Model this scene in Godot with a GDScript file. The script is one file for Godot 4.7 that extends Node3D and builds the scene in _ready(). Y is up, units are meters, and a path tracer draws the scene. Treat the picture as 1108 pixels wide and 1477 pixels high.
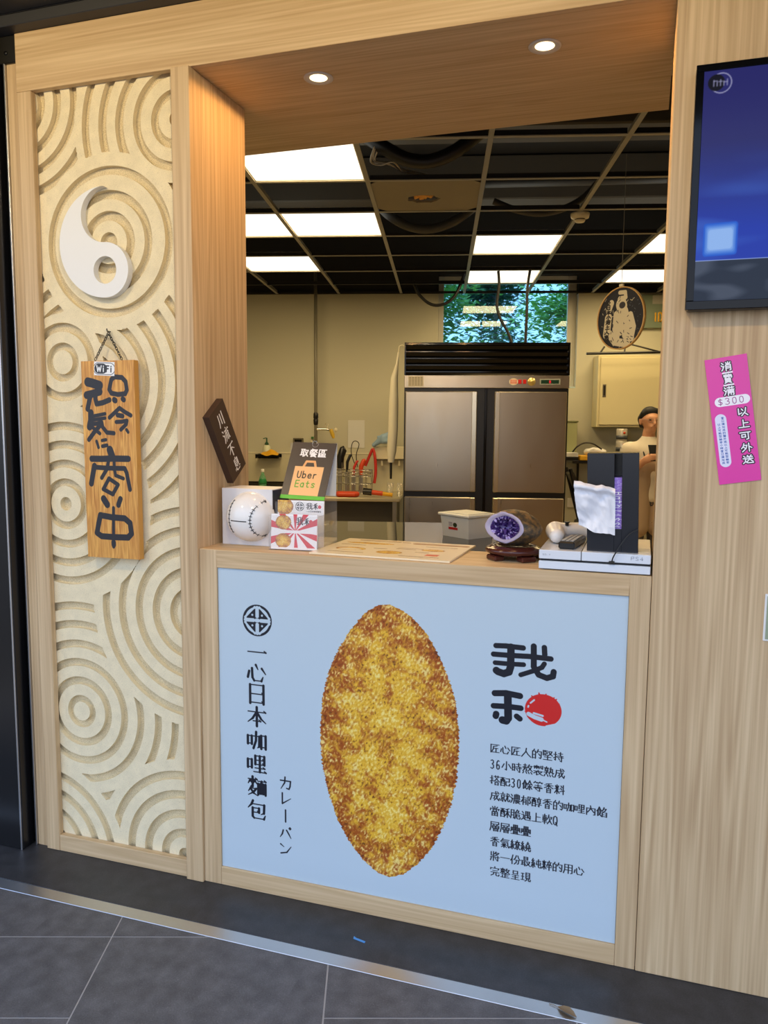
extends Node3D
# A take-away curry-bread counter in a wooden shop front, with the kitchen behind it.
# Facade plane is z = 0 (x to the right, z towards the street); the kitchen is turned by PHI against it.

const IMG_W := 1108.0
const IMG_H := 1477.0
const FOCAL := 1142.54
const EYE := Vector3(0, 1.44, 2.0868)
const PHI := 0.243042            # kitchen axes against the facade
const PHI_TILES := 0.3229        # street paving against the facade
const LEDGE := 1.0672            # top of the counter
const LINTEL := 2.4547           # underside of the wooden lintel
const GRID_Y := 2.7047           # height of the open ceiling grid
const BACK := 7.78               # distance of the back wall along the kitchen axis

var look: Basis
var taken := {}
var M := {}

# ---------------------------------------------------------------- geometry collector
class Geo:
	var st := SurfaceTool.new()
	var x := Transform3D()

	func _init(smooth := false) -> void:
		st.begin(Mesh.PRIMITIVE_TRIANGLES)
		st.set_smooth_group(0 if smooth else -1)

	func soft(on: bool) -> void:
		st.set_smooth_group(0 if on else -1)

	func put(p: Vector3, uv: Vector2) -> void:
		st.set_uv(uv)
		st.add_vertex(x * p)

	func tri(a: Vector3, b: Vector3, c: Vector3, outward: Vector3, ua := Vector2.ZERO, ub := Vector2.ZERO, uc := Vector2.ZERO) -> void:
		if (b - a).cross(c - a).dot(outward) > 0.0:
			put(a, ua); put(c, uc); put(b, ub)
		else:
			put(a, ua); put(b, ub); put(c, uc)

	func quad(a: Vector3, b: Vector3, c: Vector3, d: Vector3, outward: Vector3) -> void:
		tri(a, b, c, outward)
		tri(a, c, d, outward)

	# quad with the whole print on it: a top left, b top right, c bottom right, d bottom left
	func page(a: Vector3, b: Vector3, c: Vector3, d: Vector3, outward: Vector3) -> void:
		tri(a, b, c, outward, Vector2(0, 0), Vector2(1, 0), Vector2(1, 1))
		tri(a, c, d, outward, Vector2(0, 0), Vector2(1, 1), Vector2(0, 1))

	# box from corner to corner with chamfered edges
	func box(lo: Vector3, hi: Vector3, bevel := 0.0) -> void:
		var c := (lo + hi) / 2.0
		var h := (hi - lo).abs() / 2.0
		var e: float = minf(bevel, minf(h.x, minf(h.y, h.z)) * 0.49)
		for i in 3:
			for s in [-1.0, 1.0]:
				var pts := []
				for q in [[-1, -1], [1, -1], [1, 1], [-1, 1]]:
					var sg := Vector3.ONE
					sg[i] = s
					sg[(i + 1) % 3] = q[0]
					sg[(i + 2) % 3] = q[1]
					pts.append(corner(c, h, e, sg, i))
				var n := Vector3.ZERO
				n[i] = s
				quad(pts[0], pts[1], pts[2], pts[3], n)
		if e <= 0.0:
			return
		for k in 3:
			var i := (k + 1) % 3
			var j := (k + 2) % 3
			for q in [[-1, -1], [1, -1], [1, 1], [-1, 1]]:
				var s1 := Vector3.ONE
				s1[i] = q[0]
				s1[j] = q[1]
				s1[k] = -1
				var s2 := s1
				s2[k] = 1
				var n := s1
				n[k] = 0
				quad(corner(c, h, e, s1, i), corner(c, h, e, s2, i), corner(c, h, e, s2, j), corner(c, h, e, s1, j), n)
		for a in [-1, 1]:
			for b in [-1, 1]:
				for d in [-1, 1]:
					var s := Vector3(a, b, d)
					tri(corner(c, h, e, s, 0), corner(c, h, e, s, 1), corner(c, h, e, s, 2), s)

	func corner(c: Vector3, h: Vector3, e: float, s: Vector3, on: int) -> Vector3:
		var p := c
		for i in 3:
			p[i] += s[i] * (h[i] if i == on else h[i] - e)
		return p

	func cbox(c: Vector3, size: Vector3, bevel := 0.0) -> void:
		box(c - size / 2.0, c + size / 2.0, bevel)

	# turned profile of (radius, height) round the y axis at a place
	func lathe(prof: Array, n := 24, at := Vector3.ZERO, turn := Basis()) -> void:
		var keep := x
		x = x * Transform3D(turn, at)
		soft(true)
		for i in prof.size() - 1:
			var p: Vector2 = prof[i]
			var q: Vector2 = prof[i + 1]
			var t := q - p
			for k in n:
				var a := TAU * k / n
				var b := TAU * (k + 1) / n
				var mid := (a + b) / 2.0
				var out := Vector3(cos(mid) * t.y, -t.x, sin(mid) * t.y)
				var p0 := Vector3(cos(a) * p.x, p.y, sin(a) * p.x)
				var p1 := Vector3(cos(b) * p.x, p.y, sin(b) * p.x)
				var q0 := Vector3(cos(a) * q.x, q.y, sin(a) * q.x)
				var q1 := Vector3(cos(b) * q.x, q.y, sin(b) * q.x)
				if p.x > 1e-6:
					tri(p0, p1, q1, out)
				if q.x > 1e-6:
					tri(p0, q1, q0, out)
		x = keep
		soft(false)

	func ball(c: Vector3, r: Vector3, n := 18, rings := 10) -> void:
		var keep := x
		x = x * Transform3D(Basis.from_scale(r), c)
		var prof := []
		for i in rings + 1:
			var a := PI * i / rings - PI / 2.0
			prof.append(Vector2(maxf(0.0, cos(a)) if i > 0 and i < rings else 0.0, sin(a)))
		lathe(prof, n)
		x = keep

	# round bar along a line of points; radius is one number or one for each point
	func tube(pts: Array, radius, n := 8, caps := true) -> void:
		soft(true)
		var frames := []
		var up := Vector3.UP
		for i in pts.size():
			var t: Vector3 = (pts[mini(i + 1, pts.size() - 1)] - pts[maxi(i - 1, 0)]).normalized()
			if i == 0 and absf(t.dot(up)) > 0.9:
				up = Vector3.RIGHT
			var s := t.cross(up).normalized()
			up = s.cross(t).normalized()
			frames.append([s, up])
		var rings := []
		for i in pts.size():
			var r: float = radius[i] if radius is Array else radius
			var ring := []
			for k in n:
				var a := TAU * k / n
				ring.append(pts[i] + (frames[i][0] * cos(a) + frames[i][1] * sin(a)) * r)
			rings.append(ring)
		for i in pts.size() - 1:
			for k in n:
				var l := (k + 1) % n
				var out: Vector3 = rings[i][k] + rings[i][l] - pts[i] * 2.0
				quad(rings[i][k], rings[i][l], rings[i + 1][l], rings[i + 1][k], out)
		if caps:
			soft(false)
			for e in [0, pts.size() - 1]:
				var out: Vector3 = pts[e] - pts[1 if e == 0 else pts.size() - 2]
				for k in n:
					tri(pts[e], rings[e][k], rings[e][(k + 1) % n], out)
		soft(false)

	# flat outline (Vector2) pushed out from z0 to z1
	func prism(poly: PackedVector2Array, z0: float, z1: float) -> void:
		var idx := Geometry2D.triangulate_polygon(poly)
		for i in range(0, idx.size(), 3):
			for z in [z0, z1]:
				var n := Vector3(0, 0, z - (z0 + z1) / 2.0)
				tri(Vector3(poly[idx[i]].x, poly[idx[i]].y, z), Vector3(poly[idx[i + 1]].x, poly[idx[i + 1]].y, z), Vector3(poly[idx[i + 2]].x, poly[idx[i + 2]].y, z), n)
		var turn := -1.0 if Geometry2D.is_polygon_clockwise(poly) else 1.0
		for i in poly.size():
			var p := poly[i]
			var q := poly[(i + 1) % poly.size()]
			var d := q - p
			var n := Vector3(d.y, -d.x, 0) * turn
			quad(Vector3(p.x, p.y, z0), Vector3(q.x, q.y, z0), Vector3(q.x, q.y, z1), Vector3(p.x, p.y, z1), n)

	func mesh() -> ArrayMesh:
		st.generate_normals()
		st.index()
		return st.commit()


# ---------------------------------------------------------------- pixels to places (a pixel gives a direction; a plane that the thing touches gives the distance)
func ray(u: float, v: float) -> Vector3:
	return look * Vector3((u - IMG_W / 2.0) / FOCAL, -(v - IMG_H / 2.0) / FOCAL, -1.0)

func on_z(u: float, v: float, z := 0.0) -> Vector3:
	var r := ray(u, v)
	return EYE + r * ((z - EYE.z) / r.z)

func on_y(u: float, v: float, y: float) -> Vector3:
	var r := ray(u, v)
	return EYE + r * ((y - EYE.y) / r.y)

func on_x(u: float, v: float, at: float) -> Vector3:
	var r := ray(u, v)
	return EYE + r * ((at - EYE.x) / r.x)

func on_d(u: float, v: float, d: float) -> Vector3:
	var r := ray(u, v)
	var ed := Vector3(-sin(PHI), 0, -cos(PHI))
	return EYE + r * (d / r.dot(ed))

# kitchen coordinates: x to the right, height, distance from the street side
func room(x: float, y: float, d: float) -> Vector3:
	return Vector3(0, y, EYE.z) + Vector3(cos(PHI), 0, -sin(PHI)) * x + Vector3(-sin(PHI), 0, -cos(PHI)) * d

func to_room(p: Vector3) -> Vector3:
	var q := p - Vector3(EYE.x, 0, EYE.z)
	return Vector3(q.dot(Vector3(cos(PHI), 0, -sin(PHI))), p.y, q.dot(Vector3(-sin(PHI), 0, -cos(PHI))))


# ---------------------------------------------------------------- nodes
func numbered(called: String) -> String:
	var n: int = taken.get(called, 0)
	taken[called] = n + 1
	return called if n == 0 else "%s_%03d" % [called, n]

func tag(o: Node, label := "", category := "", group := "", kind := "") -> void:
	if label: o.set_meta("label", label)
	if category: o.set_meta("category", category)
	if group: o.set_meta("group", group)
	if kind: o.set_meta("kind", kind)

func thing(called: String, label: String, category: String, at := Vector3.ZERO, turn := Basis(), group := "") -> Node3D:
	var o := Node3D.new()
	o.name = numbered(called)
	add_child(o)
	o.transform = Transform3D(turn, at)
	tag(o, label, category, group)
	return o

# a thing that stands in the kitchen, turned with it
func kthing(called: String, label: String, category: String, at: Vector3, group := "") -> Node3D:
	return thing(called, label, category, at, Basis(Vector3.UP, PHI), group)

func struct(called: String, at := Vector3.ZERO, turn := Basis()) -> Node3D:
	var o := thing(called, "", "", at, turn)
	o.set_meta("kind", "structure")
	return o

func part(called: String, g: Geo, m: Material, parent: Node3D, label := "") -> MeshInstance3D:
	return part_mesh(called, g.mesh(), m, parent, label)

func part_mesh(called: String, mesh: Mesh, m: Material, parent: Node3D, label := "") -> MeshInstance3D:
	var o := MeshInstance3D.new()
	o.name = called
	o.mesh = mesh
	o.material_override = m
	o.cast_shadow = GeometryInstance3D.SHADOW_CASTING_SETTING_ON
	parent.add_child(o, true)
	if label: o.set_meta("label", label)
	return o

# picture pixel at kitchen distance d, in the frame of a thing
func loc(t: Node3D, u: float, v: float, d: float) -> Vector3:
	return t.transform.affine_inverse() * on_d(u, v, d)

func inv(t: Node3D, p: Vector3) -> Vector3:
	return t.transform.affine_inverse() * p

func box_part(called: String, lo: Vector3, hi: Vector3, bevel: float, m: Material, parent: Node3D, label := "") -> MeshInstance3D:
	var g := Geo.new()
	g.box(lo, hi, bevel)
	return part(called, g, m, parent, label)

func arc(a: Vector3, b: Vector3, sag: float, n := 12) -> Array:
	var pts := []
	for i in n + 1:
		var t := float(i) / n
		pts.append(a.lerp(b, t) + Vector3.DOWN * sag * 4.0 * t * (1.0 - t))
	return pts

func smooth_line(pts: Array, per := 6) -> Array:
	var out := []
	for i in pts.size() - 1:
		var p0: Vector3 = pts[maxi(i - 1, 0)]
		var p3: Vector3 = pts[mini(i + 2, pts.size() - 1)]
		for k in per:
			out.append(pts[i].cubic_interpolate(pts[i + 1], p0, p3, float(k) / per))
	out.append(pts[-1])
	return out


# ---------------------------------------------------------------- materials
func mat(key: String, c: Color, rough := 0.6, metal := 0.0, spec := 0.5) -> StandardMaterial3D:
	if M.has(key):
		return M[key]
	var m := StandardMaterial3D.new()
	m.resource_name = key
	m.albedo_color = c
	m.roughness = rough
	m.metallic = metal
	m.metallic_specular = spec
	M[key] = m
	return m

func rgb8(r: int, g: int, b: int) -> Color:
	return Color(r / 255.0, g / 255.0, b / 255.0)

func tex(img: Image) -> ImageTexture:
	return ImageTexture.create_from_image(img)

func printed(key: String, img: Image, rough := 0.5) -> StandardMaterial3D:
	var m := mat(key, Color.WHITE, rough)
	m.albedo_texture = tex(img)
	m.texture_repeat = false
	return m

func noise(seed_: int, freq: float, octaves := 3) -> FastNoiseLite:
	var n := FastNoiseLite.new()
	n.seed = seed_
	n.noise_type = FastNoiseLite.TYPE_SIMPLEX_SMOOTH
	n.frequency = freq
	n.fractal_octaves = octaves
	return n

# wood grain; streaks run down the picture, or along it when lying
func wood_image(w: int, h: int, light: Color, dark: Color, lying: bool, seed_: int, figure := 1.0) -> Image:
	var img := Image.create(w, h, false, Image.FORMAT_RGB8)
	var broad := noise(seed_, 0.012, 2)
	var fine := noise(seed_ + 1, 0.11, 3)
	var pore := noise(seed_ + 2, 0.35, 1)
	var along := h if not lying else w
	var across := w if not lying else h
	for j in along:
		var fade := clampf((j - along * 0.86) / (along * 0.14), 0.0, 1.0)
		for i in across:
			var v := grain(broad, fine, pore, i, j, figure)
			if fade > 0.0:
				v = lerpf(v, grain(broad, fine, pore, i, j - along, figure), fade)
			var side := clampf((i - across * 0.93) / (across * 0.07), 0.0, 1.0)
			if side > 0.0:
				v = lerpf(v, grain(broad, fine, pore, i - across, j, figure), side)
			var c := light.lerp(dark, clampf(v, 0.0, 1.0))
			if lying:
				img.set_pixel(j, i, c)
			else:
				img.set_pixel(i, j, c)
	return img

func grain(broad: FastNoiseLite, fine: FastNoiseLite, pore: FastNoiseLite, i: float, j: float, figure: float) -> float:
	var b := broad.get_noise_2d(i, j * 0.16)
	var rings := sin((i + b * 90.0 * figure) * 0.16)
	var f := fine.get_noise_2d(i, j * 0.035)
	var p := pore.get_noise_2d(i, j * 0.05)
	return 0.42 + 0.22 * b + 0.16 * rings + 0.42 * f + 0.18 * maxf(0.0, p)

func speckle_image(w: int, h: int, base: Color, spread: float, coarse: float, dots: Color, dot_share: float, seed_: int) -> Image:
	var img := Image.create(w, h, false, Image.FORMAT_RGB8)
	var a := noise(seed_, 0.02, 4)
	var b := noise(seed_ + 1, 0.3, 2)
	var rng := RandomNumberGenerator.new()
	rng.seed = seed_
	for j in h:
		for i in w:
			var v := 1.0 + spread * b.get_noise_2d(i, j) + coarse * a.get_noise_2d(i, j)
			var c := Color(base.r * v, base.g * v, base.b * v)
			if rng.randf() < dot_share:
				c = c.lerp(dots, 0.6)
			img.set_pixel(i, j, c)
	return img

func triplanar(m: StandardMaterial3D, img: Image, scale_: Vector3) -> void:
	m.albedo_color = Color.WHITE
	m.albedo_texture = tex(img)
	m.uv1_triplanar = true
	m.uv1_world_triplanar = true
	m.uv1_scale = scale_
	m.uv1_triplanar_sharpness = 8.0

func make_materials() -> void:
	var light := rgb8(218, 190, 148)
	var dark := rgb8(174, 142, 102)
	var m := mat("oak_upright", Color.WHITE, 0.55)
	triplanar(m, wood_image(640, 512, light, dark, false, 11), Vector3(1 / 0.9, 1 / 2.4, 1 / 0.9))
	m = mat("oak_lying", Color.WHITE, 0.55)
	triplanar(m, wood_image(512, 640, light, rgb8(184, 151, 108), true, 23, 1.6), Vector3(1 / 2.4, 1 / 0.9, 1 / 0.9))
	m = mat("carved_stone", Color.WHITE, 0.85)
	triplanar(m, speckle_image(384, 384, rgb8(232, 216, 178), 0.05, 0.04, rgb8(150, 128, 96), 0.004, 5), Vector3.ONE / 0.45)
	m = mat("shaded_cut_stone", Color.WHITE, 0.95)  # rough-cut speckle, with groove shade put into the darker tan
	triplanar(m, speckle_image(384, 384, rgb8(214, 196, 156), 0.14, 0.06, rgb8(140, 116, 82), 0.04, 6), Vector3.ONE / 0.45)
	m = mat("paving", Color.WHITE, 0.55)
	triplanar(m, speckle_image(512, 512, rgb8(88, 87, 89), 0.14, 0.20, rgb8(150, 150, 152), 0.003, 7), Vector3.ONE / 0.8)
	m = mat("black_granite", Color.WHITE, 0.42)
	triplanar(m, speckle_image(384, 384, rgb8(50, 50, 53), 0.2, 0.22, rgb8(90, 92, 98), 0.002, 9), Vector3.ONE / 0.6)
	mat("grout", rgb8(168, 166, 164), 0.9)
	mat("pavement", rgb8(86, 82, 78), 0.9)
	mat("strip_steel", rgb8(214, 212, 210), 0.34, 1.0)
	mat("beam_black", rgb8(44, 44, 47), 0.5)
	mat("frame_black", rgb8(16, 16, 18), 0.25)
	mat("edge_alu", rgb8(190, 190, 192), 0.35, 1.0)
	mat("wall_cream", rgb8(196, 193, 172), 0.85)
	mat("wall_black", rgb8(40, 39, 37), 0.9)
	mat("kitchen_floor", rgb8(196, 178, 150), 0.5)
	mat("grid_grey", rgb8(150, 148, 138), 0.5)
	mat("grid_black", rgb8(28, 28, 28), 0.6)
	mat("hose_black", rgb8(20, 20, 21), 0.45)
	mat("hose_grey", rgb8(64, 64, 62), 0.55)
	mat("white_plastic", rgb8(232, 230, 226), 0.35)
	mat("white_gloss", rgb8(238, 236, 232), 0.12)
	mat("cream_plastic", rgb8(226, 218, 190), 0.4)
	mat("black_plastic", rgb8(18, 18, 20), 0.35)
	mat("black_gloss", rgb8(10, 10, 12), 0.1, 0.0, 0.35)
	mat("chrome", rgb8(215, 215, 215), 0.15, 1.0)
	mat("steel", rgb8(168, 164, 156), 0.3, 1.0)
	mat("dark_steel", rgb8(70, 68, 64), 0.4, 1.0)
	mat("red", rgb8(196, 44, 34), 0.4)
	mat("orange_red", rgb8(214, 72, 30), 0.45)
	mat("yellow", rgb8(226, 170, 30), 0.6)
	mat("ink", rgb8(30, 30, 36), 0.5)
	var acr := mat("acrylic", Color(0.97, 0.97, 0.98, 0.04), 0.05)
	acr.transparency = BaseMaterial3D.TRANSPARENCY_ALPHA
	var gl := mat("window_glass", Color(0.60, 0.86, 1.0, 0.03), 0.02)  # blue tint in the glass stands in for a blue sky outside
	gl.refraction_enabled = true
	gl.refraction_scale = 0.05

# ---------------------------------------------------------------- the place
func _ready() -> void:
	look = Basis.from_euler(Vector3(deg_to_rad(-6.1757), deg_to_rad(17.9974), deg_to_rad(0.4191)), EULER_ORDER_YXZ)
	var cam := Camera3D.new()
	cam.name = "camera"
	cam.transform = Transform3D(look, EYE)
	cam.fov = 65.7546
	cam.near = 0.05
	cam.far = 200.0
	cam.current = true
	add_child(cam)
	var env := Environment.new()
	env.background_mode = Environment.BG_SKY
	var sky := Sky.new()
	var air := ProceduralSkyMaterial.new()
	air.sky_top_color = Color(0.58, 0.70, 0.88)
	air.sky_horizon_color = Color(0.95, 0.95, 0.955)
	air.sky_curve = 0.15
	air.ground_horizon_color = Color(0.55, 0.56, 0.58)
	air.ground_bottom_color = Color(0.3, 0.3, 0.3)
	air.sun_angle_max = 4.0
	air.sky_energy_multiplier = 1.5
	sky.sky_material = air
	env.sky = sky
	env.tonemap_mode = Environment.TONE_MAPPER_LINEAR
	env.tonemap_exposure = 1.05
	env.sdfgi_enabled = true
	env.ssao_enabled = true
	env.ssil_enabled = true
	var we := WorldEnvironment.new()
	we.name = "world"
	we.environment = env
	add_child(we)
	var sun := DirectionalLight3D.new()
	sun.name = "sun"
	sun.transform = Transform3D(Basis.looking_at(Vector3(0.75, -1.0, 0.15)), Vector3(0, 10, 0))
	sun.light_color = Color(1.0, 0.95, 0.86)
	sun.light_energy = 1.6
	sun.light_angular_distance = 0.55
	sun.shadow_enabled = true
	add_child(sun)

	make_materials()
	build_street()
	build_facade()
	build_kitchen_shell()
	build_ceiling()
	build_counter()
	build_facade_things()
	build_ledge_things()
	build_kitchen_things()
	build_person()
	build_trees()


# ---------------------------------------------------------------- street, threshold
func build_street() -> void:
	var f := struct("floor")
	box_part("bed", Vector3(-3.2, -0.20, 0.241), Vector3(2.6, -0.0012, 2.25), 0.0, M.grout, f)
	box_part("slab", Vector3(-14, -0.20, 2.2505), Vector3(14, -0.0002, 20), 0.0, M.pavement, f)
	box_part("slab", Vector3(-14, -0.20, 0.241), Vector3(-3.2005, -0.0002, 2.25), 0.0, M.pavement, f)
	box_part("slab", Vector3(2.6005, -0.20, 0.241), Vector3(14, -0.0002, 2.25), 0.0, M.pavement, f)
	var k := struct("floor")
	var g := Geo.new()
	g.box(Vector3(-3.6, -0.2, -8.2), Vector3(3.6, -0.005, 0.1))
	part("slab", g, M.kitchen_floor, k)
	# paving stones: two widths of joint grid, cut off along the steel strip
	var turn := Basis(Vector3.UP, PHI_TILES)
	var strip := PackedVector2Array([Vector2(-9, 0.2425), Vector2(9, 0.2425), Vector2(9, 2.2), Vector2(-9, 2.2)])
	var joint := 0.0022
	for col in range(-3, 3):
		var x0 := -0.742 + 0.618 * col
		var deep := 0.618 if col == 0 else 0.309
		for r in range(-5, 3):
			var d0 := 2.103 + deep * r
			if d0 > 2.9 or d0 + deep < 0.1:
				continue
			var poly := PackedVector2Array()
			for q in [[x0, d0], [x0 + 0.618, d0], [x0 + 0.618, d0 + deep], [x0, d0 + deep]]:
				var cx: float = q[0] + (joint if q[0] == x0 else -joint)
				var cd: float = q[1] + (joint if q[1] == d0 else -joint)
				var p := Vector3(0, 0, EYE.z) + turn * Vector3(cx, 0, -cd)
				poly.append(Vector2(p.x, p.z))
			for cut in Geometry2D.intersect_polygons(poly, strip):
				var tg := Geo.new()
				tg.x = Transform3D(Basis(Vector3.RIGHT, PI / 2.0), Vector3.ZERO)
				var flat := PackedVector2Array()
				for p in cut:
					flat.append(Vector2(p.x, p.y))
				tg.prism(flat, 0.0, 0.0011)
				var o := part("tile", tg, M.paving, f)
				o.position.y = 0.0
	box_part("sill", Vector3(-3.4, -0.06, -0.02), Vector3(2.2, 0.0, 0.1955), 0.003, M.black_granite, struct("trim_1"))
	box_part("strip", Vector3(-3.4, -0.05, 0.1965), Vector3(2.2, 0.0015, 0.2415), 0.001, M.strip_steel, struct("trim_2"))
	# awning over the pavement and its lamp; both are above the picture
	var can := struct("ceiling_awning")
	box_part("awning", Vector3(-4.2, 2.66, 0.045), Vector3(3.4, 2.8, 1.55), 0.004, M.beam_black, can)
	awning_lamp(Vector3(-1.95, 2.652, 1.20), "round downlight in the dark awning over the carved panel")
	awning_lamp(Vector3(-0.45, 2.652, 1.20), "round downlight in the dark awning over the serving counter")
	street_litter()

func street_litter() -> void:
	var p := on_y(518, 1356, 0.0)
	var t := thing("blue_tape", "small scrap of blue tape stuck on the black stone sill", "tape", p + Vector3(0, 0.0006, 0), Basis(Vector3.UP, deg_to_rad(-14.0)))
	var g := Geo.new()
	g.prism(PackedVector2Array([Vector2(-0.021, 0.006), Vector2(-0.017, -0.004), Vector2(0.020, -0.003), Vector2(0.019, 0.004), Vector2(-0.012, 0.003)]), -0.0004, 0.0004)
	part("scrap", g, mat("tape_blue", rgb8(84, 150, 214), 0.5), t).rotation_degrees = Vector3(-90, 0, 0)
	p = on_y(818, 1461, 0.0016)
	t = thing("dry_leaf", "curled brown dry leaf lying on the steel strip", "leaf", p, Basis(Vector3.UP, deg_to_rad(-24.0)))
	var l := Geo.new(true)
	var side := [[-0.026, 0.0015], [-0.014, 0.009], [0.0, 0.012], [0.014, 0.008], [0.026, 0.001]]
	for i in 4:
		for s in [-1.0, 1.0]:
			var a := Vector3(side[i][0], 0.002, 0)
			var b := Vector3(side[i + 1][0], 0.002, 0)
			l.quad(a, b, b + Vector3(0, side[i + 1][1] * 0.6, s * side[i + 1][1]), a + Vector3(0, side[i][1] * 0.6, s * side[i][1]), Vector3.UP)
	part("blade", l, mat("leaf_brown", rgb8(128, 108, 80), 0.8), t)
	var st := Geo.new()
	st.tube([Vector3(-0.048, 0.0018, 0.004), Vector3(-0.036, 0.0025, 0.001), Vector3(-0.025, 0.002, 0.0)], 0.0009, 5)
	part("stalk", st, M.leaf_brown, t)

func awning_lamp(at: Vector3, label: String) -> void:
	var t := thing("awning_downlight", label, "lamp", at, Basis(), "awning downlights")
	var g := Geo.new()
	g.lathe([Vector2(0.05, 0.006), Vector2(0.05, -0.004), Vector2(0.062, -0.006), Vector2(0.064, 0.006)], 28)
	part("rim", g, M.white_plastic, t)
	var e := mat("awning_lamp_glow", rgb8(255, 244, 226), 0.4)
	e.emission_enabled = true
	e.emission = rgb8(255, 240, 215)
	e.emission_energy_multiplier = 2.0
	var gl := Geo.new()
	gl.lathe([Vector2(0.0, -0.0005), Vector2(0.05, -0.0005), Vector2(0.05, 0.004), Vector2(0.0, 0.004)], 28)
	part("lens", gl, e, t)
	var l := OmniLight3D.new()
	l.name = "glow"
	l.light_color = Color(1.0, 0.90, 0.70)
	l.light_energy = 0.8
	l.light_size = 0.045
	l.omni_range = 12.0
	l.omni_attenuation = 2.0
	l.shadow_enabled = true
	l.position = Vector3(0, -0.055, 0)
	t.add_child(l)


# ---------------------------------------------------------------- wooden shop front
func build_facade() -> void:
	var wf := struct("wall_front")
	box_part("column", Vector3(0.0365, 0.0, -0.26), Vector3(3.3, 3.0, 0.003), 0.002, M.oak_upright, wf)
	box_part("backing", Vector3(-4.1, 0.0, -0.32), Vector3(-1.3280, 3.6, -0.047), 0.0, M.wall_cream, wf)
	box_part("upper_wall", Vector3(-4.1, 2.63, -0.72), Vector3(3.3, 3.7, -0.05), 0.0, M.wall_black, wf)
	var lin := struct("trim_3")
	box_part("lintel_board", Vector3(-1.8790, LINTEL, -0.0215), Vector3(0.0360, 2.6255, 0.0), 0.001, M.oak_lying, lin)
	box_part("soffit", Vector3(-1.3278, LINTEL, -0.722), Vector3(0.0360, 2.6255, -0.0216), 0.0, M.oak_lying, lin)
	box_part("soffit", Vector3(-1.8790, LINTEL, -0.722), Vector3(-1.3280, 2.6255, -0.3260), 0.0, M.oak_lying, lin)
	box_part("lintel_core", Vector3(-1.8790, 2.466, -0.3258), Vector3(-1.3282, 2.6255, -0.0217), 0.0, M.oak_lying, lin)
	box_part("pilaster", Vector3(-1.3275, 0.0, -0.325), Vector3(-1.2673, LINTEL - 0.0005, 0.010), 0.0015, M.oak_upright, struct("trim_4"))
	box_part("stile", Vector3(-1.8785, 0.0, -0.0215), Vector3(-1.8262, LINTEL - 0.0005, 0.0), 0.0015, M.oak_upright, struct("trim_5"))
	box_part("rail", Vector3(-1.8258, 0.0, -0.0215), Vector3(-1.3280, 0.0555, -0.001), 0.0015, M.oak_lying, struct("trim_6"))
	box_part("side_board", Vector3(-1.9245, 0.0, -0.033), Vector3(-1.8790, 2.60, -0.012), 0.001, M.oak_upright, struct("trim_7"))
	box_part("edge_profile", Vector3(-1.9305, 0.0, -0.033), Vector3(-1.9250, 2.62, -0.004), 0.001, M.edge_alu, struct("trim_8"))
	var pil := struct("trim_9")
	box_part("post", Vector3(-2.60, 0.0, -0.034), Vector3(-1.9450, 2.62, 0.037), 0.003, M.frame_black, pil)
	box_part("edge_profile", Vector3(-1.9530, 0.0, 0.0372), Vector3(-1.9470, 2.62, 0.0402), 0.001, M.edge_alu, pil)
	box_part("gap_filler", Vector3(-1.9448, 0.0, -0.034), Vector3(-1.9310, 2.62, -0.022), 0.0, M.frame_black, pil)
	var bm := struct("trim_10")
	box_part("beam", Vector3(-4.1, 2.6262, -0.049), Vector3(3.3, 2.659, 0.044), 0.002, M.beam_black, bm)
	box_part("beam_face", Vector3(-4.1, 2.6596, 0.02), Vector3(3.3, 3.1, 0.044), 0.0, M.beam_black, bm)
	var br := struct("trim_11")
	box_part("bracket", Vector3(-1.9440, 2.545, -0.0215), Vector3(-1.8795, 2.625, -0.0035), 0.002, M.dark_steel, br)
	var bg := Geo.new()
	bg.lathe([Vector2(0.0, 0.0), Vector2(0.006, 0.0), Vector2(0.006, 0.003), Vector2(0.0, 0.003)], 12, Vector3(-1.916, 2.575, -0.0035), Basis(Vector3.RIGHT, PI / 2.0))
	part("bolt", bg, M.black_plastic, br)
	build_relief()

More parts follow.
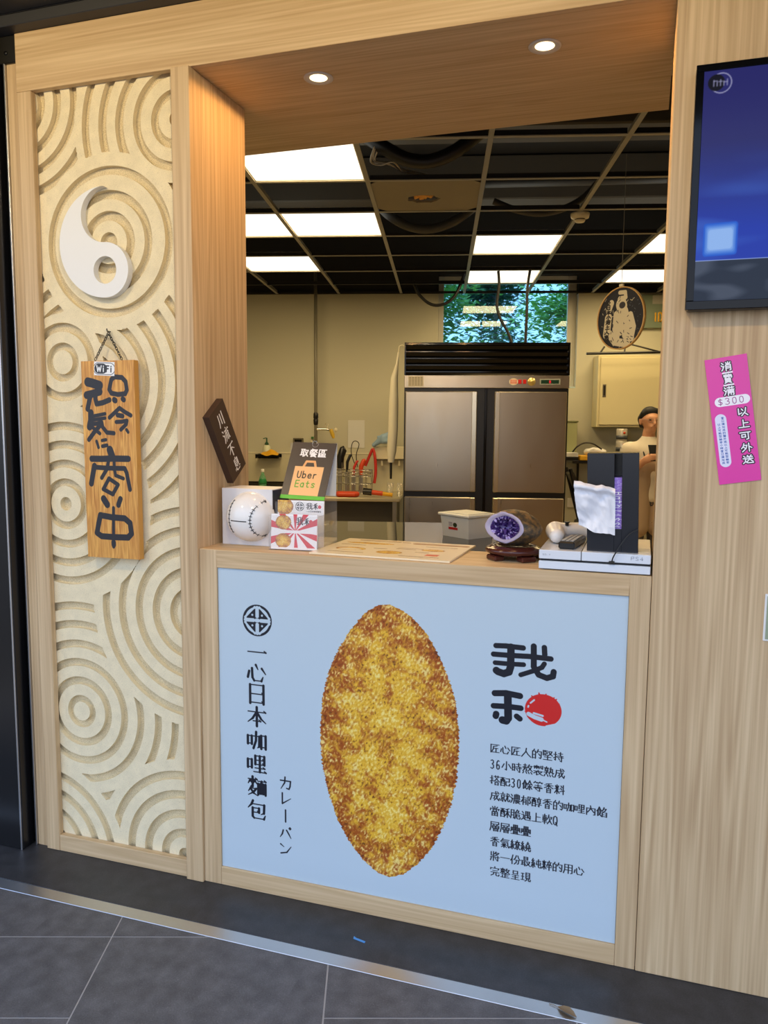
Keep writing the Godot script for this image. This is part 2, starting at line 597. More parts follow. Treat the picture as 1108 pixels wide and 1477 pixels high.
# carved panel of overlapping ring patterns: each circle is [x, y, radius of its field, grooves as inner and outer radius ...]; earlier ones lie on top
const RINGS := [
	[-1.5745, 1.992, 0.263, 0.0, 0.030, 0.064, 0.093, 0.127, 0.154, 0.198, 0.2245],
	[-1.7611, 1.635, 0.151, 0.0376, 0.061, 0.0948, 0.123],
	[-1.7681, 1.183, 0.318, 0.0, 0.022, 0.0577, 0.0822, 0.1175, 0.1429, 0.1787, 0.2045, 0.2383, 0.2642],
	[-1.8950, -0.002, 0.314, 0.070, 0.094, 0.1307, 0.1548, 0.1908, 0.2181, 0.2516, 0.2785],
	[-1.3510, 0.060, 0.316, 0.0, 0.0231, 0.059, 0.0874, 0.1233, 0.1516, 0.1876, 0.2158, 0.2518, 0.280],
	[-1.3037, 0.857, 0.367, 0.0572, 0.0842, 0.1205, 0.1476, 0.1838, 0.2109, 0.2466, 0.2738, 0.3076, 0.3348],
	[-1.3324, 2.327, 0.354, 0.0, 0.021, 0.0571, 0.0834, 0.1196, 0.1458, 0.1795, 0.2083, 0.2395, 0.2683, 0.302, 0.328],
	[-1.7348, 0.493, 0.400, 0.0321, 0.0549, 0.0917, 0.1181, 0.1543, 0.1802, 0.2164, 0.2424, 0.2818, 0.3076, 0.3439, 0.3698],
	[-1.8965, 2.424, 0.302, 0.0755, 0.1038, 0.1349, 0.1633, 0.1966, 0.222, 0.2539, 0.2823],
	[-1.6546, 1.571, 9.0, 0.065, 0.092, 0.125, 0.152, 0.186, 0.213, 0.2425, 0.2695, 0.302, 0.329, 0.358, 0.385, 0.4175, 0.4445, 0.476, 0.503],
]

func carved(p: Vector2) -> float:
	var limit := 1e9
	for c in RINGS:
		var r := p.distance_to(Vector2(c[0], c[1]))
		if r < c[2]:
			var best := -1e9
			for i in range(3, c.size(), 2):
				var lo: float = c[i] if c[i] > 0.0 else -1.0
				best = maxf(best, minf(r - lo, c[i + 1] - r))
			return minf(best, limit)
		limit = minf(limit, r - c[2])
	return -1.0

func build_relief() -> void:
	var x0 := -1.8440
	var x1 := -1.3278
	var y0 := 0.040
	var y1 := 2.4645
	var nx := 190
	var ny := 900
	var face := -0.022
	var floor_z := face - 0.016
	var w := nx + 1
	var value := PackedFloat32Array()
	value.resize(w * (ny + 1))
	for j in ny + 1:
		for i in w:
			value[j * w + i] = carved(Vector2(lerpf(x0, x1, float(i) / nx), lerpf(y0, y1, float(j) / ny)))
	var verts := PackedVector3Array()
	var normals := PackedVector3Array()
	var low := PackedVector3Array()
	var lap := [Vector2i(0, 0), Vector2i(1, 0), Vector2i(1, 1), Vector2i(0, 1)]
	for j in ny:
		for i in nx:
			var e := [value[j * w + i], value[j * w + i + 1], value[(j + 1) * w + i + 1], value[(j + 1) * w + i]]
			var p := []
			for c in lap:
				p.append(Vector2(lerpf(x0, x1, float(i + c.x) / nx), lerpf(y0, y1, float(j + c.y) / ny)))
			for sunk in [false, true]:                # the part of the cell that stays proud, then the part that is cut away
				var poly := []
				var cuts := []
				for k in 4:
					var l := (k + 1) % 4
					if (e[k] > 0.0) == sunk:
						poly.append(p[k])
					if (e[k] > 0.0) != (e[l] > 0.0):
						var q: Vector2 = p[k].lerp(p[l], e[k] / (e[k] - e[l]))
						poly.append(q)
						cuts.append(q)
				var z := floor_z if sunk else face
				for k in range(1, poly.size() - 1):
					for q in [poly[0], poly[k + 1], poly[k]]:
						if sunk:
							low.append(Vector3(q.x, q.y, z))
						else:
							verts.append(Vector3(q.x, q.y, z))
							normals.append(Vector3.BACK)
				if sunk and cuts.size() == 2:         # upright wall of the groove
					var n := Vector3(cuts[1].y - cuts[0].y, cuts[0].x - cuts[1].x, 0).normalized()
					var inside := Vector2.ZERO
					for q in poly:
						inside += q / poly.size()
					var to: Vector2 = inside - cuts[0]
					if n.x * to.x + n.y * to.y < 0.0:
						n = -n
					var a := Vector3(cuts[0].x, cuts[0].y, face)
					var b := Vector3(cuts[1].x, cuts[1].y, face)
					var down := Vector3(0, 0, floor_z - face)
					var quad := [a, b, b + down, a, b + down, a + down]
					if (b - a).cross(down).dot(n) > 0.0:
						quad = [a, b + down, b, a, a + down, b + down]
					for q in quad:
						verts.append(q)
						normals.append(n)
	var arrays := []
	arrays.resize(Mesh.ARRAY_MAX)
	arrays[Mesh.ARRAY_VERTEX] = verts
	arrays[Mesh.ARRAY_NORMAL] = normals
	var mesh := ArrayMesh.new()
	mesh.add_surface_from_arrays(Mesh.PRIMITIVE_TRIANGLES, arrays)
	var t := thing("relief_panel", "tall cream stone panel carved with overlapping concentric rings", "wall panel")
	part_mesh("carving", mesh, M.carved_stone, t)
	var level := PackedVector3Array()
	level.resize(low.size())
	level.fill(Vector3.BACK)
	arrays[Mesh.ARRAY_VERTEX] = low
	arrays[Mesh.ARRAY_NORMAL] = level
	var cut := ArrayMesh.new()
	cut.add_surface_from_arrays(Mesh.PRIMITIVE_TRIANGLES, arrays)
	part_mesh("groove_floor", cut, M.shaded_cut_stone, t, "rough speckled tan bottom of the grooves, darkened to suggest shade")
	box_part("backing_board", Vector3(x0, y0, -0.0465), Vector3(x1, y1, -0.0385), 0.0, M.carved_stone, t)


# ---------------------------------------------------------------- counter below the opening
func build_counter() -> void:
	var t := thing("serving_counter", "pale oak serving counter with a printed bread advertisement on its front", "counter", Vector3(-0.615, 0, -0.12))
	var o := Vector3(-0.615, 0, -0.12)
	box_part("stile", Vector3(-1.2670, 0.0, -0.03) - o, Vector3(-1.2078, LEDGE - 0.0005, 0.0) - o, 0.0012, M.oak_upright, t)
	box_part("stile", Vector3(-0.0170, 0.0, -0.03) - o, Vector3(0.0350, LEDGE - 0.0005, 0.0) - o, 0.0012, M.oak_upright, t)
	box_part("top_rail", Vector3(-1.2074, 1.0124, -0.03) - o, Vector3(-0.0174, LEDGE - 0.0005, 0.0) - o, 0.0012, M.oak_lying, t)
	box_part("bottom_rail", Vector3(-1.2074, 0.0, -0.03) - o, Vector3(-0.0174, 0.0592, 0.0) - o, 0.0012, M.oak_lying, t)
	box_part("ledge", Vector3(-1.2668, LEDGE - 0.03, -0.25) - o, Vector3(0.0355, LEDGE, -0.0005) - o, 0.001, M.oak_lying, t)
	box_part("back_board", Vector3(-1.2668, 0.0, -0.25) - o, Vector3(0.0355, LEDGE - 0.031, -0.225) - o, 0.0, M.oak_lying, t)
	var g := Geo.new()
	var a := Vector3(-1.2070, 1.0120, -0.006) - o
	var b := Vector3(-0.0178, 1.0120, -0.006) - o
	var c := Vector3(-0.0178, 0.0596, -0.006) - o
	var d := Vector3(-1.2070, 0.0596, -0.006) - o
	g.page(a, b, c, d, Vector3.BACK)
	g.box(Vector3(-1.2070, 0.0596, -0.014) - o, Vector3(-0.0178, 1.0120, -0.0062) - o)
	part("advertising_panel", g, printed("counter_print", counter_print(), 0.3), t, "pale blue print with a golden crumbed bread and black Chinese lettering")

func counter_print() -> Image:
	var w := 1600
	var h := 1281
	var ground := rgb8(190, 206, 215)
	var img := blank(w, h, ground)
	var per := w / 1.1892
	var to_px := func(p: Vector3) -> Vector2: return Vector2((p.x + 1.2070) * per, (1.0120 - p.y) * per)
	var ink := rgb8(26, 28, 38)
	# bread in the middle
	var outline := []
	for p in v2s("370 44 430 42 500 74 560 124 620 196 680 300 730 420 765 540 780 680 780 800 768 930 740 1060 700 1170 640 1280 570 1360 500 1408 430 1425 370 1402 300 1340 230 1250 165 1130 115 980 85 830 78 680 88 520 120 380 170 270 230 170 300 88"):
		outline.append(to_px.call(on_z(440 + p.x / 3.516, 860 + p.y / 3.516, -0.006)))
	bread(img, outline, 31, 1.3)
	# upright title at the left with the crest above it
	var k: Vector2 = to_px.call(on_z(371, 895, -0.006))
	crest(img, k, 0.0485 * per, ink, ground)
	var rows := [941.0, 970.6, 1001.4, 1033.9, 1068.0, 1102.0, 1134.6, 1168.7]
	var title := "一心日本咖哩麵包"
	for i in 8:
		var p: Vector2 = to_px.call(on_z(370.5, rows[i], -0.006))
		glyph(img, title[i], Rect2(p - Vector2(43, 43), Vector2(86, 84)), [4.8, 11.0, true], ink)
	rows = [1129.8, 1152.5, 1176.9, 1201.2, 1224.0]
	for i in 5:
		var p: Vector2 = to_px.call(on_z(412, rows[i], -0.006))
		glyph(img, "カレーパン"[i], Rect2(p - Vector2(29, 29), Vector2(58, 58)), [5.5, 6.5, true], ink)
	# brush-written name with the red ball
	var carry := func(p: Vector2) -> Vector2: return to_px.call(on_z(695 + p.x / 8.523, 910 + p.y / 8.523, -0.006))
	var s := 0.0022 / 8.523 * per
	for q in [["175 180 300 185 510 210", 56], ["145 285 330 300 600 315 850 345", 56], ["165 390 330 405 515 415", 50], ["360 200 355 440 335 505 270 525 200 500 180 485", 78], ["640 190 640 440 700 540 800 580 875 560 885 505", 62], ["770 205 775 290", 56], ["770 405 740 450 640 490 480 540", 50],
			["160 765 300 765 470 800", 66], ["145 920 330 930 480 950", 60], ["320 780 325 1070 300 1105 255 1095", 82], ["178 1020 172 1045", 68], ["430 1050 468 1080", 60]]:
		brush(img, v2s(q[0]), q[1] * s, ink, carry)
	var red := rgb8(206, 40, 36)
	var ball := PackedVector2Array()
	var rc: Vector2 = carry.call(Vector2(755, 975))
	disc(img, rc, Vector2(205, 186) * s * 0.92, red)
	for a in 26:
		var dir := Vector2.from_angle(a * 0.2417 + 0.3 * sin(a * 7.0))
		pen(img, rc + dir * 150.0 * s, rc + dir * (176.0 + 14.0 * sin(a * 5.3)) * s, 34.0 * s, 10.0 * s, red)
	for q in [["575 1020 650 1060 735 1090", 46], ["640 1010 750 1045", 22], ["600 885 645 850", 18], ["575 920 570 935", 18], ["620 1150 560 1090", 40], ["900 1160 800 1180", 34], ["760 1100 800 1120", 14]]:
		brush(img, v2s(q[0]), q[1] * s, ground, carry)
	# body text
	var lines := ["匠心匠人的堅持", "36小時熬製熟成", "搭配30餘等香料", "成就濃郁醇香的咖哩內餡", "當酥脆遇上軟Q", "層層疊疊", "香氣繚繞", "將一份最純粹的用心", "完整呈現"]
	var tops := [1078.5, 1101.5, 1124.3, 1146.7, 1168.6, 1190.5, 1212.3, 1233.6, 1255.4]
	for i in lines.size():
		var p: Vector2 = to_px.call(on_z(706.5, tops[i], -0.006))
		row(img, lines[i], p - Vector2(0, 18), 38.6, Vector2(36, 36), [2.6, 4.2, false], ink)
	return img

# ---------------------------------------------------------------- lettering: each character is a few pen strokes on a 100 x 100 field; @x places another character in a box
const STROKES := {
	"一": "3 50 97 50", "口": "10 12 10 92/10 12 90 12 90 92/10 86 90 86", "日": "15 5 15 98/15 5 85 5 85 98/15 50 85 50/15 93 85 93",
	"田": "5 5 5 98/5 5 95 5 95 98/50 5 50 93/5 48 95 48/5 93 95 93", "人": "50 5 44 42 4 95/47 36 66 66 97 93", "心": "10 45 3 75/25 30 27 75 36 90 74 90 82 70/45 12 56 34/76 28 96 55",
	"本": "4 27 96 27/50 3 50 98/47 30 28 60 3 80/53 30 72 60 97 80/30 73 70 73", "加": "3 28 48 28 46 82 34 90/24 5 22 52 3 94/62 22 62 92/62 22 95 22 95 92/62 84 95 84",
	"咖": "@口 0 24 26 76/@加 30 4 100 98", "里": "15 6 15 52/15 6 85 6 85 52/15 29 85 29/15 52 85 52/50 6 50 92/12 72 88 72/2 93 98 93", "哩": "@口 0 24 26 76/@里 32 4 100 98",
	"麥": "8 15 92 15/50 2 50 52/28 18 8 38/28 22 44 36/72 18 55 38/72 22 92 38/40 52 10 78/36 62 84 62 56 82 8 98/32 66 60 86 98 98",
	"面": "3 8 97 8/48 8 42 25/8 25 8 97/8 25 92 25 92 97/36 25 36 90/64 25 64 90/36 47 64 47/36 68 64 68/8 92 92 92", "麵": "@麥 0 0 56 100/@面 54 16 100 92",
	"包": "30 3 22 22 4 42/25 20 90 20 88 62 72 70/28 40 62 40 62 62/28 40 28 84 36 92 88 92 95 74/28 62 62 62",
	"カ": "10 32 88 32 84 70 76 90 58 86/46 5 43 46 14 93", "レ": "25 8 25 86 90 42", "ー": "50 6 50 94", "パ": "32 32 25 60 8 86/58 30 75 56 92 86/78 14 84 8 90 14 84 20 78 14", "ン": "12 20 38 38/14 88 60 76 93 30",
	"匠": "8 10 94 10/10 10 10 92/10 90 96 90/74 20 36 30/36 30 34 56 22 80/36 48 82 48/62 48 62 84", "的": "@日 0 18 42 98/24 2 16 18/62 3 50 36/58 22 94 22 92 80 86 92 72 86/68 46 80 62",
	"臣": "5 5 5 96/5 5 92 5/45 5 45 30/5 30 85 30 85 65 5 65/45 65 45 96/5 96 96 96", "又": "8 12 85 12 60 60 4 96/18 30 55 70 98 97", "土": "12 35 88 35/50 4 50 90/2 92 98 92",
	"堅": "@臣 4 0 50 52/@又 54 2 98 52/@土 5 52 95 100", "扌": "4 28 96 28/56 3 56 88 32 82/3 66 96 50", "寸": "2 25 98 25/68 2 68 95 46 88/22 45 38 65", "持": "@扌 0 2 36 98/@土 40 2 98 45/@寸 38 42 100 100",
	"小": "50 4 50 92 36 86/25 30 5 70/72 30 97 68", "時": "@日 0 14 30 86/@土 36 2 98 45/@寸 34 42 100 100",
	"方": "5 22 95 22/50 3 50 22/40 22 32 60 8 95/42 48 82 48 78 88 64 94", "攵": "35 2 8 42/28 22 95 22/80 22 60 62 5 97/22 40 55 70 98 97", "灬": "10 10 2 90/35 15 42 85/60 15 68 85/85 10 98 88",
	"熬": "@土 2 0 48 32/@方 0 30 50 76/@攵 50 2 100 74/@灬 2 80 98 100", "制": "8 12 60 12/2 27 66 27/35 0 35 60/12 40 12 58/12 40 60 40 60 56/78 6 78 42/96 0 96 58 84 52", "衣": "4 18 96 18/50 2 50 18/45 20 5 65/35 40 35 95 55 82/55 35 70 70 98 95/85 35 65 55", "製": "@制 2 0 98 52/@衣 2 50 98 100",
	"享": "50 0 50 12/5 14 95 14/25 24 25 44/25 24 75 24 75 44/25 44 75 44/18 56 82 56 52 70/52 70 52 96 36 92/2 76 98 76", "丸": "5 25 70 25 70 80 78 92 98 80/35 3 32 50 5 95/18 52 45 72", "熟": "@享 0 0 52 76/@丸 52 2 100 74/@灬 2 80 98 100",
	"成": "18 22 96 22/18 22 16 60 4 96/20 48 48 48 46 76 34 78/58 3 64 50 78 82 92 95 98 72/84 38 70 70 45 96/75 4 88 14",
	"艹": "2 35 98 35/30 5 30 65/70 5 70 65", "合": "50 2 30 30 2 48/50 2 70 30 98 48/32 48 68 48/@口 18 58 82 100", "搭": "@扌 0 2 34 98/@艹 38 0 100 28/@合 38 26 100 100",
	"酉": "3 8 97 8/12 28 12 98/12 28 88 28 88 98/38 8 36 42 20 58/62 8 62 50 82 52/12 68 88 68/12 94 88 94", "己": "8 12 85 12 85 48/10 48 85 48/10 48 10 80 18 92 85 92 96 72", "配": "@酉 0 2 50 98/@己 54 4 100 96",
	"飠": "50 2 30 28 2 45/52 4 75 25 97 38/40 25 60 30/22 40 22 92 60 78/22 40 78 40 78 66/22 53 78 53/22 66 78 66/55 70 95 95", "余": "50 2 30 28 2 45/50 2 70 28 98 45/28 42 72 42/8 60 92 60/50 42 50 96 36 90/28 70 10 88/70 70 92 88", "餘": "@飠 0 0 46 100/@余 46 0 100 100",
	"竹": "22 2 5 45/16 24 48 24/32 26 40 46/70 2 54 45/65 24 98 24/82 26 90 46", "等": "@竹 2 0 98 34/@土 8 30 92 62/@寸 4 56 96 100", "禾": "80 3 20 16/3 36 97 36/50 10 50 98/47 38 28 65 3 82/53 38 72 65 97 82", "香": "@禾 4 0 96 62/@日 24 56 76 100",
	"米": "50 2 50 98/3 45 97 45/20 12 34 34/80 12 66 34/46 48 28 72 4 90/54 48 72 72 96 90", "斗": "25 8 45 24/18 34 40 50/3 72 97 58/72 2 72 98", "料": "@米 0 2 50 98/@斗 52 2 100 98",
	"京": "50 0 50 14/3 16 97 16/25 30 25 54/25 30 75 30 75 54/25 54 75 54/50 54 50 96 34 90/26 66 8 88/74 66 94 88", "尤": "3 32 97 32/42 3 38 55 5 95/55 32 55 82 64 92 90 90 96 72/70 8 86 20", "就": "@京 0 0 52 100/@尤 50 4 100 98",
	"氵": "25 5 75 22/5 34 55 50/10 95 45 80 90 45", "曲": "5 20 5 96/5 20 95 20 95 96/35 2 35 92/65 2 65 92/5 55 95 55/5 92 95 92", "辰": "8 8 95 8/8 8 8 60 2 97/25 28 85 28/18 46 98 46/36 46 36 92 58 80/50 48 68 78 97 96/88 54 66 70", "農": "@曲 12 0 88 44/@辰 2 46 98 100", "濃": "@氵 0 2 24 98/@農 28 0 100 100",
	"有": "3 22 97 22/42 2 35 35 3 68/35 40 35 98/35 40 88 40 88 92 74 92/35 58 88 58/35 74 88 74", "阝": "15 5 15 98/15 5 85 5 55 38 90 62 70 78 50 72", "郁": "@有 0 2 58 98/@阝 64 4 100 98", "醇": "@酉 0 2 44 98/@享 46 0 100 100",
	"內": "10 30 10 98/10 30 90 30 90 92 76 95/45 4 50 30 20 72/50 32 80 70", "臽": "40 2 28 22 5 42/35 16 80 16 58 38 28 50/10 58 10 98/10 58 40 52/60 56 90 56 90 98/10 76 38 76/62 76 90 76/10 95 90 95", "餡": "@飠 0 0 46 100/@臽 48 0 100 100",
	"當": "50 0 50 22/24 4 34 18/78 4 66 18/6 24 4 42/6 26 94 26 88 40/32 36 32 52/32 36 68 36 68 52/32 52 68 52/22 60 22 100/22 60 78 60 78 100/50 60 50 96/22 78 78 78/22 97 78 97", "酥": "@酉 0 2 48 98/@禾 48 0 100 100",
	"月": "15 4 15 60 3 97/15 4 88 4 88 92 72 95/15 34 88 34/15 62 88 62", "危": "45 0 30 18 8 34/42 10 72 10 58 28/5 34 96 34/18 34 16 70 3 97/38 52 80 52 80 70 66 72/38 52 38 88 48 95 90 95 97 80", "脆": "@月 0 2 38 98/@危 42 0 100 100",
	"辶": "12 8 24 22/5 38 26 38 24 72/4 94 24 76 45 92 98 94", "禺": "20 2 20 40/20 2 80 2 80 40/20 20 80 20/20 40 80 40/50 2 50 84/8 54 8 98/8 54 92 54 92 94 80 96/26 82 74 80/66 70 78 86", "遇": "@辶 0 0 100 100/@禺 34 2 98 84", "上": "45 4 45 92/45 42 88 42/3 92 97 92",
	"車": "8 14 92 14/50 0 50 100/18 28 18 66/18 28 82 28 82 66/18 47 82 47/18 66 82 66/2 82 98 82", "欠": "32 2 22 28 4 48/26 24 92 24 82 42/52 38 48 65 4 97/54 58 70 80 98 96", "軟": "@車 0 0 48 100/@欠 50 0 100 100",
	"層": "10 5 90 5 90 26/10 26 90 26/10 5 10 60 0 98/36 32 44 42/76 32 68 42/26 46 26 70/26 46 92 46 92 70/59 46 59 70/26 58 92 58/26 70 92 70/38 76 38 100/38 76 82 76 82 100/38 88 82 88/38 99 82 99",
	"疊": "@田 28 0 72 26/@田 4 28 46 54/@田 54 28 96 54/5 60 2 72/5 60 95 60 92 70/30 70 30 95/30 70 70 70 70 95/30 78 70 78/30 87 70 87/2 97 98 97", "氣": "28 2 20 18 4 36/24 14 92 14/24 28 82 28/12 42 76 42 80 82 90 96 98 80/@米 10 50 68 100",
	"糸": "45 2 15 26 48 30/66 18 10 52 75 50/65 40 85 58/45 54 45 98/20 66 5 90/70 66 92 88", "尞": "5 16 95 16/46 2 40 22 5 48/56 20 96 48/26 24 34 34/74 22 64 34/30 44 30 68/30 44 70 44 70 68/30 56 70 56/30 68 70 68/50 68 50 97 38 92/28 78 10 94/72 78 92 94", "繚": "@糸 0 0 38 100/@尞 40 0 100 100",
	"堯": "30 12 70 12/50 0 50 26/18 27 82 27/8 46 44 46/26 34 26 58/2 60 48 60/56 46 92 46/74 34 74 58/52 60 98 60/2 68 98 68/36 68 32 84 6 98/64 68 64 90 72 96 92 96 97 82", "繞": "@糸 0 0 38 100/@堯 40 0 100 100",
	"將": "12 6 12 42 36 42/36 2 36 98/4 60 36 60/16 60 6 96/62 2 48 24/58 12 92 12 72 34 48 46/62 22 70 30/@寸 42 46 100 100", "亻": "70 2 45 40 5 62/48 38 48 98", "分": "38 4 26 30 2 50/62 4 74 30 98 48/22 52 76 52 72 88 56 94/44 52 36 80 8 98", "份": "@亻 0 0 34 100/@分 34 0 100 100",
	"耳": "3 6 97 6/22 6 22 80/76 6 76 98/22 30 76 30/22 52 76 52/2 82 98 72", "取": "@耳 0 2 52 98/@又 52 8 100 96", "最": "@日 24 0 76 32/@取 2 38 98 100", "屯": "8 24 92 18/16 38 16 62 84 62/84 36 84 64/50 4 50 84 60 94 92 94 97 78", "純": "@糸 0 0 40 100/@屯 44 2 100 98",
	"卒": "50 0 50 14/4 16 96 16/32 20 22 42 6 56/30 34 46 52/72 20 62 42 50 56/70 34 92 54/3 68 97 68/50 52 50 100", "粹": "@米 0 2 44 98/@卒 46 0 100 100", "用": "15 5 15 60 3 97/15 5 88 5 88 90 74 95/15 34 88 34/15 62 88 62/51 5 51 96",
	"宀": "50 0 50 30/6 36 4 72/6 40 94 40 86 72", "元": "22 8 78 8/3 38 97 38/38 38 34 70 5 97/62 38 62 82 70 92 92 92 97 72", "完": "@宀 2 0 98 40/@元 6 36 98 100",
	"束": "5 14 95 14/50 0 50 98/20 30 20 58/20 30 80 30 80 58/20 58 80 58/46 60 6 92/54 60 94 88", "正": "8 8 92 8/50 8 50 92/50 48 84 48/22 40 22 92/2 92 98 92", "整": "@束 0 0 52 56/@攵 52 0 100 56/@正 4 58 96 100",
	"王": "10 8 90 8/50 8 50 92/15 48 85 48/2 93 98 93", "呈": "@口 22 2 78 40/@王 6 48 94 100", "見": "18 4 18 66/18 4 82 4 82 66/18 24 82 24/18 44 82 44/18 64 82 64/36 64 30 84 4 98/62 64 62 88 70 95 92 95 97 80", "現": "@王 0 10 36 90/@見 42 2 100 98",
	"食": "50 0 30 22 2 38/50 0 70 22 98 38/40 20 60 26/24 36 24 94 55 82/24 36 78 36 78 62/24 49 78 49/24 62 78 62/50 64 68 82 97 98/84 66 66 78", "餐": "28 0 28 12/28 6 48 6/8 14 48 14/22 14 4 38/18 24 44 24 28 40 8 50/@又 52 4 98 44/@食 6 44 94 100",
	"區": "6 6 96 6/6 6 6 94/6 94 98 94/@口 34 16 74 42/@口 16 52 48 84/@口 58 52 90 84", "肖": "50 0 50 26/20 6 34 22/82 6 66 22/18 32 18 98/18 32 84 32 84 92 70 96/18 52 84 52/18 70 84 70", "消": "@氵 0 2 28 98/@肖 32 0 100 100",
	"弗": "10 14 90 14 90 32/10 32 90 32/12 32 12 52/12 52 94 52 92 80/35 0 34 60 18 98/64 0 64 100", "貝": "20 2 20 76/20 2 80 2 80 76/20 26 80 26/20 50 80 50/20 74 80 74/36 80 12 98/64 80 90 98", "費": "@弗 6 0 94 48/@貝 10 46 90 100",
	"兩": "2 6 98 6/10 26 10 98/10 26 90 26 90 94 78 96/50 6 50 92/32 36 22 66/32 40 44 62/70 36 58 66/70 40 82 62", "滿": "@氵 0 2 26 98/@艹 32 0 98 34/@兩 32 32 98 100",
	"以": "14 10 14 78 42 62/42 16 54 36/82 6 76 50 40 96/66 62 96 94", "可": "2 12 98 12/78 12 78 90 60 96/@口 14 32 56 72", "外": "28 2 20 34 2 58/22 24 54 24 44 62 8 97/22 44 38 60/72 2 72 98/72 38 97 58", "送": "@辶 0 0 100 100/46 2 54 16/82 2 72 16/38 22 92 22/34 44 96 44/64 22 60 56 36 80/64 48 80 66 94 80",
	"川": "20 10 18 60 6 94/50 12 50 82/82 5 82 97", "流": "@氵 0 2 26 98/62 2 68 12/32 20 98 20/62 22 42 42 86 40/76 32 90 46/44 52 40 75 28 96/62 52 62 90/82 52 82 88 96 92", "不": "5 12 95 12/55 12 35 45 5 70/50 38 50 98/62 42 92 64", "息": "50 0 42 10/25 12 25 58/25 12 75 12 75 58/25 28 75 28/25 43 75 43/25 58 75 58/@心 4 62 96 100",
	"我": "46 6 8 18/2 36 96 36/30 12 30 90 16 86/4 68 54 54/60 4 66 50 80 84 92 94 97 74/88 48 70 74 48 92/76 8 88 20",
	"0": "50 5 25 15 18 50 25 85 50 97 75 85 82 50 75 15 50 5", "3": "18 12 50 5 76 14 76 34 48 48 80 60 80 84 50 97 16 88", "4": "66 97 66 5 12 68 90 68", "6": "76 10 50 5 26 22 18 60 26 90 50 97 76 88 80 66 66 50 40 50 20 66",
	"$": "80 22 50 12 22 24 28 44 72 56 78 76 50 90 18 78/50 0 50 100", "Q": "50 5 18 15 8 50 18 85 50 97 82 85 92 50 82 15 50 5/60 72 92 104", "U": "14 5 14 65 26 90 50 97 74 90 86 65 86 5", "b": "15 2 15 97/15 58 38 40 68 44 80 68 68 92 38 97 15 80",
	"e": "15 68 82 66 74 45 50 38 26 45 14 68 26 91 50 97 80 88", "r": "20 40 20 97/20 60 40 42 65 42", "E": "85 5 15 5 15 97 85 97/15 50 75 50", "a": "76 40 76 97/76 55 50 39 24 47 14 68 24 90 50 97 76 80", "t": "40 12 40 82 52 96 75 94/15 40 72 40",
	"s": "78 48 50 39 24 48 30 62 65 72 78 84 60 97 20 92", "W": "4 5 26 97 50 30 74 97 96 5", "i": "50 40 50 97/50 10 50 14", "F": "85 5 15 5 15 97/15 48 72 48", "P": "15 97 15 5 70 5 84 20 84 38 70 52 15 52", "S": "84 18 50 5 18 16 20 38 50 50 80 62 82 86 50 97 14 86",
	"B": "15 97 15 5 66 5 80 16 80 36 64 49 15 49/64 49 86 62 86 84 68 97 15 97", "h": "15 2 15 97/15 60 42 40 70 46 76 62 76 97", "T": "5 5 95 5/50 5 50 97", "u": "18 40 18 78 34 97 56 95 78 78/78 40 78 97", "O": "50 5 18 18 8 50 18 84 50 97 82 84 92 50 82 18 50 5", "N": "14 97 14 5 86 97 86 5", "Y": "8 5 50 50 92 5/50 50 50 97", "I": "50 5 50 97", "D": "15 5 15 97 55 97 85 76 88 50 85 26 55 5 15 5",
}

# a pen segment whose width runs from w0 to w1, blended into the picture
func pen(img: Image, p: Vector2, q: Vector2, w0: float, w1: float, c: Color) -> void:
	var r := maxf(w0, w1) / 2.0 + 1.0
	var x0 := maxi(0, int(floorf(minf(p.x, q.x) - r)))
	var x1 := mini(img.get_width() - 1, int(ceilf(maxf(p.x, q.x) + r)))
	var y0 := maxi(0, int(floorf(minf(p.y, q.y) - r)))
	var y1 := mini(img.get_height() - 1, int(ceilf(maxf(p.y, q.y) + r)))
	var d := q - p
	var l2 := maxf(d.length_squared(), 1e-6)
	for y in range(y0, y1 + 1):
		for x in range(x0, x1 + 1):
			var s := Vector2(x + 0.5, y + 0.5)
			var t := clampf((s - p).dot(d) / l2, 0.0, 1.0)
			var cover := clampf(lerpf(w0, w1, t) / 2.0 - s.distance_to(p + d * t) + 0.5, 0.0, 1.0)
			if cover > 0.0:
				img.set_pixel(x, y, img.get_pixel(x, y).lerp(c, cover * c.a))

# style: [thin, thick, serif]; widths in pixels for level and upright strokes
func glyph(img: Image, ch: String, box: Rect2, style: Array, c: Color, turn := 0.0, about := Vector2.ZERO) -> void:
	if not STROKES.has(ch):
		return
	for piece in STROKES[ch].split("/"):
		if piece.begins_with("@"):
			var w: PackedStringArray = piece.substr(2).strip_edges().split(" ")
			var a := Vector2(w[0].to_float(), w[1].to_float()) / 100.0
			var b := Vector2(w[2].to_float(), w[3].to_float()) / 100.0
			glyph(img, piece[1], Rect2(box.position + a * box.size, (b - a) * box.size), style, c, turn, about)
			continue
		var n: PackedFloat64Array = piece.split_floats(" ")
		var pts := []
		for i in range(0, n.size(), 2):
			var p := box.position + Vector2(n[i], n[i + 1]) / 100.0 * box.size
			pts.append(about + (p - about).rotated(turn) if turn else p)
		for i in pts.size() - 1:
			var d: Vector2 = (pts[i + 1] - pts[i]).rotated(-turn)
			var steep := absf(d.y) / maxf(d.length(), 1e-6)
			var w := lerpf(style[0], style[1], steep)
			var w1 := w
			if style[2] and i == pts.size() - 2 and steep > 0.3 and steep < 0.93:
				w1 = w * 0.45
			pen(img, pts[i], pts[i + 1], w, w1, c)
			if style[2] and steep < 0.12 and i == pts.size() - 2 and d.x > style[1] * 2.0:
				pen(img, pts[i + 1] + Vector2(-style[1] * 0.7, -style[1] * 0.55), pts[i + 1], style[0], style[1] * 0.7, c)

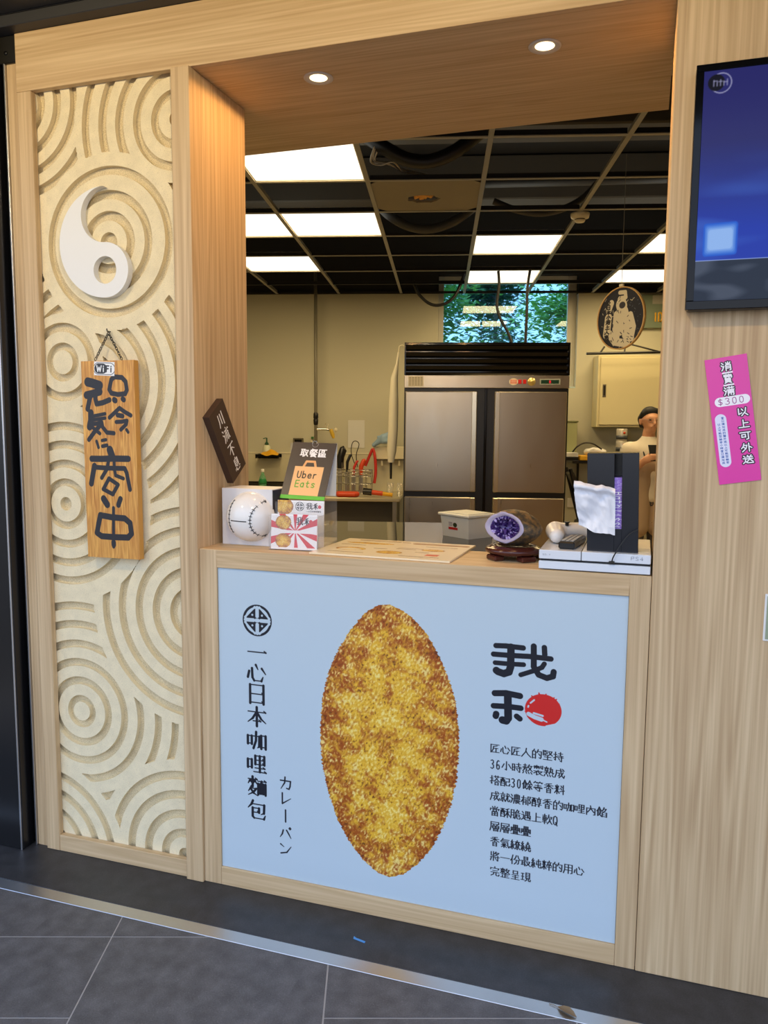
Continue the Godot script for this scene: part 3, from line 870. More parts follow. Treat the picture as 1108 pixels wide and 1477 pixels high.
func row(img: Image, text: String, at: Vector2, pitch: float, size: Vector2, style: Array, c: Color) -> void:
	var x := at.x
	for ch in text:
		var narrow: bool = ch.unicode_at(0) < 128
		glyph(img, ch, Rect2(Vector2(x + (pitch * (0.5 if narrow else 1.0) - size.x * (0.45 if narrow else 1.0)) / 2.0, at.y), Vector2(size.x * (0.45 if narrow else 1.0), size.y)), style, c)
		x += pitch * (0.56 if narrow else 1.0)

func column(img: Image, text: String, at: Vector2, pitch: float, size: Vector2, style: Array, c: Color) -> void:
	var y := at.y
	for ch in text:
		glyph(img, ch, Rect2(Vector2(at.x, y), size), style, c)
		y += pitch

func latin(img: Image, text: String, at: Vector2, pitch: float, size: Vector2, w: float, c: Color) -> void:
	var x := at.x
	for ch in text:
		if ch == "i" or ch == "I" or ch == " ":
			glyph(img, ch, Rect2(x - size.x * 0.25, at.y, size.x, size.y), [w, w, false], c)
			x += pitch * 0.55
		else:
			glyph(img, ch, Rect2(x, at.y, size.x, size.y), [w, w, false], c)
			x += pitch

# strokes given as points in a picture crop, carried over by a function
func brush(img: Image, pts: Array, width: float, c: Color, carry: Callable) -> void:
	for i in maxi(1, pts.size() - 1):
		var p: Vector2 = carry.call(pts[i])
		var q: Vector2 = carry.call(pts[mini(i + 1, pts.size() - 1)])
		pen(img, p, q, width, width, c)

func v2s(line: String) -> Array:
	var n := line.split_floats(" ")
	var out := []
	for i in range(0, n.size(), 2):
		out.append(Vector2(n[i], n[i + 1]))
	return out

func blank(w: int, h: int, c: Color) -> Image:
	var img := Image.create(w, h, false, Image.FORMAT_RGB8)
	img.fill(c)
	return img

func disc(img: Image, at: Vector2, r: Vector2, c: Color) -> void:
	for y in range(maxi(0, int(at.y - r.y - 1)), mini(img.get_height(), int(at.y + r.y + 2))):
		for x in range(maxi(0, int(at.x - r.x - 1)), mini(img.get_width(), int(at.x + r.x + 2))):
			var q := (Vector2(x + 0.5, y + 0.5) - at) / r
			var cover := clampf((1.0 - q.length()) * minf(r.x, r.y) + 0.5, 0.0, 1.0)
			if cover > 0.0:
				img.set_pixel(x, y, img.get_pixel(x, y).lerp(c, cover))

func ring(img: Image, at: Vector2, r: float, w: float, c: Color) -> void:
	for i in 40:
		var a := Vector2.from_angle(TAU * i / 40.0) * r
		var b := Vector2.from_angle(TAU * (i + 1) / 40.0) * r
		pen(img, at + a, at + b, w, w, c)

# crest of the shop: a ring round four corner pieces that leave a cross of light bars
func crest(img: Image, at: Vector2, r: float, ink: Color, ground: Color) -> void:
	ring(img, at, r * 0.92, r * 0.15, ink)
	disc(img, at, Vector2(r, r) * 0.74, ink)
	for s in [-1, 1]:
		pen(img, at + Vector2(0, s * r * 0.26), at + Vector2(0, s * r * 0.8), r * 0.24, r * 0.24, ground)
		pen(img, at + Vector2(s * r * 0.26, 0), at + Vector2(s * r * 0.8, 0), r * 0.24, r * 0.24, ground)
		for q in [-1, 1]:
			disc(img, at + Vector2(s, q) * r * 0.33, Vector2(r, r) * 0.07, ground)
			pen(img, at + Vector2(s * 0.16, q * 0.84) * r, at + Vector2(s * 0.84, q * 0.16) * r, r * 0.13, r * 0.13, ground)
	pen(img, at + Vector2(-0.06, 0) * r, at + Vector2(0.06, 0) * r, r * 0.24, r * 0.24, ground)

# printed picture of crumbed bread inside an outline (pixels)
func bread(img: Image, outline: Array, seed_: int, grain_: float) -> void:
	var top := 1e9
	var bottom := -1e9
	for p in outline:
		top = minf(top, p.y)
		bottom = maxf(bottom, p.y)
	var n1 := noise(seed_, 0.011 / grain_, 3)
	var n2 := noise(seed_ + 1, 0.035 / grain_, 2)
	var n3 := noise(seed_ + 2, 0.075 / grain_, 2)
	var gold := rgb8(228, 176, 50)
	var pale := rgb8(250, 228, 140)
	var brown := rgb8(160, 80, 22)
	var dark := rgb8(92, 40, 14)
	for y in range(maxi(0, int(top)), mini(img.get_height() - 1, int(bottom)) + 1):
		var l := 1e9
		var r := -1e9
		for i in outline.size():
			var p: Vector2 = outline[i]
			var q: Vector2 = outline[(i + 1) % outline.size()]
			if (p.y <= y) != (q.y <= y):
				var x := lerpf(p.x, q.x, (y - p.y) / (q.y - p.y))
				l = minf(l, x)
				r = maxf(r, x)
		if r < l:
			continue
		var ragged := 5.0 * grain_
		l += n3.get_noise_2d(0, y * 1.7) * ragged
		r += n3.get_noise_2d(900, y * 1.7) * ragged
		var half := (bottom - top) / 2.0
		for x in range(maxi(0, int(l)), mini(img.get_width() - 1, int(r)) + 1):
			var rim := minf(minf(x - l, r - x), minf(y - top, bottom - y) * 0.8) / (half * 0.32)
			var a := n1.get_noise_2d(x, y)
			var b := n2.get_noise_2d(x, y)
			var c := n3.get_noise_2d(x * 1.25 + y * 0.5, y * 0.8 - x * 0.2)
			var flake := clampf(1.0 - absf(n3.get_noise_2d(y * 0.9 + 500.0, x * 1.2)) * 5.0, 0.0, 1.0)
			var bake := clampf(0.74 - 0.92 * minf(rim, 1.0) + 0.8 * a + 0.9 * b + 0.2, 0.0, 1.0)
			var col := gold.lerp(brown, bake)
			col = col.lerp(pale, clampf(c * 1.1 + b * 0.7 - a * 0.6 - 0.1 + flake * 0.28, 0.0, 0.85))
			col = col.lerp(dark, clampf(-c * 1.1 - b * 0.7 + a * 0.5 - 0.45 + (0.25 if rim < 0.12 else 0.0), 0.0, 0.85))
			img.set_pixel(x, y, col)

# ---------------------------------------------------------------- things on the shop front
# plain slab with the whole print on its front (+z); origin at its centre
func slab(w: float, h: float, t: float) -> Geo:
	var g := Geo.new()
	g.page(Vector3(-w / 2, h / 2, t / 2), Vector3(w / 2, h / 2, t / 2), Vector3(w / 2, -h / 2, t / 2), Vector3(-w / 2, -h / 2, t / 2), Vector3.BACK)
	var e := t / 2
	for q in [[Vector3(-w / 2, -h / 2, e), Vector3(w / 2, -h / 2, e), Vector3.DOWN], [Vector3(w / 2, -h / 2, e), Vector3(w / 2, h / 2, e), Vector3.RIGHT], [Vector3(w / 2, h / 2, e), Vector3(-w / 2, h / 2, e), Vector3.UP], [Vector3(-w / 2, h / 2, e), Vector3(-w / 2, -h / 2, e), Vector3.LEFT]]:
		var a: Vector3 = q[0]
		var b: Vector3 = q[1]
		g.quad(a, b, b - Vector3(0, 0, t), a - Vector3(0, 0, t), q[2])
	g.quad(Vector3(-w / 2, h / 2, -e), Vector3(w / 2, h / 2, -e), Vector3(w / 2, -h / 2, -e), Vector3(-w / 2, -h / 2, -e), Vector3.FORWARD)
	return g

func build_facade_things() -> void:
	# white half of a yin-yang sign, standing proud of the carving
	var r := 0.164
	var poly := PackedVector2Array()
	var n := 40
	for i in n + 1:                                   # outer left half, from the tip at the top down to the bottom
		var a := PI / 2.0 + PI * i / n
		poly.append(Vector2(cos(a), sin(a)) * r)
	for i in range(1, n / 2):                         # lower bulb, right side, up to its rim
		var a := -PI / 2.0 + PI * i / n
		poly.append(Vector2(cos(a), sin(a)) * r / 2.0 + Vector2(0, -r / 2.0))
	var hole := 0.041
	poly.append(Vector2(r / 2.0, -r / 2.0 - 0.00005))
	for i in 33:                                      # round the eye and back out through a hairline
		var a := -TAU * i / 32.0
		poly.append(Vector2(cos(a), sin(a)) * hole + Vector2(-0.001, -r / 2.0) + Vector2(0, -0.00005 if i == 0 else 0.00005 if i == 32 else 0.0))
	poly.append(Vector2(r / 2.0, -r / 2.0 + 0.00005))
	for i in range(n / 2 + 1, n):
		var a := -PI / 2.0 + PI * i / n
		poly.append(Vector2(cos(a), sin(a)) * r / 2.0 + Vector2(0, -r / 2.0))
	for i in range(0, n):                             # concave upper side
		var a := -PI / 2.0 - PI * i / n
		poly.append(Vector2(cos(a), sin(a)) * r / 2.0 + Vector2(0, r / 2.0))
	var t := thing("yin_yang_ornament", "white curved yin-yang half with a round eye on the carved panel", "ornament", Vector3(-1.574, 1.988, 0.0))
	var g := Geo.new()
	g.prism(poly, -0.0218, 0.001)
	part("plate", g, M.white_plastic, t)

	build_hanging_sign()
	build_plaque()

	# screen on the wooden column
	t = thing("wall_television", "black television showing a blue picture on the oak column", "television", Vector3(0.555, 1.718, 0.05))
	box_part("housing", Vector3(-0.472, 0.0, -0.046), Vector3(0.472, 0.548, -0.004), 0.006, M.black_plastic, t)
	var fr := Geo.new()
	for q in [[Vector3(-0.472, 0.0, -0.004), Vector3(0.472, 0.020, 0.0)], [Vector3(-0.472, 0.533, -0.004), Vector3(0.472, 0.548, 0.0)], [Vector3(-0.472, 0.0205, -0.004), Vector3(-0.455, 0.5325, 0.0)], [Vector3(0.455, 0.0205, -0.004), Vector3(0.472, 0.5325, 0.0)]]:
		fr.box(q[0], q[1], 0.0015)
	part("bezel", fr, M.black_gloss, t)
	var sg := Geo.new()
	sg.page(Vector3(-0.455, 0.533, -0.0035), Vector3(0.455, 0.533, -0.0035), Vector3(0.455, 0.020, -0.0035), Vector3(-0.455, 0.020, -0.0035), Vector3.BACK)
	var sm := mat("television_screen", Color(0.01, 0.01, 0.012), 0.2, 0.0, 0.3)
	sm.emission_enabled = true
	sm.emission_operator = BaseMaterial3D.EMISSION_OP_MULTIPLY
	sm.emission = Color.WHITE
	sm.emission_texture = tex(screen_image())
	sm.emission_energy_multiplier = 0.8
	part("screen", sg, sm, t, "blue television picture with a round mark in its corner")
	var al := AreaLight3D.new()
	al.name = "screen_light"
	al.area_size = Vector2(0.9, 0.5)
	al.light_color = Color(0.25, 0.35, 1.0)
	al.light_energy = 0.03
	al.area_range = 8.0
	al.area_attenuation = 2.0
	al.shadow_enabled = true
	al.position = Vector3(0, 0.276, 0.002)
	al.rotation_degrees = Vector3(0, 180, 0)
	t.add_child(al)

	# pink notice
	var c := Vector3(0.2036, 1.4613, 0.0048)
	t = thing("pink_notice", "slanted magenta notice with outlined white lettering and a $300 pill", "notice", c, Basis(Vector3.BACK, deg_to_rad(9.1)))
	part("sheet", slab(0.0935, 0.303, 0.0012), printed("pink_notice_print", pink_image(), 0.25), t)
	# price card whose edge just shows beside the notice
	t = thing("price_card", "small white framed price card low on the oak column", "card", Vector3(0.375, 0.985, 0.0085))
	box_part("mount", Vector3(-0.078, -0.058, -0.005), Vector3(0.078, 0.058, -0.001), 0.001, M.white_plastic, t)
	var pc := slab(0.146, 0.106, 0.0015)
	part("card", pc, mat("card_green", rgb8(150, 160, 130), 0.4), t)

func screen_image() -> Image:
	var img := blank(512, 288, rgb8(36, 40, 120))
	var a := noise(77, 0.009, 2)
	var b := noise(78, 0.02, 1)
	for y in 288:
		for x in 512:
			var v := float(y) / 288.0
			var c := rgb8(44, 44, 108).lerp(rgb8(30, 58, 176), clampf((v - 0.3) * 2.6, 0.0, 1.0))
			c = c.lerp(rgb8(72, 120, 216), clampf(a.get_noise_2d(x * 0.5, y * 2.2) * 0.9 * clampf((v - 0.35) * 4.0, 0.0, 1.0), 0.0, 0.55))
			if v > 0.822:
				c = rgb8(34, 44, 62).lerp(rgb8(96, 104, 122), clampf(b.get_noise_2d(x * 0.7, y * 2.0), 0.0, 0.6))
			elif v > 0.817:
				c = rgb8(150, 170, 230)
			img.set_pixel(x, y, c)
	ring(img, Vector2(21, 16), 12, 1.4, rgb8(150, 150, 186))
	disc(img, Vector2(15, 15), Vector2(10, 10), rgb8(24, 24, 34))
	for i in 5:
		pen(img, Vector2(12 + i * 4, 12 + (i % 2) * 2), Vector2(12 + i * 4, 19), 1.3, 1.3, rgb8(150, 150, 186))
	for i in 3:
		pen(img, Vector2(12 + i * 6, 13 + i), Vector2(16 + i * 6, 13 + i), 1.2, 1.2, rgb8(150, 150, 186))
	for k in 5:
		var c := rgb8(34, 96, 214).lerp(rgb8(150, 190, 250), k / 4.0)
		for y in range(k * 2, 36 - k * 2):
			pen(img, Vector2(12 + k * 1.5, 193 + y), Vector2(46 - k * 1.5, 192 + y), 7, 7, c)
	for q in ["118 252 124 240", "120 248 120 280", "132 240 132 276", "128 250 142 246", "132 262 146 262", "120 270 116 282"]:
		brush(img, v2s(q), 5.0, rgb8(170, 200, 250), func(p: Vector2) -> Vector2: return p)
	return img

func pink_image() -> Image:
	var w := 300
	var h := 972
	var img := blank(w, h, rgb8(226, 62, 164))
	var white := rgb8(244, 240, 246)
	var dark := rgb8(34, 26, 40)
	for pass_ in 2:
		var st: Array = [24.0, 24.0, false] if pass_ == 0 else [9.0, 9.0, false]
		var c := dark if pass_ == 0 else white
		column(img, "消費滿", Vector2(112, 40), 94, Vector2(74, 66), st, c)
		column(img, "以上可外送", Vector2(186, 402), 92, Vector2(76, 64), st, c)
	for i in 2:
		pen(img, Vector2(118, 122 + i * 94), Vector2(184, 120 + i * 94), 12, 12, white)
	pen(img, Vector2(72, 338), Vector2(252, 338), 72, 72, white)
	latin(img, "$300", Vector2(56, 312), 50, Vector2(42, 52), 5, rgb8(150, 60, 130))
	pen(img, Vector2(64, 470), Vector2(64, 800), 82, 82, rgb8(226, 226, 246))
	var blue := rgb8(60, 90, 168)
	var small := "當日滿加成的層外送以上可熟製餘等小時"
	for i in 16:
		glyph(img, small[i % small.length()], Rect2(68, 452 + i * 23, 20, 18), [2.2, 2.2, false], blue)
		if i > 1:
			glyph(img, small[(i + 7) % small.length()], Rect2(38, 452 + i * 23, 20, 18), [2.2, 2.2, false], blue)
	return img

func build_hanging_sign() -> void:
	# plank: front corners read from the picture, 30 mm in front of the facade
	var z := 0.010
	var tl := on_z(115.8, 520.4, z)
	var tr := on_z(193.8, 519.9, z)
	var bl := on_z(128.2, 803.8, z)
	var br := on_z(200.8, 806.2, z)
	var c := (tl + tr + bl + br) / 4.0
	var up := ((tl + tr) - (bl + br)).normalized()
	var side := ((tr + br) - (tl + bl)).normalized()
	side = (side - up * side.dot(up)).normalized()
	var w := ((tr - tl).length() + (br - bl).length()) / 2.0
	var h := ((tl - bl).length() + (tr - br).length()) / 2.0
	var t := thing("hanging_sign", "pine board with black brush lettering hanging from a chain on the carved panel", "sign", c, Basis(side, up, side.cross(up)))
	var img := wood_image(420, 1220, rgb8(240, 186, 96), rgb8(168, 100, 34), false, 41, 0.5)
	# strokes are points in a crop of the picture; carried onto the face of the board
	var carry := func(p: Vector2) -> Vector2:
		var f := (p.y - 172.0) / 1212.0
		return Vector2(420.0 * (p.x - lerpf(368, 418, f)) / lerpf(330, 311, f), 1220.0 * f)
	var ink := rgb8(34, 34, 40)
	for q in [["560 285 547 345 560 368 600 376 645 372 655 350 648 300 625 275 580 270 560 285", 20], ["578 408 584 412", 24], ["630 403 636 408", 22], ["548 515 575 490 610 458 640 480 678 502", 18], ["598 500 628 506", 20], ["590 542 622 540 655 534 650 556 618 588", 17], ["652 588 662 603", 14],
			["412 298 440 305 485 320", 38], ["405 378 440 370 486 358", 32], ["428 385 420 420 412 462", 24], ["462 372 460 400 468 432 505 425 548 408", 22], ["432 486 432 530 424 572", 30], ["436 508 480 500 520 492", 15], ["440 530 520 518", 15], ["428 556 470 552 500 544 505 572 532 606 575 610", 18], ["492 560 455 602 420 650", 20], ["446 578 488 612", 16],
			["468 660 480 698", 14], ["502 655 526 650", 14], ["505 690 532 684", 16], ["550 712 562 745", 34], ["438 768 500 768 560 765 662 765", 26], ["542 780 532 830 500 885", 18], ["576 780 578 830 585 868 632 886", 16], ["455 812 446 860 436 922", 26], ["452 820 540 824 640 824 652 850 672 952", 20], ["545 888 600 925 568 985 510 955 545 888", 18],
			["512 1015 534 1050", 30], ["614 1012 602 1050", 24], ["492 1118 560 1128 640 1132 672 1160 680 1225 660 1250 580 1252 500 1250 472 1230 482 1170 492 1118", 26], ["572 1070 572 1190 573 1312", 16], ["573 1285 574 1300", 24]]:
		brush(img, v2s(q[0]), q[1] * 1.5, ink, carry)
	var g := slab(w, h, 0.022)
	g.x = Transform3D()
	var pl := part("board", g, printed("hanging_sign_print", img, 0.45), t, "pine board with black brush lettering")
	pl.position.z = -0.011
	# small wireless sticker
	var si := blank(160, 96, rgb8(236, 236, 236))
	pen(si, Vector2(36, 48), Vector2(124, 48), 84, 84, rgb8(40, 40, 46))
	pen(si, Vector2(36, 48), Vector2(124, 48), 76, 76, rgb8(240, 240, 240))
	pen(si, Vector2(38, 48), Vector2(68, 48), 70, 70, rgb8(34, 34, 40))
	latin(si, "Wi", Vector2(20, 26), 44, Vector2(38, 44), 8, rgb8(240, 240, 240))
	latin(si, "Fi", Vector2(92, 26), 34, Vector2(28, 44), 9, rgb8(34, 34, 40))
	var sp := slab(0.074, 0.042, 0.0006)
	var at := inv(t, on_z(150.5, 531.8, z))
	var stk := part("sticker", sp, printed("wireless_sticker", si, 0.3), t, "white rounded Wi Fi sticker")
	stk.transform = Transform3D(Basis(Vector3.BACK, deg_to_rad(-3.0)), Vector3(at.x, at.y, 0.0005))
	# chain of small links from two eyelets to a hook
	var hook := inv(t, on_z(156.5, 480.0, -0.012))
	for e in [inv(t, on_z(137.5, 519.0, 0.008)), inv(t, on_z(176.0, 518.5, 0.008))]:
		var cg := Geo.new()
		var count := 11
		for i in count:
			var m: Vector3 = hook.lerp(e, (i + 0.5) / count)
			var dir: Vector3 = (e - hook).normalized()
			var flat := Vector3.BACK if i % 2 == 0 else dir.cross(Vector3.BACK).normalized()
			var lat := dir.cross(flat).normalized()
			var loop := []
			for k in 9:
				var a := TAU * k / 8.0
				loop.append(m + dir * cos(a) * 0.0068 + lat * sin(a) * 0.0036)
			cg.tube(loop, 0.0011, 5, false)
		part("chain", cg, M.dark_steel, t)
	var hg := Geo.new()
	hg.tube([hook + Vector3(0, 0.004, -0.0095), hook + Vector3(0, 0.004, 0.006), hook + Vector3(0, 0.012, 0.008)], 0.002, 6)
	part("hook", hg, M.dark_steel, t)

func build_plaque() -> void:
	# dark block with white characters, stuck slanting on the inner face of the pilaster (x = -1.2673, facing right)
	var x := -1.2673
	var thick := 0.022
	var tl := on_x(299.6, 598.8, x + thick)
	var tr := on_x(322.6, 578.2, x + thick)
	var br := on_x(355.0, 671.8, x + thick)
	var bl := on_x(336.0, 693.6, x + thick)
	var c := (tl + tr + br + bl) / 4.0
	var up := ((tl + tr) - (bl + br)).normalized()
	var side := Vector3.RIGHT.cross(up).normalized() * -1.0
	var w := ((tr - tl).length() + (br - bl).length()) / 2.0
	var h := ((tl - bl).length() + (tr - br).length()) / 2.0
	var t := thing("calligraphy_plaque", "dark brown block with four white brush characters stuck slanting inside the opening", "plaque", Vector3(x + thick / 2.0 + 0.0003, c.y, c.z), Basis(side, up, side.cross(up)))
	var img := blank(160, 400, rgb8(66, 46, 36))
	column(img, "川流不息", Vector2(56, 34), 90, Vector2(62, 74), [6.0, 8.0, true], rgb8(236, 230, 222))
	var g := slab(w, h, thick)
	part("block", g, printed("plaque_print", img, 0.5), t)


# ---------------------------------------------------------------- things standing on the ledge
func build_ledge_things() -> void:
	build_ball_bank()
	build_leaflets()
	build_menu()
	build_geode()
	build_console()
	build_tissue()

func build_ball_bank() -> void:
	var zf := -0.115
	var o := Vector3(-1.164, LEDGE, zf)
	var t := thing("baseball_bank", "white box with a glossy half baseball and coin slot bulging from its front", "coin bank", o)
	var g := Geo.new()
	g.box(Vector3(-0.0875, 0.0, -0.120), Vector3(0.0870, 0.177, 0.0), 0.001)
	part("box", g, mat("box_card", rgb8(226, 222, 220), 0.55), t)
	box_part("side_print", Vector3(0.0872, 0.004, -0.118), Vector3(0.0878, 0.174, -0.002), 0.0, mat("navy_card", rgb8(28, 32, 60), 0.4), t, "navy side of the box")
	var r := 0.079
	var c := inv(t, on_z(357.5, 746.0, zf + 0.02))
	c.z = -0.008
	var b := Geo.new()
	var prof := []
	for i in 25:
		var a := PI / 2.0 * i / 24.0
		prof.append(Vector2(r * cos(a), r * sin(a)))
	prof[24].x = 0.0
	b.lathe(prof, 64, c, Basis(Vector3.RIGHT, PI / 2.0))
	var ballo := part("ball", b, M.white_gloss, t)
	# a crop pixel off the centre of the ball as a place on its surface
	var on_ball := func(px: float, py: float, lift: float) -> Vector3:
		var v := Vector2((px - 507.0) / 5.278 * 0.00232, -(py - 980.0) / 5.278 * 0.00222)
		if v.length() > r * 0.97:
			v = v.normalized() * r * 0.97
		return c + Vector3(v.x, v.y, sqrt(r * r - v.length_squared())).normalized() * (r + lift)
	var seams := [["672 832 630 862 600 905 582 950 575 1000 580 1050 596 1092 630 1122 672 1138", -1.0], ["432 850 416 890 410 940 409 1000 414 1050 428 1090", 1.0]]
	for s in seams:
		var line := []
		for p in v2s(s[0]):
			line.append(on_ball.call(p.x, p.y, 0.0005))
		line = smooth_line(line, 4)
		var sg := Geo.new()
		sg.tube(line, 0.0011, 5, false)
		for i in range(1, line.size() - 1, 2):
			var dir: Vector3 = (line[i + 1] - line[i - 1]).normalized()
			var n: Vector3 = (line[i] - c).normalized()
			var across := dir.cross(n).normalized()
			sg.tube([line[i] - across * 0.0052 + n * 0.0002, line[i] + n * 0.0008, line[i] + across * 0.0052 + n * 0.0002], 0.0010, 4)
		part("seam", sg, M.ink, ballo, "black stitching")
	var sl := Geo.new()
	var slot := []
	for i in 9:
		slot.append(on_ball.call(lerpf(428, 552, i / 8.0), lerpf(996, 1000, i / 8.0), -0.0004))
	sl.tube(slot, 0.0017, 6)
	part("coin_slot", sl, M.black_plastic, ballo)

func leaflet_image(kind: int) -> Image:
	var img := blank(360, 250, rgb8(244, 240, 238))
	var red := rgb8(214, 58, 66)
	if kind == 0:
		for a in [0.25, 0.75, 1.5, 2.3, 2.8, 3.4, 4.0, 4.7, 5.3, 5.9]:
			pen(img, Vector2(190, 120), Vector2(190, 120) + Vector2.from_angle(a) * 330.0, 4, 78, red)
		for oy in [58, 188]:
			var o := []
			for k in 20:
				var a: float = TAU * k / 20.0
				o.append(Vector2(96, oy) + Vector2(cos(a) * 62, sin(a) * 52))
			bread(img, o, 50 + oy, 0.6)
		pen(img, Vector2(0, 124), Vector2(360, 124), 22, 22, rgb8(244, 240, 238))
		pen(img, Vector2(0, 244), Vector2(360, 244), 16, 16, rgb8(244, 240, 238))
		glyph(img, "我", Rect2(196, 18, 56, 58), [5, 6, false], rgb8(30, 24, 30))
		glyph(img, "禾", Rect2(262, 26, 32, 46), [6, 8, false], rgb8(30, 24, 30))
		disc(img, Vector2(310, 50), Vector2(14, 14), red)
	else:
		var o := []
		for k in 20:
			var a: float = TAU * k / 20.0
			o.append(Vector2(52, 46) + Vector2(cos(a) * 70, sin(a) * 62))
		bread(img, o, 91, 0.6)
		pen(img, Vector2(118, -20), Vector2(150, 120), 14, 14, rgb8(244, 240, 238))
		crest(img, Vector2(172, 44), 34, rgb8(30, 26, 34), rgb8(244, 240, 238))
		glyph(img, "我", Rect2(222, 16, 50, 50), [4.5, 5.5, false], rgb8(30, 24, 30))
		glyph(img, "禾", Rect2(280, 20, 30, 42), [6, 7, false], rgb8(30, 24, 30))
		disc(img, Vector2(326, 44), Vector2(13, 13), red)
		row(img, "一心日本咖哩麵包", Vector2(222, 72), 14.5, Vector2(13, 13), [1.4, 1.6, false], rgb8(60, 54, 60))
	return img

func pickup_image() -> Image:
	var img := blank(330, 400, rgb8(70, 58, 50))
	var white := rgb8(246, 242, 238)
	row(img, "取餐區", Vector2(70, 50), 68, Vector2(58, 60), [7.5, 9.0, false], white)
	pen(img, Vector2(120, 190), Vector2(136, 146), 17, 17, rgb8(232, 168, 106))
	pen(img, Vector2(136, 146), Vector2(198, 146), 17, 17, rgb8(232, 168, 106))
	pen(img, Vector2(198, 146), Vector2(214, 190), 17, 17, rgb8(232, 168, 106))
	img.fill_rect(Rect2i(58, 184, 218, 216), rgb8(240, 184, 122))
	latin(img, "Uber", Vector2(86, 220), 40, Vector2(35, 52), 7.5, rgb8(52, 36, 26))
	latin(img, "Eats", Vector2(86, 288), 40, Vector2(35, 52), 7.5, rgb8(96, 156, 40))
	ring(img, Vector2(172, 12), 22, 5, rgb8(130, 124, 118))
	return img

func build_leaflets() -> void:
	var o := Vector3(-0.990, LEDGE, -0.155)
	var turn := Basis(Vector3.UP, deg_to_rad(4.0))
	var t := thing("leaflet_holder", "clear acrylic stepped leaflet stand beside the baseball box", "leaflet stand", o, turn)
	var ac: Material = M.acrylic
	box_part("base", Vector3(-0.077, 0.0, -0.094), Vector3(0.077, 0.002, 0.094), 0.0005, ac, t)
	box_part("front_lip", Vector3(-0.077, 0.0021, 0.0915), Vector3(0.077, 0.105, 0.0935), 0.0005, ac, t)
	box_part("divider", Vector3(-0.077, 0.0021, 0.040), Vector3(0.077, 0.142, 0.042), 0.0005, ac, t)
	for s in [-1, 1]:
		box_part("cheek", Vector3(s * 0.0771, 0.0, -0.094), Vector3(s * 0.0790, 0.105, 0.0935), 0.0005, ac, t)
	box_part("back_plate", Vector3(-0.077, 0.0021, -0.0935), Vector3(0.0790, 0.318, -0.0915), 0.0005, ac, t)
	# printed cards that stand in it
	var lf := thing("leaflet", "red and white sunburst leaflet with bread pictures in the front pocket", "leaflet", o + turn * Vector3(0, 0.0555, 0.083), turn * Basis(Vector3.RIGHT, deg_to_rad(-4.0)), "leaflets in the stand")
	part("card", slab(0.146, 0.106, 0.006), printed("leaflet_sunburst", leaflet_image(0), 0.3), lf)
	lf = thing("leaflet", "white leaflet with crest and bread corner in the middle pocket", "leaflet", o + turn * Vector3(0, 0.074, 0.026), turn * Basis(Vector3.RIGHT, deg_to_rad(-3.0)), "leaflets in the stand")
	part("card", slab(0.150, 0.142, 0.005), printed("leaflet_crest", leaflet_tall(), 0.3), lf)
	# pick-up sign leaning back on the stand, with its green foot
	var bottom := (on_z(405, 714.6, -0.150) + on_z(468.8, 715, -0.150)) / 2.0
	var top := (on_z(423, 638.7, -0.238) + on_z(486.8, 638.7, -0.238)) / 2.0
	var up := (top - bottom).normalized()
	var side := Vector3.RIGHT
	side = (side - up * side.dot(up)).normalized()
	var sg := thing("pickup_sign", "dark brown pickup sign with a tan paper bag print leaning above the leaflets", "sign", (bottom + top) / 2.0, Basis(side, up, side.cross(up)))
	part("card", slab(0.149, (top - bottom).length(), 0.002), printed("pickup_sign_print", pickup_image(), 0.35), sg)
	var gl := Geo.new()
	var h := (top - bottom).length() / 2.0
	gl.box(Vector3(-0.0745, -h - 0.013, -0.001), Vector3(0.0745, -h - 0.0002, 0.001), 0.0003)
	part("foot_strip", gl, mat("lime", rgb8(92, 186, 48), 0.4), sg, "lime green strip along the bottom")
	var bk := Geo.new()
	bk.x = Transform3D(sg.transform.basis.inverse(), Vector3.ZERO)
	var e := sg.transform.basis * Vector3(0, h, -0.002)
	bk.quad(e + Vector3(-0.0745, 0, 0), e + Vector3(0.0745, 0, 0), e + Vector3(0.0745, -0.165, 0.012), e + Vector3(-0.0745, -0.165, 0.012), Vector3.FORWARD)
	part("back_leaf", bk, M.white_plastic, sg)
	var cl := Geo.new()
	cl.tube([Vector3(-0.008, h - 0.004, 0.0016), Vector3(-0.006, h + 0.004, 0.003), Vector3(0.006, h + 0.004, 0.003), Vector3(0.008, h - 0.004, 0.0016)], 0.0016, 6)
	part("ring", cl, M.steel, sg)

func leaflet_tall() -> Image:
	var src := leaflet_image(1)
	var img := blank(360, 340, rgb8(244, 240, 238))
	img.blit_rect(src, Rect2i(0, 0, 360, 110), Vector2i(0, 0))
	return img

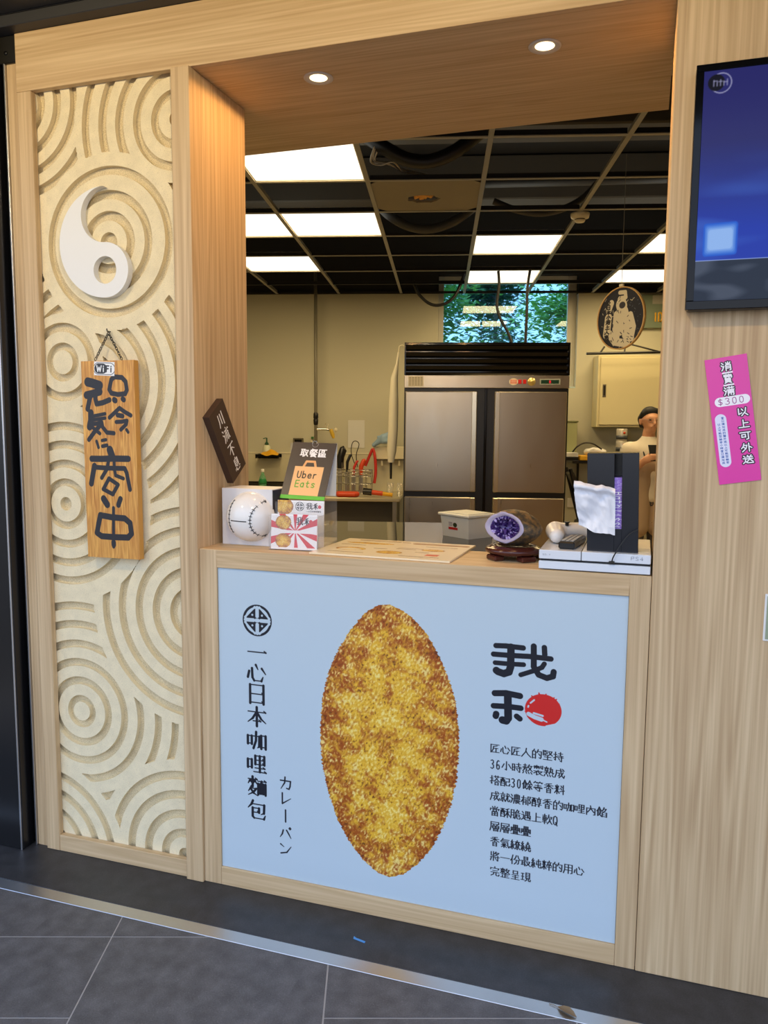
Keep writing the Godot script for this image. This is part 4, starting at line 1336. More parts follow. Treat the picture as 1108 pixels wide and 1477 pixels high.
func build_menu() -> void:
	var img := blank(640, 450, rgb8(240, 222, 186))
	var br := rgb8(150, 104, 56)
	pen(img, Vector2(80, 40), Vector2(280, 40), 16, 16, br)
	pen(img, Vector2(300, 44), Vector2(330, 44), 14, 14, br)
	pen(img, Vector2(372, 62), Vector2(608, 62), 40, 40, rgb8(176, 132, 76))
	for k in 4:
		var o := []
		var c: Vector2 = [Vector2(160, 120), Vector2(130, 290), Vector2(330, 330), Vector2(500, 220)][k]
		var r: Vector2 = [Vector2(120, 22), Vector2(72, 42), Vector2(60, 40), Vector2(54, 30)][k]
		for i in 18:
			o.append(c + Vector2(cos(TAU * i / 18.0), sin(TAU * i / 18.0)) * r)
		bread(img, o, 60 + k, 0.6)
	disc(img, Vector2(130, 300), Vector2(56, 26), rgb8(240, 222, 186))
	img.fill_rect(Rect2i(500, 320, 60, 44), rgb8(216, 92, 52))
	img.fill_rect(Rect2i(478, 318, 24, 46), rgb8(238, 220, 190))
	for q in [[330, 200, 120], [330, 226, 90], [440, 130, 150], [40, 180, 120], [60, 380, 170], [400, 396, 180], [440, 290, 60], [230, 250, 60]]:
		for i in 8:
			pen(img, Vector2(q[0] + q[2] * i / 8.0, q[1]), Vector2(q[0] + q[2] * (i + 0.7) / 8.0, q[1]), 9, 9, rgb8(130, 96, 60))
	var t := thing("menu_sheet", "cream laminated menu sheet lying flat on the counter ledge", "menu", Vector3(-0.699, LEDGE + 0.0032, -0.176), Basis(Vector3.UP, deg_to_rad(-1.6)) * Basis(Vector3.RIGHT, -PI / 2.0))
	part("sheet", slab(0.424, 0.316, 0.005), printed("menu_print", img, 0.22), t)

func build_geode() -> void:
	# carved dark wood stand
	var o := Vector3(-0.337, LEDGE, -0.150)
	var t := thing("geode_stand", "low dark rosewood stand with carved feet under the amethyst", "stand", o, Basis(Vector3.UP, deg_to_rad(-8.0)))
	var wood := mat("rosewood", rgb8(70, 30, 24), 0.18)
	var g := Geo.new()
	g.x = Transform3D(Basis.from_scale(Vector3(1.0, 1.0, 0.95)))
	g.lathe([Vector2(0.0, 0.016), Vector2(0.070, 0.016), Vector2(0.0795, 0.021), Vector2(0.0820, 0.028), Vector2(0.078, 0.034), Vector2(0.070, 0.036), Vector2(0.066, 0.0395), Vector2(0.052, 0.0395), Vector2(0.046, 0.034), Vector2(0.0, 0.034)], 40)
	part("plate", g, wood, t)
	for a in [0.7, 2.25, 3.85, 5.4]:
		var f := Geo.new()
		f.x = Transform3D(Basis(Vector3.UP, -a), Vector3(cos(a) * 0.060, 0, sin(a) * 0.057))
		f.box(Vector3(-0.013, 0.0, -0.024), Vector3(0.019, 0.0158, 0.024), 0.004)
		part("foot", f, wood, t)
	# stone, open towards the front left
	var c := Vector3(-0.342, LEDGE + 0.0900, -0.142)
	var axis := Vector3(-0.50, 0.10, 0.86).normalized()
	var lat := Vector3.UP.cross(axis).normalized()
	var up := axis.cross(lat).normalized()
	t = thing("amethyst_geode", "brown egg-shaped geode with a white rim and purple crystals inside", "geode", c, Basis(lat, up, axis))
	var nz := noise(15, 22.0, 3)
	# profile along the axis: [radius, distance]; widths are stretched sideways
	var outer := [[0.0, -0.072], [0.022, -0.069], [0.038, -0.057], [0.049, -0.036], [0.0525, -0.010], [0.0505, 0.012], [0.0465, 0.028], [0.0440, 0.036]]
	var rim := [[0.0440, 0.036], [0.0425, 0.0385], [0.0380, 0.038], [0.0330, 0.032]]
	var inner := [[0.0330, 0.032], [0.0310, 0.022], [0.0245, 0.008], [0.0150, -0.004], [0.0, -0.008]]
	var skins := [[outer, geode_skin(), "shell"], [rim, mat("geode_rim", rgb8(168, 160, 184), 0.4), "rim"], [inner, mat("geode_lining", rgb8(96, 70, 140), 0.25), "lining"]]
	for s in skins:
		var sg := Geo.new(true)
		var n := 44
		for i in s[0].size() - 1:
			for k in n:
				var quad := []
				for q in [[i, k], [i + 1, k], [i + 1, k + 1], [i, k + 1]]:
					quad.append(geode_point(s[0][q[0]][0], s[0][q[0]][1], TAU * (q[1] % n) / n, nz))
				var mid: Vector3 = (quad[0] + quad[1] + quad[2] + quad[3]) / 4.0
				var out: Vector3 = mid if s[2] == "shell" else (Vector3.BACK if s[2] == "rim" else Vector3(0, 0, 0.05) - mid)
				sg.soft(true)
				sg.quad(quad[0], quad[1], quad[2], quad[3], out)
		part(s[2], sg, s[1], t)
	var rng := RandomNumberGenerator.new()
	rng.seed = 4
	for batch in 2:
		var cg := Geo.new()
		for i in [210, 70][batch]:
			var f := sqrt(rng.randf()) * 3.99
			var a := rng.randf() * TAU
			var k := int(f)
			var q0: Array = inner[4 - k]
			var q1: Array = inner[3 - k]
			var r: float = lerpf(q0[0], q1[0], f - k)
			var d: float = lerpf(q0[1], q1[1], f - k)
			var p := geode_point(r, d, a, nz)
			var dir := (Vector3(0, 0, 0.035) - p).normalized() + Vector3(rng.randf() - 0.5, rng.randf() - 0.5, rng.randf() - 0.5) * 0.7
			var size := rng.randf_range(0.0026, 0.0062)
			cg.x = Transform3D(Basis(Quaternion(Vector3.UP, dir.normalized())), p)
			for e in 6:
				var v0 := Vector3(cos(TAU * e / 6.0), 0, sin(TAU * e / 6.0)) * size * 0.6
				var v1 := Vector3(cos(TAU * (e + 1) / 6.0), 0, sin(TAU * (e + 1) / 6.0)) * size * 0.6
				var m := v0 + v1
				cg.quad(v0, v1, v1 + Vector3.UP * size, v0 + Vector3.UP * size, m)
				cg.tri(v0 + Vector3.UP * size, v1 + Vector3.UP * size, Vector3.UP * size * 1.9, m + Vector3.UP * 0.01)
		cg.x = Transform3D()
		var am := mat("amethyst", rgb8(56, 32, 96), 0.08) if batch == 0 else mat("amethyst_pale", rgb8(176, 158, 214), 0.1)
		var cr := part("crystals", cg, am, t, "dark purple amethyst crystals" if batch == 0 else "pale lilac crystal tips")
		cr.set_meta("kind", "stuff")

func geode_skin() -> Material:
	var m := mat("geode_skin", Color.WHITE, 0.55)
	var img := blank(192, 192, Color.WHITE)
	var a := noise(71, 0.03, 3)
	var b := noise(72, 0.15, 2)
	for y in 192:
		for x in 192:
			var v := clampf(0.5 + a.get_noise_2d(x, y) * 1.3 + b.get_noise_2d(x, y) * 0.4, 0.0, 1.0)
			img.set_pixel(x, y, rgb8(58, 54, 46).lerp(rgb8(132, 102, 62), v))
	triplanar(m, img, Vector3.ONE / 0.16)
	return m

func geode_point(r: float, d: float, a: float, nz: FastNoiseLite) -> Vector3:
	var point := 1.0 + 0.14 * cos(2.0 * a)
	var p := Vector3(cos(a) * r * 1.38 * point, sin(a) * r * 1.0, d)
	return p * (1.0 + 0.09 * nz.get_noise_3dv(p))

func build_console() -> void:
	var o := Vector3(-0.1086, LEDGE, -0.004)
	var t := thing("game_console", "flat white game console with a slit front under the tissue box", "game console", o)
	var white := mat("console_white", rgb8(222, 226, 232), 0.25)
	var w := 0.1400
	box_part("lower_shell", Vector3(-w, 0.003, -0.300), Vector3(w, 0.0235, 0.0), 0.0012, white, t)
	box_part("feet", Vector3(-w + 0.01, 0.0, -0.240), Vector3(w - 0.01, 0.0029, -0.012), 0.0, M.black_plastic, t)
	box_part("middle", Vector3(-w + 0.002, 0.0236, -0.298), Vector3(w - 0.002, 0.0294, -0.009), 0.0, M.black_plastic, t)
	var split := -w + 0.1085
	box_part("upper_shell", Vector3(-w, 0.0295, -0.300), Vector3(split - 0.0008, 0.053, 0.0), 0.0012, mat("console_gloss", rgb8(224, 226, 230), 0.07), t)
	box_part("upper_shell", Vector3(split + 0.0008, 0.0295, -0.300), Vector3(w, 0.053, 0.0), 0.0012, white, t)
	box_part("seam", Vector3(split - 0.0007, 0.0295, -0.298), Vector3(split + 0.0007, 0.0522, -0.0006), 0.0, M.black_plastic, t)
	for q in [["PS4", 0.091, 0.0305, 0.011, 0.0095, 0.010, 0.0009], ["SONY", -0.131, 0.0385, 0.0055, 0.0045, 0.0045, 0.0005]]:
		var g := Geo.new()
		var x: float = q[1]
		for ch in q[0]:
			for piece in STROKES[ch].split("/"):
				var pts := []
				for p in v2s(piece):
					pts.append(Vector3(x + p.x / 100.0 * q[4], 0.0375 + q[5] * (1.0 - p.y / 100.0) - (0.0 if q[0] == "PS4" else -0.001), 0.0002))
				g.tube(pts, q[6] * 0.6, 4)
			x += q[3]
		part("lettering", g, mat("grey_print", rgb8(120, 124, 134), 0.5), t)

	# white game pad lying on it
	var c := Vector3(-0.178, LEDGE + 0.0531, -0.212)
	t = thing("game_pad", "white game controller lying on the console behind the remote control", "game controller", c, Basis(Vector3.UP, deg_to_rad(28.0)))
	var bones := [[Vector3(-0.05, 0.028, 0.0), Vector3(0.05, 0.028, 0.0), 0.021, 0.021], [Vector3(-0.056, 0.028, 0.0), Vector3(-0.072, 0.022, 0.055), 0.026, 0.0205], [Vector3(0.056, 0.028, 0.0), Vector3(0.072, 0.022, 0.055), 0.026, 0.0205], [Vector3(-0.05, 0.034, -0.018), Vector3(0.05, 0.034, -0.018), 0.014, 0.014]]
	var g := Geo.new(true)
	nets(g, bones, 0.012, 0.004)
	part("body", g, mat("pad_white", rgb8(226, 224, 222), 0.3), t)
	for s in [-1, 1]:
		var sk := Geo.new()
		sk.lathe([Vector2(0.0, 0.0), Vector2(0.005, 0.0), Vector2(0.005, 0.008), Vector2(0.0085, 0.009), Vector2(0.0085, 0.012), Vector2(0.0, 0.011)], 16, Vector3(s * 0.026, 0.044, 0.014))
		part("stick", sk, M.black_plastic, t)
	# black remote control
	t = thing("remote_control", "black remote control with rows of keys lying on the console", "remote control", Vector3(-0.172, LEDGE + 0.0531, -0.105), Basis(Vector3.UP, deg_to_rad(-7.0)))
	box_part("body", Vector3(-0.0215, 0.0, -0.085), Vector3(0.0215, 0.020, 0.075), 0.004, M.black_plastic, t)
	var km := mat("key_grey", rgb8(150, 150, 150), 0.5)
	for r in 9:
		for k in 3:
			box_part("key", Vector3(-0.0165 + k * 0.0118, 0.0200, 0.052 - r * 0.0145), Vector3(-0.0165 + k * 0.0118 + 0.0092, 0.0222, 0.052 - r * 0.0145 + 0.0092), 0.0008, km, t)

func build_tissue() -> void:
	var base := LEDGE + 0.0532
	var c := Vector3(-0.0640, base, -0.075)
	var t := thing("tissue_box", "tall black acrylic tissue box with an upright slot on the console", "tissue box", c, Basis(Vector3.BACK, deg_to_rad(1.6)))
	var blk := mat("box_black", rgb8(30, 32, 38), 0.2)
	var h := 0.2560
	box_part("front_plate", Vector3(-0.064, 0.0, 0.0445), Vector3(0.0040, h, 0.0475), 0.0008, blk, t)
	box_part("front_plate", Vector3(0.0225, 0.0, 0.0445), Vector3(0.064, h, 0.0475), 0.0008, blk, t)
	box_part("front_plate", Vector3(0.0040, 0.0, 0.0445), Vector3(0.0225, 0.060, 0.0475), 0.0, blk, t)
	for s in [-1, 1]:
		box_part("side_plate", Vector3(s * 0.061, 0.0, -0.047), Vector3(s * 0.064, h, 0.0444), 0.0, blk, t)
	box_part("back_plate", Vector3(-0.0609, 0.0, -0.047), Vector3(0.0609, h, -0.044), 0.0, blk, t)
	box_part("top_plate", Vector3(-0.0609, h - 0.003, -0.0439), Vector3(0.0609, h, 0.0444), 0.0, blk, t)
	# pack of tissues with purple wrapper behind the slot
	var wr := blank(80, 640, rgb8(150, 120, 208))
	var nz := noise(8, 0.05, 2)
	for y in 640:
		for x in 80:
			wr.set_pixel(x, y, rgb8(142, 108, 204).lerp(rgb8(214, 204, 238), clampf(nz.get_noise_2d(x, y) * 1.4, 0.0, 0.8)))
	var yy := 150.0
	for ch in "BathTissue":
		var pts := STROKES.get(ch, "")
		for piece in pts.split("/"):
			var line := v2s(piece)
			for i in line.size() - 1:
				pen(wr, Vector2(72 - line[i].y * 0.62, yy + line[i].x * 0.40), Vector2(72 - line[i + 1].y * 0.62, yy + line[i + 1].x * 0.40), 6, 6, rgb8(250, 248, 255))
		yy += 46.0
	var pk := thing("tissue_pack", "purple wrapped tissue pack showing in the slot of the black box", "tissue pack", t.transform * Vector3(0.0133, 0.1150, 0.004), t.transform.basis)
	part("wrapper", slab(0.040, 0.155, 0.075), printed("tissue_wrapper", wr, 0.35), pk)
	# tissue pulled out of the slot and hanging to the left
	var ts := thing("paper_tissue", "crumpled white tissue hanging out of the black box", "tissue", c + Vector3(0, 0.05, 0.055))
	var tl := on_z(829, 694, 0.014)
	var tr := on_z(888, 704, -0.018)
	var br := on_z(887, 774, -0.018)
	var bl := on_z(833, 760, 0.008)
	var g := Geo.new(true)
	var n := 26
	var wob := noise(3, 1.1, 3)
	var grid := []
	for j in n + 1:
		for i in n + 1:
			var a := float(i) / n
			var b := float(j) / n
			var p := tl.lerp(tr, a).lerp(bl.lerp(br, a), b)
			var fold := absf(fmod(a * 1.7 + b * 1.3, 1.0) - 0.5)
			p.z += 0.012 * sin(b * 5.0 + a * 2.5) * (1.0 - a) + 0.014 * (fold - 0.25) * (1.0 - a * 0.6) + 0.010 * wob.get_noise_2d(a * 2.0, b * 2.0)
			if b < 0.16:
				p.z += 0.016 * sin(b / 0.16 * PI)
			p.x += 0.006 * wob.get_noise_2d(a * 1.5 + 9.0, b * 1.5) * (1.0 - a)
			p.y += 0.008 * wob.get_noise_2d(a * 1.5, b * 1.5 + 9.0)
			p.z = maxf(p.z, -0.0205)
			grid.append(inv(ts, p))
	for j in n:
		for i in n:
			var q := j * (n + 1) + i
			g.quad(grid[q], grid[q + 1], grid[q + n + 2], grid[q + n + 1], Vector3.BACK)
	part("sheet", g, mat("paper_white", rgb8(238, 236, 238), 0.8), ts)
	# cable hanging in front of the box and plugged into the console
	var wire := []
	for p in [[921, 764, -0.012], [912, 768, -0.008], [903, 776, -0.002], [893, 790, 0.004], [885, 803, 0.004], [882.5, 811, 0.001]]:
		wire.append(on_z(p[0], p[1], p[2]))
	var wt := thing("usb_cable", "thin black cable plugged into the slit of the white console", "cable", wire[-1])
	var wg := Geo.new()
	var local := []
	for p in wire:
		local.append(p - wire[-1])
	wg.tube(smooth_line(local, 5), 0.0017, 6)
	part("cord", wg, M.black_plastic, wt)
	box_part("plug", Vector3(-0.007, -0.0035, -0.014), Vector3(0.007, 0.0025, 0.003), 0.0008, M.dark_steel, wt)


# ---------------------------------------------------------------- soft bodies from jointed bones: [from, to, radius, radius]; smooth union, meshed as surface nets
func field(bones: Array, p: Vector3, k: float) -> float:
	var d := 1e9
	for b in bones:
		var a: Vector3 = b[0]
		var ab: Vector3 = b[1] - a
		var t := clampf((p - a).dot(ab) / maxf(ab.length_squared(), 1e-9), 0.0, 1.0)
		var e := p.distance_to(a + ab * t) - lerpf(b[2], b[3], t)
		var h := maxf(k - absf(d - e), 0.0) / k
		d = minf(d, e) - h * h * k * 0.25
	return d

func nets(g: Geo, bones: Array, k: float, cell: float) -> void:
	var lo := Vector3.ONE * 1e9
	var hi := -lo
	for b in bones:
		for i in 2:
			var m: Vector3 = Vector3.ONE * (b[2 + i] + cell * 2.5 + k * 0.25)
			lo = lo.min(b[i] - m)
			hi = hi.max(b[i] + m)
	var n := Vector3i(((hi - lo) / cell).ceil()) + Vector3i.ONE
	var values := PackedFloat32Array()
	values.resize(n.x * n.y * n.z)
	values.fill(1.0)
	var done := PackedByteArray()
	done.resize(values.size())
	for b in bones:
		var r: float = maxf(b[2], b[3]) + cell * 2.5 + k * 0.3
		var p0 := Vector3i((((b[0] as Vector3).min(b[1]) - Vector3.ONE * r - lo) / cell).floor()).clamp(Vector3i.ZERO, n - Vector3i.ONE)
		var p1 := Vector3i((((b[0] as Vector3).max(b[1]) + Vector3.ONE * r - lo) / cell).ceil()).clamp(Vector3i.ZERO, n - Vector3i.ONE)
		for z in range(p0.z, p1.z + 1):
			for y in range(p0.y, p1.y + 1):
				for x in range(p0.x, p1.x + 1):
					var i := (z * n.y + y) * n.x + x
					if done[i] == 0:
						done[i] = 1
						values[i] = field(bones, lo + Vector3(x, y, z) * cell, k)
	var at := {}
	for z in n.z - 1:
		for y in n.y - 1:
			for x in n.x - 1:
				var i := (z * n.y + y) * n.x + x
				if values[i] == 1.0 and values[i + 1] == 1.0 and values[i + n.x] == 1.0:
					continue
				var inside := 0
				for c in 8:
					if values[i + (c & 1) + (n.x if c & 2 else 0) + (n.x * n.y if c & 4 else 0)] < 0.0:
						inside += 1
				if inside == 0 or inside == 8:
					continue
				var sum := Vector3.ZERO
				var count := 0
				for c in 8:
					var vc := values[i + (c & 1) + (n.x if c & 2 else 0) + (n.x * n.y if c & 4 else 0)]
					for ax in 3:
						var bit := 1 << ax
						if c & bit:
							continue
						var e := c | bit
						var ve := values[i + (e & 1) + (n.x if e & 2 else 0) + (n.x * n.y if e & 4 else 0)]
						if (vc < 0.0) != (ve < 0.0):
							var pc := Vector3(c & 1, (c >> 1) & 1, (c >> 2) & 1)
							var pe := Vector3(e & 1, (e >> 1) & 1, (e >> 2) & 1)
							sum += pc.lerp(pe, vc / (vc - ve))
							count += 1
				at[i] = lo + (Vector3(x, y, z) + sum / count) * cell
	g.soft(true)
	var step := [1, n.x, n.x * n.y]
	for z in range(1, n.z - 1):
		for y in range(1, n.y - 1):
			for x in range(1, n.x - 1):
				var i := (z * n.y + y) * n.x + x
				for ax in 3:
					var j: int = i + step[ax]
					if (values[i] < 0.0) == (values[j] < 0.0):
						continue
					var s1: int = step[(ax + 1) % 3]
					var s2: int = step[(ax + 2) % 3]
					if not (at.has(i) and at.has(i - s1) and at.has(i - s2) and at.has(i - s1 - s2)):
						continue
					var out := Vector3.ZERO
					out[ax] = 1.0 if values[i] < 0.0 else -1.0
					g.quad(at[i], at[i - s1], at[i - s1 - s2], at[i - s2], out)

# ---------------------------------------------------------------- kitchen walls, window, ceiling grid
func rbox(lo: Vector3, hi: Vector3, bevel := 0.0) -> Geo:
	# box in kitchen coordinates (x, height, distance), for a node turned with the kitchen at the origin of those coordinates
	var g := Geo.new()
	g.box(Vector3(lo.x, lo.y, -hi.z), Vector3(hi.x, hi.y, -lo.z), bevel)
	return g

func rstruct(called: String) -> Node3D:
	return struct(called, room(0, 0, 0), Basis(Vector3.UP, PHI))

func build_kitchen_shell() -> void:
	var cream: Material = M.wall_cream
	var w := rstruct("wall_back")
	part("plaster", rbox(Vector3(-3.3, 0, BACK), Vector3(-0.045, GRID_Y, BACK + 0.2)), cream, w)
	part("plaster", rbox(Vector3(1.275, 0, BACK), Vector3(3.5, GRID_Y, BACK + 0.2)), cream, w)
	part("plaster", rbox(Vector3(-0.045, 0, BACK), Vector3(1.275, 1.815, BACK + 0.2)), cream, w)
	part("upper_plaster", rbox(Vector3(-3.3, GRID_Y, BACK), Vector3(-0.045, 3.6, BACK + 0.2)), M.wall_black, w)
	part("upper_plaster", rbox(Vector3(1.275, GRID_Y, BACK), Vector3(3.5, 3.6, BACK + 0.2)), M.wall_black, w)
	part("upper_plaster", rbox(Vector3(-0.045, 2.885, BACK), Vector3(1.275, 3.6, BACK + 0.2)), M.wall_black, w)
	w = rstruct("wall_left")
	part("plaster", rbox(Vector3(-3.3, 0, 2.4), Vector3(-3.15, GRID_Y, BACK)), cream, w)
	part("upper_plaster", rbox(Vector3(-3.3, GRID_Y, 2.4), Vector3(-3.15, 3.6, BACK)), M.wall_black, w)
	w = rstruct("wall_right")
	part("plaster", rbox(Vector3(3.35, 0, 1.5), Vector3(3.5, GRID_Y, BACK)), cream, w)
	part("upper_plaster", rbox(Vector3(3.35, GRID_Y, 1.5), Vector3(3.5, 3.6, BACK)), M.wall_black, w)
	# window: frame, two panes, sill
	var win := rstruct("window_1")
	var fm := mat("window_frame", rgb8(206, 202, 186), 0.4)
	part("frame", rbox(Vector3(-0.0445, 1.816, BACK + 0.10), Vector3(0.006, 2.884, BACK + 0.16), 0.003), fm, win)
	part("frame", rbox(Vector3(1.195, 1.816, BACK + 0.10), Vector3(1.2745, 2.884, BACK + 0.16), 0.003), fm, win)
	part("frame", rbox(Vector3(0.0065, 2.815, BACK + 0.10), Vector3(1.1945, 2.884, BACK + 0.16), 0.003), fm, win)
	part("frame", rbox(Vector3(0.0065, 1.816, BACK + 0.10), Vector3(1.1945, 1.875, BACK + 0.16), 0.003), fm, win)
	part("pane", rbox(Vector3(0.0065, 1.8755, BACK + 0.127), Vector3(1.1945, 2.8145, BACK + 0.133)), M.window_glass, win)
	part("sill", rbox(Vector3(-0.0445, 1.8155, BACK + 0.001), Vector3(1.2745, 1.830, BACK + 0.099), 0.002), mat("sill_paint", rgb8(186, 206, 210), 0.5), win)

func build_ceiling() -> void:
	var c := rstruct("ceiling")
	part("slab", rbox(Vector3(-3.6, 3.6, 1.2), Vector3(3.6, 3.75, BACK + 0.2)), M.wall_black, c)
	var y := GRID_Y
	for k in range(-3, 8):
		var x := -1.002 + 0.6 * k
		part("runner", rbox(Vector3(x - 0.012, y, 2.95), Vector3(x + 0.012, y + 0.004, BACK - 0.03)), M.grid_grey, c)
		part("runner_web", rbox(Vector3(x - 0.0015, y + 0.0042, 2.95), Vector3(x + 0.0015, y + 0.034, BACK - 0.03)), M.grid_grey, c)
	for j in range(-2, 6):
		var d := 4.2595 + 0.6 * j
		for k in range(-3, 7):
			var x := -1.002 + 0.6 * k
			part("cross_bar", rbox(Vector3(x + 0.0125, y, d - 0.012), Vector3(x + 0.5875, y + 0.004, d + 0.012)), M.grid_grey if j < 5 else M.grid_black, c)
			part("cross_web", rbox(Vector3(x + 0.0125, y + 0.0042, d - 0.0015), Vector3(x + 0.5875, y + 0.030, d + 0.0015)), M.grid_black, c)
	part("wall_angle", rbox(Vector3(-3.1, y, BACK - 0.029), Vector3(3.3, y + 0.02, BACK - 0.004)), M.grid_black, c)
	# beams and pipes in the dark space above the grid
	part("beam", rbox(Vector3(-3.1, 3.2, 4.9), Vector3(3.3, 3.59, 5.2), 0.01), mat("void_grey", rgb8(84, 80, 72), 0.8), c)
	part("beam", rbox(Vector3(-3.1, 3.25, 6.6), Vector3(3.3, 3.59, 6.85), 0.01), M.void_grey, c)
	# glowing panels that fill single fields of the grid
	for q in [[0, -1, "bright square light panel cut off by the rear edge of the wooden soffit"], [0, 1, "square light panel in the ceiling grid left of the holed tile row"], [-1, 1, "square light panel cut off by the oak jamb beside another panel"], [-1, 3, "square light panel in the ceiling grid above the thin water pipe"], [2, 2, "square light panel in the ceiling grid between the holed tile and smoke detector runners"], [2, 4, "square light panel just above the kitchen window"], [4, 2, "square light panel half hidden by the oak column, over the hoop thread"], [4, 4, "square light panel right above the round embroidery hoop"]]:
		ceiling_panel(-1.002 + 0.6 * q[0] + 0.3, 4.2595 + 0.6 * q[1] + 0.3, q[2])
	# one closed field with a ragged hole
	var tp := room(-1.002 + 0.9, y + 0.0045, 4.5595)
	var t := kthing("ceiling_tile", "grey ceiling tile with a ragged round hole in the open grid", "ceiling tile", tp)
	var n := 28
	var rng := RandomNumberGenerator.new()
	rng.seed = 12
	var hc := inv(t, on_y(611, 287, y + 0.0045))
	var g := Geo.new()
	var rim := []
	for k in n:
		var a := TAU * k / n
		var r := 0.080 * (1.0 + rng.randf_range(-0.13, 0.1))
		rim.append(Vector2(hc.x + cos(a) * r * 1.12, hc.z + sin(a) * r))
	var edge := []
	for k in n:
		var a := TAU * k / n
		var v := Vector2(cos(a), sin(a))
		edge.append(v * 0.2925 / maxf(absf(v.x), absf(v.y)))
	for k in n:
		var l := (k + 1) % n
		for h in [0.0, 0.012]:
			g.quad(Vector3(rim[k].x, h, rim[k].y), Vector3(rim[l].x, h, rim[l].y), Vector3(edge[l].x, h, edge[l].y), Vector3(edge[k].x, h, edge[k].y), Vector3.DOWN if h == 0.0 else Vector3.UP)
		g.quad(Vector3(rim[k].x, 0, rim[k].y), Vector3(rim[l].x, 0, rim[l].y), Vector3(rim[l].x, 0.012, rim[l].y), Vector3(rim[k].x, 0.012, rim[k].y), Vector3(hc.x - rim[k].x, 0, hc.z - rim[k].y))
	part("board", g, mat("tile_grey", rgb8(140, 132, 112), 0.8), t)
	var fl := Geo.new()
	for k in 22:
		var a := rng.randf() * TAU
		var p := Vector3(hc.x + cos(a) * 0.05 * rng.randf(), 0.018 + rng.randf() * 0.006, hc.z + sin(a) * 0.04 * rng.randf())
		var e := Vector3(cos(a * 3.0), 0.1, sin(a * 3.0)) * 0.045
		fl.tube([p - e, p + e * 0.2 + Vector3(0, 0.006, 0), p + e], 0.009, 5)
	part("wool", fl, mat("wool_tan", rgb8(226, 168, 86), 0.9), t, "tan insulation showing in the hole")
	# smoke detector under a runner
	t = kthing("smoke_detector", "round cream smoke detector under the ceiling grid", "smoke detector", on_y(837, 308, y - 0.0003))
	var sd := Geo.new()
	sd.lathe([Vector2(0.0, -0.052), Vector2(0.026, -0.050), Vector2(0.031, -0.040), Vector2(0.031, -0.032), Vector2(0.052, -0.026), Vector2(0.056, -0.010), Vector2(0.056, 0.0), Vector2(0.0, 0.0)], 28)
	part("body", sd, M.cream_plastic, t)
	var sr := Geo.new()
	sr.lathe([Vector2(0.0315, -0.0385), Vector2(0.0325, -0.036), Vector2(0.0315, -0.0335)], 24)
	part("sensor_slit", sr, M.dark_steel, t)
	# two recessed lamps in the wooden soffit
	for p in [[459.5, 112.5, "small round lit downlight in the wooden soffit near the oak jamb"], [786.0, 66.5, "small round lit downlight in the wooden soffit near the oak column"]]:
		soffit_lamp(on_y(p[0], p[1], LINTEL - 0.0003), p[2])
	build_void_lines()

func ceiling_panel(x: float, d: float, label: String) -> void:
	var t := kthing("ceiling_light", label, "ceiling light", room(x, GRID_Y + 0.005, d), "light panels in the ceiling grid")
	var fr := Geo.new()
	fr.box(Vector3(-0.290, 0.0, -0.290), Vector3(0.290, 0.03, -0.2825))
	fr.box(Vector3(-0.290, 0.0, 0.2825), Vector3(0.290, 0.03, 0.290))
	fr.box(Vector3(-0.290, 0.0, -0.2824), Vector3(-0.2825, 0.03, 0.2824))
	fr.box(Vector3(0.2825, 0.0, -0.2824), Vector3(0.290, 0.03, 0.2824))
	part("frame", fr, M.white_plastic, t)
	var e := mat("panel_glow", rgb8(255, 252, 240), 0.5)
	e.emission_enabled = true
	e.emission = rgb8(255, 252, 238)
	e.emission_energy_multiplier = 1.3
	box_part("diffuser", Vector3(-0.2823, 0.004, -0.2823), Vector3(0.2823, 0.012, 0.2823), 0.0, e, t)
	var l := AreaLight3D.new()
	l.name = "panel_light"
	l.area_size = Vector2(0.56, 0.56)
	l.light_color = Color(1.0, 0.86, 0.60)
	l.light_energy = 1.2
	l.area_range = 14.0
	l.area_attenuation = 2.0
	l.shadow_enabled = true
	l.rotation_degrees = Vector3(-90, 0, 0)
	l.position = Vector3(0, 0.002, 0)
	t.add_child(l)

func soffit_lamp(at: Vector3, label: String) -> void:
	var t := thing("soffit_downlight", label, "lamp", at, Basis(), "downlights in the soffit")
	var g := Geo.new()
	g.lathe([Vector2(0.026, 0.0), Vector2(0.030, -0.0015), Vector2(0.040, -0.004), Vector2(0.0435, -0.002), Vector2(0.0435, 0.0)], 32)
	part("rim", g, mat("lamp_rim", rgb8(206, 196, 184), 0.35), t)
	var e := mat("downlight_glow", rgb8(255, 240, 205), 0.4)
	e.emission_enabled = true
	e.emission = rgb8(255, 232, 186)
	e.emission_energy_multiplier = 2.4
	var gl := Geo.new()
	gl.lathe([Vector2(0.0, -0.0035), Vector2(0.018, -0.0028), Vector2(0.0262, -0.0004), Vector2(0.0, -0.0002)], 28)
	part("lens", gl, e, t)
	var l := SpotLight3D.new()
	l.name = "beam"
	l.light_color = Color(1.0, 0.76, 0.46)
	l.light_energy = 0.3
	l.light_size = 0.024
	l.spot_angle = 89.0
	l.spot_angle_attenuation = 0.1
	l.spot_range = 8.0
	l.spot_attenuation = 2.0
	l.shadow_enabled = true
	l.rotation_degrees = Vector3(-90, 0, 0)
	l.position = Vector3(0, -0.006, 0)
	t.add_child(l)

func hung(called: String, label: String, category: String, pts: Array, r: float, m: Material, part_name := "hose") -> void:
	var t := kthing(called, label, category, pts[0])
	var g := Geo.new()
	var line := []
	for p in pts:
		line.append(inv(t, p))
	g.tube(smooth_line(line, 6), r, 8)
	part(part_name, g, m, t)

